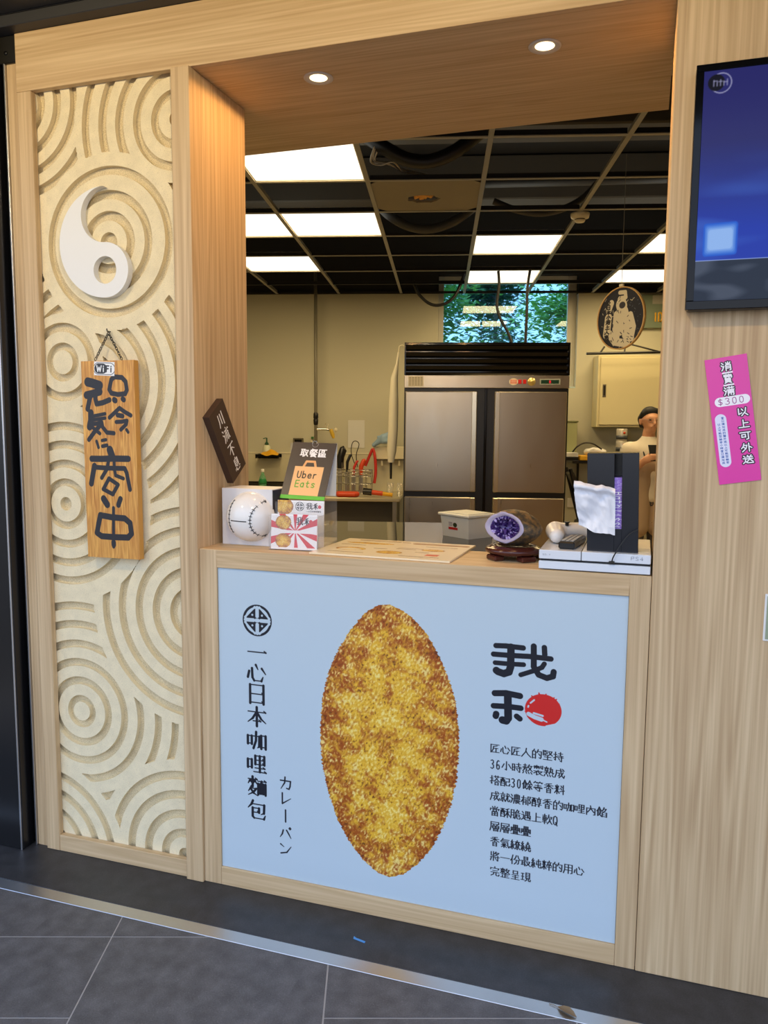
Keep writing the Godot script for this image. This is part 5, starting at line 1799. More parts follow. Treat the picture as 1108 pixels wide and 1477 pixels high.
func build_void_lines() -> void:
	var over := GRID_Y + 0.16
	hung("ceiling_hose", "thick black hose sagging above the grid beside the soffit", "hose", [on_d(522, 192, 4.05), on_d(556, 214, 4.05), on_d(588, 230, 4.05), on_d(622, 232, 4.05), on_d(660, 216, 4.05), on_d(705, 180, 4.05)], 0.035, M.hose_black)
	hung("ceiling_hose", "dark hose sagging above the grid behind the holed tile", "hose", [on_d(548, 298, 5.3), on_d(566, 314, 5.3), on_d(592, 327, 5.3), on_d(622, 330, 5.3), on_d(655, 319, 5.3), on_d(690, 294, 5.3)], 0.03, M.hose_grey)
	hung("ceiling_hose", "grey hose drooping above the grid near the smoke detector", "hose", [on_d(712, 290, 5.0), on_d(745, 303, 5.0), on_d(780, 308, 5.0), on_d(815, 300, 5.0), on_d(842, 285, 5.0), on_d(862, 264, 5.0)], 0.020, M.hose_grey)
	hung("ceiling_pipe", "dark sprinkler pipe crossing above the ceiling grid", "pipe", [on_y(700, 265, over + 0.3), on_y(820, 262, over + 0.3), on_y(962, 258, over + 0.3)], 0.03, M.hose_grey, "pipe")
	# bundle of loose pale wires
	var t := kthing("wire_bundle", "loose coil of pale wires above the ceiling grid", "wires", on_y(560, 235, over - 0.1))
	var rng := RandomNumberGenerator.new()
	rng.seed = 21
	var wm := mat("wire_pale", rgb8(186, 178, 160), 0.5)
	for k in 4:
		var g := Geo.new()
		var line := []
		for p in [[538 + k * 2, 212 + k * 2], [534 + k * 3, 232], [548 + k * 2, 238 - k], [566, 236 + k], [582 + k, 247], [606 + k * 4, 251 + k]]:
			line.append(inv(t, on_y(p[0] + rng.randf_range(-2, 2), p[1] + rng.randf_range(-2, 2), over - 0.1 + k * 0.01)))
		g.tube(smooth_line(line, 5), 0.004, 5)
		part("wire", g, wm, t)
	# cables that come down in front of the back wall
	hung("hanging_cable", "black cable loop hanging from the grid left of the window", "cable", [on_d(596, 405, 7.3), on_d(604, 424, 7.3), on_d(622, 439, 7.3), on_d(642, 438, 7.3), on_d(658, 424, 7.3), on_d(670, 395, 7.3)], 0.014, M.hose_black, "cord")
	hung("hanging_cable", "black power cable curving down onto the left of the refrigerator top", "cable", [on_d(719, 391, 6.5), on_d(720, 412, 6.5), on_d(717, 440, 6.5), on_d(722, 460, 6.5), on_d(732, 478, 6.5), on_d(738, 494, 6.5)], 0.011, M.hose_black, "cord")
	hung("hanging_cable", "straight black power cable hanging onto the refrigerator top", "cable", [on_d(765, 388, 6.5), on_d(761, 415, 6.5), on_d(760, 450, 6.5), on_d(758, 494, 6.5)], 0.011, M.hose_black, "cord")

# ---------------------------------------------------------------- things in the kitchen
func build_kitchen_things() -> void:
	build_prep_counter()
	build_fridge()
	build_sink_side()
	build_right_side()

func build_prep_counter() -> void:
	var t := kthing("prep_counter", "low kitchen counter with a black mirror-smooth top behind the serving ledge", "kitchen counter", room(-0.36, 0, 3.40))
	var lo := Vector3(-0.60, 0, -0.65)
	var hi := Vector3(0.61, 0, 0.65)
	box_part("worktop", Vector3(lo.x, 0.925, lo.z), Vector3(hi.x, 0.950, hi.z), 0.002, mat("black_stone", rgb8(26, 27, 26), 0.03, 0.0, 0.45), t)
	box_part("cabinet", Vector3(lo.x + 0.03, 0.10, lo.z + 0.03), Vector3(hi.x - 0.03, 0.9245, hi.z - 0.03), 0.003, M.dark_steel, t)
	for s in [[lo.x + 0.08, lo.z + 0.08], [hi.x - 0.08, lo.z + 0.08], [lo.x + 0.08, hi.z - 0.08], [hi.x - 0.08, hi.z - 0.08]]:
		var g := Geo.new()
		g.lathe([Vector2(0.0, 0.0), Vector2(0.025, 0.0), Vector2(0.02, 0.0995), Vector2(0.0, 0.0995)], 12, Vector3(s[0], 0, s[1]))
		part("foot", g, M.dark_steel, t)
	# food box on it
	t = thing("food_container", "translucent white lidded food box with a red label on the black worktop", "food container", room(0.1234, 0.9503, 3.555), Basis(Vector3.UP, PHI - deg_to_rad(48.6)))
	var milk := mat("milky_plastic", rgb8(240, 240, 228), 0.35)
	milk.backlight_enabled = true
	milk.backlight = Color(0.25, 0.25, 0.2)
	var bg := Geo.new()
	frustum(bg, Vector2(0.084, 0.070), Vector2(0.092, 0.080), 0.0, 0.094)
	part("body", bg, milk, t)
	var lg := Geo.new()
	lg.box(Vector3(-0.102, 0.0945, -0.090), Vector3(0.102, 0.1065, 0.090), 0.003)
	lg.box(Vector3(-0.080, 0.1066, -0.068), Vector3(0.080, 0.1100, 0.068), 0.0015)
	part("lid", lg, milk, t)
	var li := blank(120, 80, rgb8(236, 232, 226))
	li.fill_rect(Rect2i(0, 56, 120, 24), rgb8(206, 40, 36))
	for y in 3:
		pen(li, Vector2(8, 10 + y * 14), Vector2(50, 10 + y * 14), 5, 5, rgb8(90, 90, 90))
	disc(li, Vector2(88, 30), Vector2(26, 22), rgb8(46, 60, 34))
	pen(li, Vector2(88, 40), Vector2(88, 60), 6, 6, rgb8(60, 50, 34))
	var lb := part("label", slab(0.060, 0.036, 0.0006), printed("food_label", li, 0.4), t, "white and red label with a tree")
	lb.transform = Transform3D(Basis(Vector3.RIGHT, deg_to_rad(5.0)), Vector3(-0.012, 0.052, 0.0765))

func frustum(g: Geo, a: Vector2, b: Vector2, y0: float, y1: float) -> void:
	var p := []
	for q in [[a, y0], [b, y1]]:
		for s in [[-1, -1], [1, -1], [1, 1], [-1, 1]]:
			p.append(Vector3(q[0].x * s[0], q[1], q[0].y * s[1]))
	for k in 4:
		var l := (k + 1) % 4
		var m: Vector3 = p[k] + p[l]
		m.y = 0
		g.quad(p[k], p[l], p[l + 4], p[k + 4], m)
	g.quad(p[0], p[1], p[2], p[3], Vector3.DOWN)
	g.quad(p[4], p[5], p[6], p[7], Vector3.UP)

func build_fridge() -> void:
	var o := room(0.339, 0, 6.575)
	var t := kthing("refrigerator", "tall steel four-door commercial refrigerator with black louvres on top", "refrigerator", o)
	var w := 0.631
	var zf := 0.375
	var black: Material = M.black_plastic
	box_part("cabinet", Vector3(-w, 0.08, -zf), Vector3(w, 2.080, zf - 0.05), 0.004, M.dark_steel, t)
	for s in [[-w + 0.08, -zf + 0.08], [w - 0.08, -zf + 0.08], [-w + 0.08, zf - 0.14], [w - 0.08, zf - 0.14]]:
		var fg := Geo.new()
		fg.lathe([Vector2(0.0, 0.0), Vector2(0.03, 0.0), Vector2(0.02, 0.0795), Vector2(0.0, 0.0795)], 12, Vector3(s[0], 0, s[1]))
		part("foot", fg, black, t)
	var y_of := func(v: float) -> float: return on_d(640, v, 6.2).y
	var x_of := func(u: float, v: float) -> float: return inv(t, on_d(u, v, 6.2)).x
	# louvred grille
	var y1: float = y_of.call(541.0)
	box_part("grille_back", Vector3(-w, y1, zf - 0.0498), Vector3(w, 2.082, zf - 0.042), 0.0, M.black_gloss, t)
	box_part("grille_frame", Vector3(-w, 2.064, zf - 0.0418), Vector3(w, 2.083, zf + 0.002), 0.002, M.black_gloss, t)
	for i in 5:
		var y := lerpf(y1 + 0.012, 2.052, i / 4.0)
		var g := Geo.new()
		g.x = Transform3D(Basis(Vector3.RIGHT, deg_to_rad(32)), Vector3(0, y - 0.010, zf - 0.020))
		g.box(Vector3(-w + 0.012, -0.0225, -0.003), Vector3(w - 0.012, 0.0225, 0.003), 0.0015)
		part("louvre", g, M.black_gloss, t)
	for s in [-1, 1]:
		box_part("grille_side", Vector3(s * (w - 0.011), y1, zf - 0.0418), Vector3(s * w, 2.0638, zf + 0.002), 0.001, M.black_gloss, t)
	# control strip
	var st := mat("fridge_steel", rgb8(172, 162, 146), 0.28, 1.0)
	st.roughness_texture = tex(brush_image())
	st.uv1_triplanar = true
	st.uv1_scale = Vector3(1.4, 0.5, 1.4)
	st.roughness = 0.6
	var y2: float = y_of.call(559.5)
	var strip := box_part("control_strip", Vector3(-w, y2, zf - 0.0498), Vector3(w, y1 - 0.001, zf), 0.003, st, t)
	var front := zf + 0.0006
	var ym := (y1 + y2) / 2.0
	var si := blank(96, 64, rgb8(176, 168, 148))
	for y in 6:
		for x in 5:
			si.fill_rect(Rect2i(6 + x * 18, 6 + y * 9, 12, 4), rgb8(104, 96, 84))
	var lb := part("rating_label", slab(0.118, 0.080, 0.001), printed("fridge_label", si, 0.4), strip)
	lb.position = Vector3(x_of.call(600, 548), ym, front)
	var bd := blank(96, 72, rgb8(226, 214, 190))
	bd.fill_rect(Rect2i(14, 14, 68, 44), rgb8(196, 60, 40))
	for y in 3:
		bd.fill_rect(Rect2i(20, 20 + y * 13, 56, 5), rgb8(236, 220, 196))
	var eg := Geo.new()
	var ex: float = x_of.call(741, 548)
	for k in 24:
		var a := TAU * k / 24.0
		var b := TAU * (k + 1) / 24.0
		eg.tri(Vector3(0, 0, 0), Vector3(cos(a) * 0.034, sin(a) * 0.026, 0), Vector3(cos(b) * 0.034, sin(b) * 0.026, 0), Vector3.BACK, Vector2(0.5, 0.5), Vector2(0.5 + cos(a) * 0.5, 0.5 - sin(a) * 0.5), Vector2(0.5 + cos(b) * 0.5, 0.5 - sin(b) * 0.5))
		eg.quad(Vector3(cos(a) * 0.034, sin(a) * 0.026, 0), Vector3(cos(b) * 0.034, sin(b) * 0.026, 0), Vector3(cos(b) * 0.034, sin(b) * 0.026, -0.0006), Vector3(cos(a) * 0.034, sin(a) * 0.026, -0.0006), Vector3(cos(a), sin(a), 0))
	part("maker_badge", eg, printed("fridge_badge", bd, 0.3), strip, "oval cream and red badge").position = Vector3(ex, ym, front + 0.001)
	for u in [750.0, 757.0]:
		var x: float = x_of.call(u, 548)
		var sw := mat("switch_red", rgb8(190, 24, 18), 0.3)
		box_part("switch", Vector3(x - 0.013, ym - 0.016, zf), Vector3(x + 0.013, ym + 0.016, zf + 0.006), 0.002, sw, strip, "small red switch")
	var dg := Geo.new()
	dg.lathe([Vector2(0.0, 0.018), Vector2(0.014, 0.018), Vector2(0.017, 0.003), Vector2(0.030, 0.002), Vector2(0.031, 0.0)], 24, Vector3(x_of.call(767, 548), ym, zf), Basis(Vector3.RIGHT, PI / 2.0))
	part("thermostat_dial", dg, mat("dial_gold", rgb8(206, 186, 120), 0.3, 0.6), strip)
	var dx: float = x_of.call(793.5, 548)
	box_part("display", Vector3(dx - 0.078, ym - 0.022, zf), Vector3(dx + 0.078, ym + 0.022, zf + 0.004), 0.002, mat("display_frame", rgb8(150, 156, 150), 0.4), strip)
	box_part("display_window", Vector3(dx - 0.068, ym - 0.014, zf + 0.0041), Vector3(dx + 0.068, ym + 0.014, zf + 0.0046), 0.0, mat("display_green", rgb8(28, 58, 48), 0.15), strip)
	var dm := mat("display_digit_light", rgb8(230, 40, 60), 0.3)
	dm.emission_enabled = true
	dm.emission = rgb8(240, 30, 60)
	dm.emission_energy_multiplier = 0.9
	var gg := Geo.new()
	for q in [[-0.004, -0.010, 0.004, -0.0075], [-0.004, -0.001, 0.004, 0.0015], [-0.004, 0.0075, 0.004, 0.010], [-0.006, -0.010, -0.0042, 0.010], [0.0042, -0.010, 0.006, 0.010]]:
		gg.box(Vector3(dx + q[0], ym + q[1], zf + 0.0047), Vector3(dx + q[2], ym + q[3], zf + 0.0052))
	part("display_digit", gg, dm, strip, "red glowing digit")
	# black door frame and four doors
	box_part("door_frame", Vector3(-w, 0.16, zf - 0.0498), Vector3(w, y2 - 0.001, zf - 0.030), 0.0, black, t)
	var rows := [[y_of.call(709.0), y_of.call(564.5)], [0.19, y_of.call(717.0)]]
	for r in rows:
		for s in [-1, 1]:
			var x0: float = -w + 0.010 if s < 0 else 0.066
			var x1: float = -0.066 if s < 0 else w - 0.014
			var d := box_part("door", Vector3(x0, r[0], zf - 0.0298), Vector3(x1, r[1], zf + 0.004), 0.006, st, t)
			var hx := x1 - 0.045 if s < 0 else x0
			box_part("handle", Vector3(hx + 0.004, r[0] + 0.002, zf + 0.0042), Vector3(hx + 0.041, r[1] - 0.002, zf + 0.016), 0.006, mat("handle_steel", rgb8(206, 196, 172), 0.22, 1.0), d)
	var mg := Geo.new()
	mg.box(Vector3(-0.010, 0.19, zf - 0.0298), Vector3(0.010, y2 - 0.002, zf - 0.004), 0.003)
	part("mullion", mg, M.black_gloss, t)

func brush_image() -> Image:
	var img := blank(256, 256, Color(0.5, 0.5, 0.5))
	var a := noise(62, 0.4, 2)
	var b := noise(63, 0.02, 3)
	for y in 256:
		for x in 256:
			var v := 0.5 + 0.03 * a.get_noise_2d(x, y * 0.02) + 0.05 * b.get_noise_2d(x, y)
			img.set_pixel(x, y, Color(v, v, v))
	return img

func bottle(called: String, label: String, at: Vector3, prof: Array, m: Material, cap: Array, cm: Material) -> Node3D:
	var t := kthing(called, label, "bottle", at)
	var g := Geo.new()
	g.lathe(prof, 20)
	part("body", g, m, t)
	var c := Geo.new()
	c.lathe(cap, 16)
	part("cap", c, cm, t)
	return t

func build_sink_side() -> void:
	var steel: Material = M.steel
	# bench with sink splash-back along the back wall
	var t := kthing("work_bench", "cream edged steel work bench with splash-back along the back wall", "work bench", room(-1.74, 0, 7.42))
	box_part("top", Vector3(-1.36, 0.765, -0.355), Vector3(1.38, 0.800, 0.36), 0.012, mat("bench_steel", rgb8(196, 186, 158), 0.3, 0.6), t)
	box_part("splash_back", Vector3(-1.36, 0.8005, -0.355), Vector3(1.38, 1.165, -0.335), 0.002, mat("splash_cream", rgb8(206, 200, 172), 0.35), t)
	box_part("splash_edge", Vector3(-1.36, 1.1652, -0.355), Vector3(1.38, 1.178, -0.330), 0.001, M.cream_plastic, t)
	box_part("under_panel", Vector3(-1.34, 0.10, -0.34), Vector3(1.34, 0.764, 0.20), 0.0, mat("bench_dark", rgb8(62, 58, 52), 0.6), t)
	for x in [-1.30, 0.0, 1.33]:
		box_part("leg", Vector3(x - 0.02, 0.0, 0.29), Vector3(x + 0.02, 0.7645, 0.33), 0.003, steel, t)
	# raised rim of the sink at the left
	var sk := kthing("sink_rim", "dark steel sink front standing on the bench behind the green bottle", "sink", on_d(385, 703, 7.35) * Vector3(1, 0, 1) + Vector3(0, 0.8003, 0))
	box_part("front", Vector3(-0.30, 0.0, -0.01), Vector3(0.22, 0.098, 0.01), 0.004, M.dark_steel, sk)
	box_part("back", Vector3(-0.30, 0.0, -0.26), Vector3(0.22, 0.098, -0.24), 0.004, M.dark_steel, sk)
	for s in [-0.30, 0.20]:
		box_part("side", Vector3(s, 0.0, -0.2395), Vector3(s + 0.02, 0.098, -0.0105), 0.004, M.dark_steel, sk)
	# water pipe with joint and tap
	var top := room(0, GRID_Y, 7.55)
	var px := to_room(on_d(455.5, 520, 7.55)).x
	t = kthing("water_pipe", "thin grey water pipe running from the ceiling down to the bench", "pipe", room(px, 0.801, 7.55))
	var g := Geo.new()
	g.lathe([Vector2(0.0, 0.0), Vector2(0.016, 0.0), Vector2(0.016, 2.09), Vector2(0.0, 2.09)], 14)
	part("tube", g, mat("pipe_grey", rgb8(120, 116, 100), 0.4), t)
	var jy := inv(t, on_d(455, 604, 7.55)).y
	var jg := Geo.new()
	jg.lathe([Vector2(0.0165, jy - 0.06), Vector2(0.022, jy - 0.05), Vector2(0.024, jy - 0.01), Vector2(0.019, jy), Vector2(0.024, jy + 0.01), Vector2(0.024, jy + 0.045), Vector2(0.0165, jy + 0.06)], 14)
	part("joint", jg, M.black_plastic, t)
	var v0 := inv(t, on_d(457, 619, 7.55))
	var vg := Geo.new()
	vg.tube([v0, v0 + Vector3(0.09, 0, 0), v0 + Vector3(0.13, -0.01, 0.01)], 0.011, 8)
	part("branch", vg, M.chrome, t)
	var yg := Geo.new()
	yg.tube([v0 + Vector3(0.135, 0.0, 0.01), v0 + Vector3(0.155, -0.05, 0.012), v0 + Vector3(0.165, -0.085, 0.012)], [0.018, 0.020, 0.012], 8)
	part("tap", yg, mat("tap_yellow", rgb8(206, 170, 50), 0.4), t, "yellow tap body")
	var hg := Geo.new()
	hg.ball(v0 + Vector3(0.185, -0.005, 0.012), Vector3(0.016, 0.02, 0.016), 12, 8)
	hg.tube([v0 + Vector3(0.10, 0.012, 0.0), v0 + Vector3(0.11, 0.05, 0.0), v0 + Vector3(0.085, 0.055, 0.0), v0 + Vector3(0.082, 0.03, 0.0)], 0.004, 5)
	part("handle", hg, M.cream_plastic, t)
	# mixer tap beside the pipe
	t = kthing("mixer_tap", "short chrome mixer tap with a green lever beside the water pipe", "tap", room(px - 0.06, 1.1785, 7.765))
	var mg := Geo.new()
	mg.tube([Vector3(0, 0.0, 0), Vector3(0, 0.10, 0), Vector3(-0.005, 0.13, 0.03), Vector3(-0.005, 0.11, 0.07)], 0.012, 8)
	part("spout", mg, M.chrome, t)
	box_part("lever", Vector3(-0.022, 0.125, -0.008), Vector3(0.004, 0.155, 0.008), 0.003, mat("lever_green", rgb8(60, 120, 60), 0.4), t)
	# small display on the wall
	t = kthing("wall_controller", "small dark controller with a black display on the kitchen wall", "controller", on_d(430.5, 637, 7.77))
	box_part("case", Vector3(-0.052, -0.035, -0.005), Vector3(0.052, 0.035, 0.012), 0.004, mat("case_olive", rgb8(92, 86, 66), 0.5), t)
	box_part("display", Vector3(-0.036, -0.022, 0.0122), Vector3(0.036, 0.022, 0.0132), 0.0, M.black_gloss, t)
	# shelf with soap and cloth
	var sp := on_d(388.5, 655.5, 7.68)
	t = kthing("soap_shelf", "small black wall shelf above the sink", "shelf", sp)
	var sg := Geo.new()
	sg.box(Vector3(-0.125, -0.036, -0.07), Vector3(0.110, -0.026, 0.065), 0.003)
	sg.box(Vector3(-0.125, -0.0255, 0.055), Vector3(0.110, 0.004, 0.065), 0.003)
	sg.box(Vector3(-0.125, -0.0255, -0.07), Vector3(0.110, 0.004, -0.060), 0.003)
	part("tray", sg, M.black_gloss, t)
	var bt := bottle("soap_bottle", "white soap bottle with a dark green pump on the black shelf", on_d(385, 655.5, 7.68) + Vector3(0, -0.0255, 0), [Vector2(0.0, 0.0), Vector2(0.036, 0.0), Vector2(0.036, 0.06), Vector2(0.035, 0.10), Vector2(0.024, 0.118), Vector2(0.0, 0.118)], mat("soap_white", rgb8(226, 230, 200), 0.3), [Vector2(0.013, 0.1185), Vector2(0.022, 0.125), Vector2(0.012, 0.145), Vector2(0.007, 0.15), Vector2(0.007, 0.185), Vector2(0.0, 0.187)], mat("pump_green", rgb8(16, 74, 40), 0.3))
	var ng := Geo.new()
	ng.tube([Vector3(0.006, 0.184, 0), Vector3(-0.012, 0.186, 0.004), Vector3(-0.034, 0.180, 0.008)], 0.005, 6)
	part("nozzle", ng, M.pump_green, bt)
	t = kthing("yellow_cloth", "yellow cleaning cloth draped on the black soap shelf", "cloth", on_d(390.5, 655.5, 7.62))
	var cg := Geo.new(true)
	var n := 12
	var grid := []
	for j in n + 1:
		for i in n + 1:
			var a := float(i) / n - 0.5
			var b := float(j) / n
			grid.append(Vector3(a * 0.165, 0.052 - absf(a) * 0.075 - b * 0.060 * (1.0 - absf(a) * 1.5) + 0.006 * sin(a * 9.0), 0.012 + b * 0.062 - absf(a) * 0.02))
	for j in n:
		for i in n:
			var q := j * (n + 1) + i
			cg.quad(grid[q], grid[q + 1], grid[q + n + 2], grid[q + n + 1], Vector3(0, 1, 1))
	part("cloth", cg, M.yellow, t)
	# green bottle standing in front of the sink
	var gp := on_d(379, 700, 7.22)
	var gb := mat("green_bottle", Color(0.42, 0.72, 0.52, 0.55), 0.1)
	gb.transparency = BaseMaterial3D.TRANSPARENCY_ALPHA
	bt = bottle("dish_soap_bottle", "green clear bottle with a white cap on the work bench", Vector3(gp.x, 0.8005, gp.z), [Vector2(0.0, 0.0), Vector2(0.034, 0.0), Vector2(0.036, 0.015), Vector2(0.036, 0.13), Vector2(0.030, 0.16), Vector2(0.014, 0.195), Vector2(0.014, 0.21), Vector2(0.0, 0.21)], gb, [Vector2(0.0, 0.2105), Vector2(0.016, 0.2105), Vector2(0.016, 0.237), Vector2(0.0, 0.24)], M.white_plastic)
	var bl := Geo.new()
	bl.lathe([Vector2(0.0312, 0.152), Vector2(0.0372, 0.13), Vector2(0.0372, 0.10), Vector2(0.0366, 0.0999)], 20)
	part("label", bl, mat("label_green", rgb8(30, 130, 70), 0.4), bt, "green label")

	# clear sheet fixed on the wall
	t = kthing("wall_sheet", "pale grey plastic sheet fixed on the kitchen wall above the bench", "sheet", on_d(514, 626, BACK - 0.004))
	box_part("sheet", Vector3(-0.082, -0.135, -0.002), Vector3(0.082, 0.135, 0.001), 0.0005, mat("sheet_grey", rgb8(216, 216, 210), 0.3), t)
	# wire rack of knives and tools
	var at := on_d(512, 690, 7.42)
	t = kthing("knife_rack", "wire utensil rack standing on the bench", "rack", Vector3(at.x, 0.8003, at.z))
	var wg := Geo.new()
	for y in [0.01, 0.10, 0.17, 0.20, 0.23]:
		var loop := []
		for q in [[-0.17, -0.06], [0.16, -0.06], [0.16, 0.06], [-0.17, 0.06], [-0.17, -0.06]]:
			loop.append(Vector3(q[0], y, q[1]))
		wg.tube(loop, 0.0032, 5, false)
	for x in [-0.17, -0.115, -0.06, -0.005, 0.05, 0.105, 0.16]:
		for z in [-0.06, 0.06]:
			wg.tube([Vector3(x, 0.0, z), Vector3(x, 0.30 if x < -0.1 else 0.23, z)], 0.0032, 5)
	part("wires", wg, M.chrome, t)
	var base := Vector3(at.x, 0.812, at.z)
	for q in [["cleaver", "broad black handled knife standing in the wire rack", -0.14, 0.42, 0.036, "black_plastic"], ["scissors", "black looped scissors standing in the wire rack", -0.075, 0.36, 0.014, "black_plastic"], ["tongs", "red handled tongs standing in the wire rack", -0.012, 0.30, 0.012, "red"], ["peeler", "orange and cream handled peeler standing in the wire rack", 0.055, 0.31, 0.022, "orange_red"]]:
		var k := kthing(q[0], q[1], "kitchen tool", room(to_room(base).x + q[2], 0.814, 7.42))
		var kg := Geo.new()
		kg.tube([Vector3(0.0, q[3] * 0.55, 0.0), Vector3(0.004, q[3] * 0.8, 0.004), Vector3(0.03, q[3] * 0.98, 0.0), Vector3(0.045, q[3], 0.0)], [q[4] * 0.8, q[4], q[4], q[4] * 0.7], 8)
		part("handle", kg, M[q[5]], k)
		var bg := Geo.new()
		bg.box(Vector3(-0.020, 0.0, -0.0015), Vector3(0.020, q[3] * 0.56, 0.0015), 0.0005)
		part("blade", bg, steel, k)
	hung("whisk_loop", "thin wire whisk looped above the utensil rack", "whisk", [room(to_room(base).x + 0.0, 1.05, 7.52), on_d(507, 655, 7.52), on_d(508, 640, 7.52), on_d(513, 636, 7.52), on_d(518, 641, 7.52), on_d(514, 656, 7.52), room(to_room(base).x + 0.015, 1.05, 7.52)], 0.004, M.dark_steel, "wire")
	# red strap
	hung("red_strap", "red strap hanging from the splash-back beside the rack", "strap", [on_d(527, 672, 7.56), on_d(533, 658, 7.56), on_d(538, 648, 7.56), on_d(541, 660, 7.55), on_d(542, 680, 7.54), on_d(540, 697, 7.52)], 0.014, M.red, "band")
	# drinking-water filter boxes on the wall with taps
	for q in [[552.0, "cream water filter box with a small tap under the blue gloves"], [577.0, "cream water filter box with a small tap between hanging bag and refrigerator"]]:
		t = kthing("water_filter", q[1], "water filter", on_d(q[0], 653, 7.70), "water filters beside the refrigerator")
		box_part("case", Vector3(-0.085, -0.065, -0.03), Vector3(0.075, 0.060, 0.035), 0.008, M.cream_plastic, t)
		var tg := Geo.new()
		tg.tube([Vector3(-0.005, -0.0652, 0.01), Vector3(-0.005, -0.125, 0.01)], 0.010, 8)
		part("tap", tg, M.cream_plastic, t)
		box_part("shade_strip", Vector3(-0.075, -0.0705, -0.02), Vector3(0.065, -0.0653, 0.03), 0.0, M.black_plastic, t)  # black strip put in for the shade under the case
	# blue gloves thrown over the filters
	t = kthing("rubber_gloves", "pale blue rubber gloves lying over the water filters", "gloves", on_d(553, 643.5, 7.64))
	var gg := Geo.new(true)
	nets(gg, [[Vector3(-0.09, 0.01, 0.0), Vector3(0.0, 0.08, 0.01), 0.022, 0.035], [Vector3(0.0, 0.08, 0.01), Vector3(0.08, 0.12, 0.0), 0.035, 0.03], [Vector3(0.0, 0.05, 0.02), Vector3(0.085, 0.05, 0.02), 0.03, 0.022], [Vector3(-0.02, 0.06, 0.0), Vector3(-0.05, 0.09, 0.01), 0.014, 0.012], [Vector3(0.06, 0.11, 0.02), Vector3(0.10, 0.13, 0.03), 0.014, 0.012]], 0.015, 0.009)
	part("rubber", gg, mat("glove_blue", rgb8(150, 180, 206), 0.5), t)
	# long pale bag hanging beside the refrigerator
	var bh := on_d(575, 506, 6.75)
	t = kthing("hanging_bag", "long pale folded umbrella bag hanging beside the refrigerator", "bag", bh)
	var pts := []
	for q in [[575, 508], [573, 525], [569, 545], [568, 580], [567, 620], [565, 650], [564, 667]]:
		pts.append(inv(t, on_d(q[0], q[1], 6.75)))
	var hb := Geo.new()
	hb.tube(pts, [0.008, 0.012, 0.030, 0.040, 0.042, 0.040, 0.026], 14)
	part("cover", hb, mat("bag_cream", rgb8(222, 218, 200), 0.4), t)
	var hk := Geo.new()
	hk.tube([pts[0], pts[0] + Vector3(0.006, 0.05, 0), pts[0] + Vector3(0.03, 0.06, 0), pts[0] + Vector3(0.045, 0.05, 0)], 0.004, 6)
	part("hook", hk, M.cream_plastic, t)
	var ti := Geo.new()
	ti.tube([pts[6] + Vector3(0, 0.01, 0), pts[6] + Vector3(0, -0.14, 0)], [0.012, 0.009], 8)
	part("tip", ti, M.dark_steel, t)
	# torch lying on the bench
	at = on_d(545, 704, 7.16)
	t = kthing("gas_torch", "black red and yellow kitchen torch lying on the bench", "torch", Vector3(at.x, 0.836, at.z))
	for q in [["head", -0.135, -0.055, 0.032, "black_plastic"], ["grip", -0.054, 0.045, 0.022, "orange_red"], ["tail", 0.046, 0.135, 0.018, "yellow"]]:
		var tg := Geo.new()
		tg.tube([Vector3(q[1], -q[1] * 0.12, 0), Vector3(q[2], -q[2] * 0.12, 0)], q[3], 10)
		part(q[0], tg, M[q[4]], t)
	at = on_d(502, 712, 7.12)
	t = kthing("red_pouch", "flat red pouch lying on the bench under the utensil rack", "pouch", Vector3(at.x, 0.8005, at.z))
	var rg := Geo.new(true)
	nets(rg, [[Vector3(-0.09, 0.026, 0), Vector3(0.08, 0.026, 0), 0.026, 0.026], [Vector3(-0.08, 0.024, 0.03), Vector3(0.06, 0.024, 0.03), 0.022, 0.022]], 0.02, 0.008)
	part("pouch", rg, M.orange_red, t)
	box_part("zip", Vector3(-0.10, 0.055, -0.004), Vector3(0.10, 0.0585, 0.006), 0.001, M.chrome, t)
	# two drinking glasses
	for u in [563.0, 577.0]:
		at = on_d(u, 705, 7.30)
		t = kthing("drinking_glass", "clear drinking glass on the bench beside the yellow end of the torch" if u < 570.0 else "clear drinking glass on the bench against the refrigerator side", "glass", Vector3(at.x, 0.8005, at.z), "drinking glasses on the bench")
		var ggl := Geo.new()
		ggl.lathe([Vector2(0.0, 0.0), Vector2(0.028, 0.0), Vector2(0.033, 0.12), Vector2(0.031, 0.12), Vector2(0.0265, 0.004), Vector2(0.0, 0.004)], 18)
		part("tumbler", ggl, M.acrylic, t)

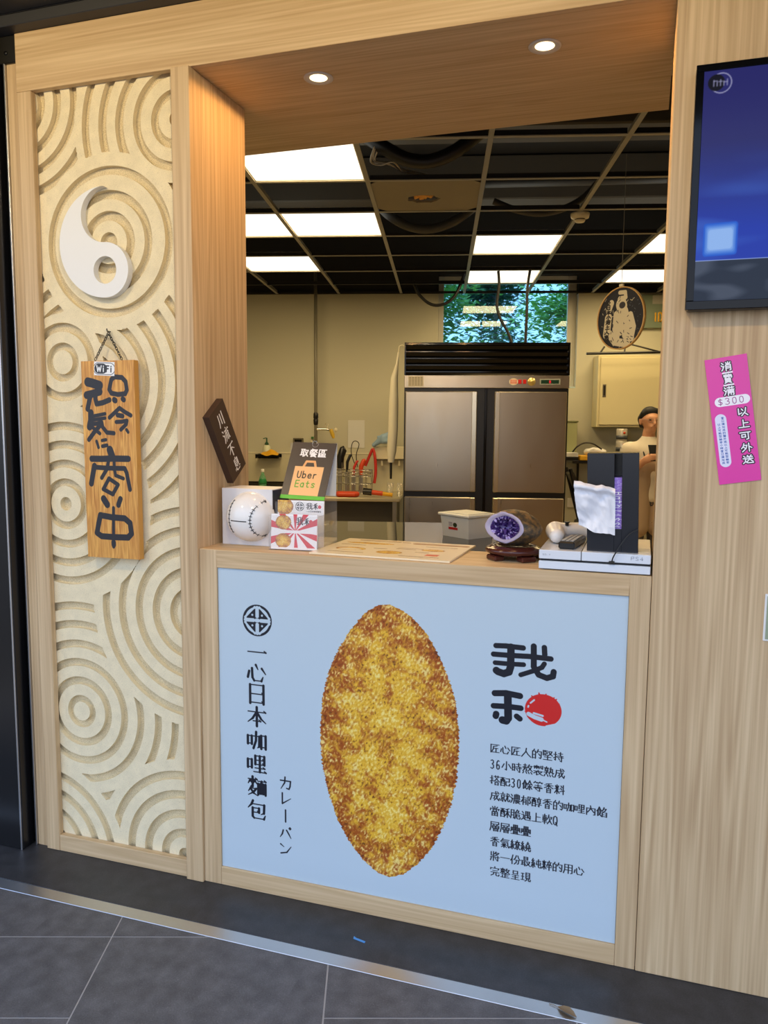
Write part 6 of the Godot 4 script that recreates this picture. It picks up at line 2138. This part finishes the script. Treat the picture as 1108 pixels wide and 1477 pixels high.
func hoop_image() -> Image:
	var img := blank(256, 256, rgb8(34, 38, 52))
	var cream := rgb8(222, 214, 186)
	var rng := RandomNumberGenerator.new()
	rng.seed = 33
	for i in 26:
		var p := Vector2(rng.randf_range(176, 236), rng.randf_range(40, 200))
		pen(img, p, p + Vector2(rng.randf_range(-7, 7), rng.randf_range(-7, 7)), 2.0, 1.0, rgb8(110, 118, 130))
	for q in [["120 20 150 22 154 44 120 44", 18], ["130 70 134 80", 58], ["104 110 100 170 112 206", 30], ["150 100 168 150 160 200", 38], ["120 110 128 180", 44], ["182 120 200 170 190 216", 30], ["70 190 100 224 170 238", 34], ["60 120 52 190", 40], ["74 60 60 90", 30]]:
		brush(img, v2s(q[0]), q[1], cream, func(p: Vector2) -> Vector2: return p)
	for i in 120:                                 # broken cream and dark stitches all over the figure
		var p := Vector2(rng.randf_range(24, 208), rng.randf_range(44, 244))
		var e := p + Vector2(rng.randf_range(-12, 12), rng.randf_range(-14, 14))
		pen(img, p, e, 3.0, 2.2, cream if i % 2 == 0 else rgb8(46, 46, 54))
	for i in 9:                                   # a column of dark characters at the left
		glyph(img, "心日本小用上人完成"[i], Rect2(44 + sin(i * 0.6) * 4.0, 46 + i * 21, 24, 18), [4.5, 5.0, false], rgb8(30, 30, 40))
	disc(img, Vector2(136, 74), Vector2(17, 14), rgb8(60, 58, 64))
	return img

func build_right_side() -> void:
	# round embroidery hoop hanging on a thread
	var c := on_d(895, 459, 3.9)
	var t := thing("embroidery_hoop", "round wooden hoop with a dark cream-stitched picture hanging on a thread", "wall hanging", c, Basis(Vector3.UP, PHI - deg_to_rad(55.0)))
	var r := 0.142
	var g := Geo.new()
	var n := 40
	for k in n:
		var a := TAU * k / n
		var b := TAU * (k + 1) / n
		g.tri(Vector3.ZERO, Vector3(cos(a), sin(a), 0) * r, Vector3(cos(b), sin(b), 0) * r, Vector3.BACK, Vector2(0.5, 0.5), Vector2(0.5 + cos(a) * 0.5, 0.5 - sin(a) * 0.5), Vector2(0.5 + cos(b) * 0.5, 0.5 - sin(b) * 0.5))
		g.tri(Vector3(0, 0, -0.002), Vector3(cos(a) * r, sin(a) * r, -0.002), Vector3(cos(b) * r, sin(b) * r, -0.002), Vector3.FORWARD)
	part("cloth", g, printed("hoop_print", hoop_image(), 0.8), t)
	var hg := Geo.new()
	hg.lathe([Vector2(r - 0.001, -0.010), Vector2(r + 0.004, -0.010), Vector2(r + 0.004, 0.004), Vector2(r - 0.001, 0.004), Vector2(r - 0.001, -0.010)], 48, Vector3.ZERO, Basis(Vector3.RIGHT, PI / 2.0))
	part("hoop", hg, mat("hoop_wood", rgb8(214, 172, 104), 0.45), t)
	box_part("clasp", Vector3(-0.012, r + 0.004, -0.006), Vector3(0.012, r + 0.016, 0.006), 0.002, M.cream_plastic, t)
	var tg := Geo.new()
	tg.tube([Vector3(0, r + 0.014, 0), Vector3(0, GRID_Y - c.y - 0.001, 0)], 0.0011, 5)
	part("thread", tg, mat("thread_grey", rgb8(130, 124, 110), 0.6), t)
	# steel cabinet hung on the back wall
	var cl := to_room(on_d(864, 512, 7.52))
	var cb := to_room(on_d(860, 616, 7.52))
	var w := 0.86
	t = kthing("wall_cabinet", "pale yellow steel wall cabinet with a recessed handle", "cabinet", room(cl.x + w / 2.0, cb.y, 7.65))
	var ym := mat("cabinet_cream", rgb8(212, 202, 160), 0.45)
	var h := cl.y - cb.y
	box_part("body", Vector3(-w / 2, 0, -0.125), Vector3(w / 2, h, 0.115), 0.004, ym, t)
	var d := box_part("door", Vector3(-w / 2 + 0.022, 0.022, 0.1152), Vector3(w / 2 - 0.022, h - 0.022, 0.130), 0.003, ym, t)
	var hp := inv(t, on_d(872, 563.5, 7.52))
	box_part("handle", Vector3(hp.x - 0.016, hp.y - 0.058, 0.1302), Vector3(hp.x + 0.014, hp.y + 0.058, 0.1345), 0.002, M.steel, d)
	box_part("handle_recess", Vector3(hp.x - 0.008, hp.y - 0.045, 0.1346), Vector3(hp.x + 0.006, hp.y + 0.045, 0.1352), 0.0, M.dark_steel, d)
	# black shelf bar above it with its braces
	var b0 := on_d(846, 510, 7.30)
	var b1 := on_d(953, 508, 7.30)
	t = kthing("shelf_bracket", "black steel bar with slanting braces above the yellow cabinet", "bracket", b0)
	var bg := Geo.new()
	bg.tube([Vector3.ZERO, inv(t, b1)], 0.012, 8)
	part("bar", bg, M.black_plastic, t)
	for q in [[[908, 496], [950, 507]], [[872, 500], [866, 509]], [[902, 500], [901, 509]]]:
		var sg := Geo.new()
		sg.tube([inv(t, on_d(q[0][0], q[0][1], 7.32)), inv(t, on_d(q[1][0], q[1][1], 7.30))], 0.008, 6)
		part("brace", sg, M.dark_steel, t)
	# boards on the wall above
	t = kthing("notice_board", "grey green board with yellow characters on the back wall", "board", on_d(945, 452, 7.74))
	box_part("panel", Vector3(-0.17, -0.135, -0.01), Vector3(0.25, 0.17, 0.01), 0.003, mat("board_green", rgb8(112, 126, 104), 0.5), t)
	var lg := Geo.new()
	var x := 0.0
	for ch in "ID":
		for piece in STROKES[ch].split("/"):
			var pts := []
			for p in v2s(piece):
				pts.append(Vector3(-0.02 + x + p.x / 100.0 * 0.045, -0.08 + 0.09 * (1.0 - p.y / 100.0), 0.0115))
			lg.tube(pts, 0.008, 5)
		x += 0.045
	part("lettering", lg, M.yellow, t)
	box_part("paper", Vector3(-0.03, 0.085, 0.0102), Vector3(0.10, 0.165, 0.0112), 0.0, mat("paper_grey", rgb8(160, 156, 140), 0.6), t)
	# side table with clutter, mostly hidden by the tissue box
	var ty := to_room(on_d(850, 664, 7.35)).y
	t = kthing("side_shelf", "dark shelf on the back wall piled with packets", "shelf", room(1.62, ty - 0.03, 7.52))
	box_part("board", Vector3(-0.42, 0.0, -0.25), Vector3(0.55, 0.028, 0.17), 0.003, M.black_plastic, t)
	for sx in [-0.30, 0.42]:
		box_part("strut", Vector3(sx - 0.01, -0.20, -0.25), Vector3(sx + 0.01, -0.0005, -0.23), 0.002, M.black_plastic, t)
	var sy := ty - 0.0015
	t = kthing("yellow_tray", "shallow yellow tray on the dark wall shelf", "tray", room(to_room(on_d(852, 660, 7.42)).x, sy, 7.42))
	box_part("tray", Vector3(-0.11, 0.0, -0.08), Vector3(0.11, 0.045, 0.08), 0.006, M.yellow, t)
	t = kthing("white_packet", "crumpled white packet lying on the yellow tray", "packet", room(to_room(on_d(858, 650, 7.42)).x, sy + 0.0455, 7.42))
	var pk := Geo.new(true)
	nets(pk, [[Vector3(-0.07, 0.03, 0), Vector3(0.05, 0.035, 0), 0.03, 0.032], [Vector3(0.0, 0.05, 0.0), Vector3(0.08, 0.03, 0.02), 0.022, 0.026], [Vector3(-0.02, 0.055, 0.01), Vector3(-0.06, 0.035, 0.02), 0.018, 0.02]], 0.012, 0.009)
	part("packet", pk, M.white_plastic, t)
	t = kthing("label_packet", "black and white striped packet at the end of the dark wall shelf", "packet", room(to_room(on_d(826, 658, 7.42)).x - 0.02, sy, 7.41))
	box_part("body", Vector3(-0.06, 0.0, -0.06), Vector3(0.06, 0.030, 0.06), 0.004, M.black_plastic, t)
	box_part("wrapper", Vector3(-0.06, 0.0302, -0.06), Vector3(0.06, 0.070, 0.06), 0.004, M.white_plastic, t)
	hung("shelf_cable", "grey cable arching over the packets on the wall shelf", "cable", [on_d(826, 652, 7.34), on_d(833, 644, 7.34), on_d(843, 639, 7.34), on_d(855, 640, 7.34), on_d(868, 648, 7.34)], 0.007, M.dark_steel, "cord")
	# stacked tins
	var tx := to_room(on_d(897, 630, 7.42)).x
	for k in 2:
		t = kthing("drink_tin", ["printed drink tin standing on the wall shelf, under another tin", "printed drink tin topmost of two stacked on the wall shelf"][k], "tin", room(tx, sy + 0.075 + k * 0.108, 7.42), "stacked drink tins")
		var cg := Geo.new()
		cg.lathe([Vector2(0.0, 0.0), Vector2(0.046, 0.0), Vector2(0.049, 0.005), Vector2(0.049, 0.100), Vector2(0.045, 0.107), Vector2(0.0, 0.107)], 24)
		part("can", cg, mat("tin_cream", rgb8(206, 200, 186), 0.3, 0.3), t)
		var bd := Geo.new()
		bd.lathe([Vector2(0.0492, 0.012), Vector2(0.0496, 0.012), Vector2(0.0496, 0.046), Vector2(0.0492, 0.046)], 24)
		part("band", bd, mat("tin_dark", rgb8(70, 76, 84), 0.4), t)
		var mk := Geo.new()
		mk.lathe([Vector2(0.0, 0.0), Vector2(0.012, 0.0), Vector2(0.012, 0.0045), Vector2(0.0, 0.004)], 16, Vector3(0.012, 0.070, 0.0455), Basis(Vector3.RIGHT, PI / 2.0))
		part("emblem", mk, M.orange_red if k == 1 else M.red, t)
	t = kthing("black_dish", "low black dish under the stacked tins", "dish", room(tx, sy, 7.42))
	var dg := Geo.new()
	dg.lathe([Vector2(0.0, 0.0), Vector2(0.07, 0.0), Vector2(0.125, 0.045), Vector2(0.13, 0.062), Vector2(0.07, 0.0745), Vector2(0.0, 0.0745)], 24)
	part("dish", dg, M.black_gloss, t)
	# pale green box behind the refrigerator edge
	t = kthing("green_box", "narrow pale green box standing on the wall shelf beside the refrigerator", "box", room(to_room(on_d(824, 640, 7.55)).x - 0.01, sy, 7.60))
	box_part("box", Vector3(-0.05, 0.0, -0.12), Vector3(0.05, 0.345, 0.12), 0.003, mat("box_green", rgb8(168, 172, 126), 0.6), t)
	box_part("lid", Vector3(-0.06, 0.3452, -0.125), Vector3(0.06, 0.360, 0.125), 0.003, mat("box_olive", rgb8(112, 116, 76), 0.6), t)
	# folded chair leaning by the fridge
	var cp := on_d(835, 712, 6.9)
	t = kthing("folding_chair", "black folded chair leaning beside the refrigerator", "chair", Vector3(cp.x, 0.0, cp.z))
	var fg := Geo.new()
	var yt := cp.y + 0.22
	for z in [-0.10, 0.14]:
		fg.tube([Vector3(0.11, 0.0, z), Vector3(0.02, cp.y * 0.75, z), Vector3(-0.10, yt, z)], 0.016, 8)
	fg.tube([Vector3(-0.07, 0.0, -0.08), Vector3(0.02, cp.y * 0.75, -0.08)], 0.014, 8)
	fg.tube([Vector3(-0.07, 0.0, 0.12), Vector3(0.02, cp.y * 0.75, 0.12)], 0.014, 8)
	part("frame", fg, M.dark_steel, t)
	var sb := Geo.new()
	sb.x = Transform3D(Basis(Vector3.BACK, deg_to_rad(24)), Vector3(-0.035, cp.y + 0.07, 0.02))
	sb.box(Vector3(-0.018, -0.13, -0.115), Vector3(0.018, 0.13, 0.115), 0.01)
	part("backrest", sb, M.black_plastic, t)
	var ss := Geo.new()
	ss.x = Transform3D(Basis(Vector3.BACK, deg_to_rad(12)), Vector3(0.03, cp.y * 0.55, 0.02))
	ss.box(Vector3(-0.02, -0.17, -0.09), Vector3(0.02, 0.17, 0.10), 0.01)
	part("seat", ss, M.black_plastic, t)
	t = kthing("wall_socket", "white electrical socket low on the kitchen wall beside the refrigerator", "socket", on_d(829, 725, BACK - 0.006))
	box_part("plate", Vector3(-0.07, -0.045, -0.004), Vector3(0.07, 0.045, 0.006), 0.003, M.white_plastic, t)

# ---------------------------------------------------------------- person at the back, half hidden by the column; local +z is forward
func build_person() -> void:
	var feet := room(1.735, 0, 6.80)
	var t := thing("person", "person in a white shirt and beige apron looking down at a phone", "person", feet, Basis(Vector3.UP, PHI + deg_to_rad(8.0)))
	var skin := mat("skin", rgb8(206, 152, 118), 0.5)
	var body := []
	# head, neck, face (tilted down a little)
	body.append_array([[Vector3(0, 1.525, 0.005), Vector3(0, 1.515, -0.02), 0.076, 0.074], [Vector3(0, 1.50, 0.035), Vector3(0, 1.435, 0.052), 0.062, 0.036], [Vector3(0, 1.415, 0.0), Vector3(0, 1.30, -0.02), 0.050, 0.058], [Vector3(0, 1.505, 0.098), Vector3(0, 1.475, 0.112), 0.008, 0.012], [Vector3(-0.02, 1.452, 0.088), Vector3(0.02, 1.452, 0.088), 0.009, 0.009], [Vector3(-0.03, 1.528, 0.083), Vector3(0.03, 1.528, 0.083), 0.009, 0.009]])
	for s in [-1, 1]:
		body.append([Vector3(s * 0.077, 1.51, -0.005), Vector3(s * 0.080, 1.475, 0.0), 0.015, 0.010])
	# trunk and legs
	body.append_array([[Vector3(-0.12, 1.24, -0.02), Vector3(0.12, 1.24, -0.02), 0.07, 0.07], [Vector3(0, 1.20, -0.01), Vector3(0, 0.98, 0.0), 0.125, 0.115], [Vector3(0, 0.98, 0.0), Vector3(0, 0.86, 0.0), 0.115, 0.125]])
	for s in [-1, 1]:
		body.append_array([[Vector3(s * 0.085, 0.84, 0), Vector3(s * 0.09, 0.46, 0.012), 0.085, 0.055], [Vector3(s * 0.09, 0.46, 0.012), Vector3(s * 0.09, 0.09, -0.01), 0.052, 0.036], [Vector3(s * 0.09, 0.05, -0.02), Vector3(s * 0.095, 0.035, 0.13), 0.04, 0.03]])
	# arms: elbows bent, both forearms brought forward to the phone
	var hands := []
	for s in [-1, 1]:
		var sh := Vector3(s * 0.175, 1.255, -0.02)
		var el := Vector3(s * 0.215, 1.005, 0.02)
		var wr := Vector3(s * 0.085 - 0.055, 1.150, 0.190)
		body.append_array([[sh, el, 0.050, 0.038], [el, wr, 0.038, 0.025]])
		hands.append([wr, s])
	for hd in hands:
		var s: float = hd[1]
		var wr: Vector3 = hd[0]
		var palm := Vector3(s * 0.055 - 0.055, 1.190, 0.232)
		body.append([wr, palm, 0.026, 0.030])
		for k in 4:                          # fingers wrap behind the phone, thumb lies on its front
			var root := palm + Vector3(-s * 0.004, 0.022 - k * 0.014, 0.016)
			var mid := root + Vector3(-s * 0.020, 0.012, 0.026 - k * 0.002)
			var end := mid + Vector3(-s * (0.026 - k * 0.003), 0.002, 0.004)
			body.append_array([[root, mid, 0.0095, 0.0085], [mid, end, 0.0085, 0.0075]])
		var th := palm + Vector3(-s * 0.012, 0.018, -0.012)
		body.append_array([[th, th + Vector3(-s * 0.020, 0.026, 0.004), 0.011, 0.0095], [th + Vector3(-s * 0.020, 0.026, 0.004), th + Vector3(-s * 0.040, 0.034, 0.010), 0.0095, 0.008]])
	var g := Geo.new(true)
	nets(g, body, 0.020, 0.010)
	part("body", g, skin, t)
	# hair, eyes, glasses
	var hg := Geo.new(true)
	nets(hg, [[Vector3(0, 1.546, -0.004), Vector3(0, 1.525, -0.030), 0.076, 0.078], [Vector3(-0.04, 1.580, 0.040), Vector3(0.04, 1.580, 0.040), 0.024, 0.024], [Vector3(-0.060, 1.562, 0.022), Vector3(-0.066, 1.510, -0.018), 0.026, 0.024], [Vector3(0.060, 1.562, 0.022), Vector3(0.066, 1.510, -0.018), 0.026, 0.024], [Vector3(0, 1.50, -0.07), Vector3(0, 1.45, -0.055), 0.045, 0.03], [Vector3(-0.055, 1.52, -0.03), Vector3(-0.05, 1.46, -0.045), 0.03, 0.02], [Vector3(0.055, 1.52, -0.03), Vector3(0.05, 1.46, -0.045), 0.03, 0.02]], 0.02, 0.007)
	part("hair", hg, mat("hair_black", rgb8(14, 13, 13), 0.6), t, "short black hair")
	for s in [-1, 1]:
		var eg := Geo.new()
		eg.ball(Vector3(s * 0.031, 1.508, 0.086), Vector3(0.011, 0.005, 0.008), 10, 6)
		part("eye", eg, M.ink, t)
		var gg := Geo.new()
		var loop := []
		for k in 17:
			var a := TAU * k / 16.0
			loop.append(Vector3(s * 0.032 + cos(a) * 0.024, 1.503 + sin(a) * 0.017, 0.104))
		gg.tube(loop, 0.0014, 5, false)
		gg.tube([Vector3(s * 0.056, 1.508, 0.102), Vector3(s * 0.082, 1.512, 0.03), Vector3(s * 0.084, 1.512, 0.0)], 0.0014, 5)
		part("glasses", gg, M.steel, t, "thin metal glasses")
	# clothes
	var sh := Geo.new(true)
	var bones := [[Vector3(-0.125, 1.24, -0.02), Vector3(0.125, 1.24, -0.02), 0.085, 0.085], [Vector3(0, 1.22, -0.01), Vector3(0, 0.98, 0.0), 0.140, 0.132], [Vector3(0, 0.98, 0.0), Vector3(0, 0.90, 0.0), 0.132, 0.140], [Vector3(0, 1.335, -0.012), Vector3(0, 1.29, -0.02), 0.066, 0.078]]
	for s in [-1, 1]:
		bones.append([Vector3(s * 0.165, 1.255, -0.02), Vector3(s * 0.200, 1.09, 0.005), 0.066, 0.062])
	nets(sh, bones, 0.03, 0.012)
	part("shirt", sh, mat("shirt_white", rgb8(226, 216, 196), 0.8), t)
	var ap := Geo.new(true)
	nets(ap, [[Vector3(-0.07, 1.13, 0.075), Vector3(0.07, 1.13, 0.075), 0.068, 0.068], [Vector3(-0.08, 1.0, 0.055), Vector3(-0.10, 0.62, 0.05), 0.092, 0.10], [Vector3(0.08, 1.0, 0.055), Vector3(0.10, 0.62, 0.05), 0.092, 0.10], [Vector3(-0.07, 1.1, 0.07), Vector3(-0.08, 1.0, 0.055), 0.07, 0.092], [Vector3(0.07, 1.1, 0.07), Vector3(0.08, 1.0, 0.055), 0.07, 0.092]], 0.03, 0.012)
	part("apron", ap, mat("apron_beige", rgb8(176, 152, 126), 0.85), t, "beige apron")
	for s in [-1, 1]:
		var st := Geo.new()
		st.tube(smooth_line([Vector3(s * 0.075, 1.185, 0.128), Vector3(s * 0.080, 1.26, 0.085), Vector3(s * 0.072, 1.325, 0.02), Vector3(s * 0.05, 1.34, -0.06)], 5), 0.007, 6)
		part("apron_strap", st, M.ink, t)
	var tr := Geo.new(true)
	bones = [[Vector3(-0.04, 0.86, 0), Vector3(0.04, 0.86, 0), 0.125, 0.125]]
	for s in [-1, 1]:
		bones.append_array([[Vector3(s * 0.088, 0.84, 0), Vector3(s * 0.09, 0.46, 0.012), 0.095, 0.068], [Vector3(s * 0.09, 0.46, 0.012), Vector3(s * 0.09, 0.11, -0.01), 0.068, 0.055]])
	nets(tr, bones, 0.02, 0.013)
	part("trousers", tr, mat("trouser_grey", rgb8(84, 80, 76), 0.85), t)
	for s in [-1, 1]:
		var fo := Geo.new(true)
		nets(fo, [[Vector3(s * 0.09, 0.052, -0.025), Vector3(s * 0.095, 0.046, 0.13), 0.050, 0.042]], 0.01, 0.01)
		part("shoe", fo, M.black_plastic, t)
	# the phone, held in both hands
	var ph := thing("mobile_phone", "dark mobile phone held up in the hands of the person", "phone", t.transform * Vector3(-0.055, 1.230, 0.254), t.transform.basis * Basis(Vector3.RIGHT, deg_to_rad(-28.0)))
	box_part("case", Vector3(-0.038, -0.06, -0.0045), Vector3(0.038, 0.085, 0.0045), 0.004, M.black_plastic, ph)
	box_part("screen", Vector3(-0.034, -0.055, -0.0052), Vector3(0.034, 0.080, -0.0046), 0.0, M.black_gloss, ph)


# ---------------------------------------------------------------- trees and ground behind the window
func build_trees() -> void:
	var f := struct("floor")
	part("lawn", rbox(Vector3(-12, -0.2, BACK + 0.22), Vector3(14, -0.01, 40)), mat("lawn_green", rgb8(84, 110, 56), 0.9), f)
	f.transform = Transform3D(Basis(Vector3.UP, PHI), room(0, 0, 0))
	var bark := mat("bark", rgb8(86, 76, 62), 0.9)
	var leaf_a := mat("leaf_bright", rgb8(104, 156, 62), 0.5)
	var leaf_b := mat("leaf_deep", rgb8(48, 98, 84), 0.5)
	for m in [leaf_a, leaf_b]:
		m.backlight_enabled = true
		m.backlight = Color(0.3, 0.45, 0.2)
	var spots := [[-0.85, 11.5, 3.2, 0, "slim leafy tree with bright leaves behind the left of the window"], [0.95, 14.4, 4.1, 1, "tall thin-stemmed tree with deep green leaves behind the window"], [2.45, 11.6, 3.2, 0, "broad bright green tree behind the right of the window"], [3.0, 17.4, 4.9, 1, "dark green tree far behind the right window frame"], [-0.9, 17.4, 4.8, 1, "dark green tree far behind the left window frame"]]
	var rng := RandomNumberGenerator.new()
	rng.seed = 9
	for q in spots:
		var t := kthing("garden_tree", q[4], "tree", room(q[0], -0.01, q[1]), "trees behind the window")
		var g := Geo.new()
		var h: float = q[2]
		var limbs := []
		g.tube([Vector3.ZERO, Vector3(0.05, h * 0.4, 0), Vector3(-0.03, h * 0.8, 0.05), Vector3(0.02, h * 1.15, 0)], [0.075, 0.055, 0.035, 0.012], 8)
		for k in 9:
			var y := h * rng.randf_range(0.5, 1.0)
			var a := rng.randf() * TAU
			var reach := rng.randf_range(0.4, 1.0)
			var e := Vector3(cos(a) * reach, y + rng.randf_range(0.1, 0.6), sin(a) * reach)
			g.tube([Vector3(0, y, 0), Vector3(e.x * 0.5, lerpf(y, e.y, 0.6), e.z * 0.5), e], [0.026, 0.018, 0.007], 6)
			limbs.append(e)
			limbs.append(e * Vector3(0.6, 1, 0.6) + Vector3(0, 0.12, 0))
		limbs.append(Vector3(0, h * 1.15, 0))
		part("trunk", g, bark, t)
		var lg := Geo.new()
		for i in 6500:
			var c: Vector3 = limbs[rng.randi() % limbs.size()] + Vector3(rng.randfn(), rng.randfn() * 0.55, rng.randfn()) * 0.30
			var a := rng.randf() * TAU
			var d := Vector3(cos(a), rng.randf_range(-0.6, 0.4), sin(a)).normalized()
			var s := d.cross(Vector3(rng.randf() - 0.5, 1, rng.randf() - 0.5)).normalized()
			var l := rng.randf_range(0.05, 0.09)
			var up := d.cross(s).normalized()
			lg.tri(c - d * l, c + s * l * 0.42 + up * 0.006, c + d * l, up)
			lg.tri(c - d * l, c + d * l, c - s * l * 0.42 + up * 0.006, up)
		var o := part("foliage", lg, leaf_a if q[3] == 0 else leaf_b, t)
		o.set_meta("kind", "stuff")
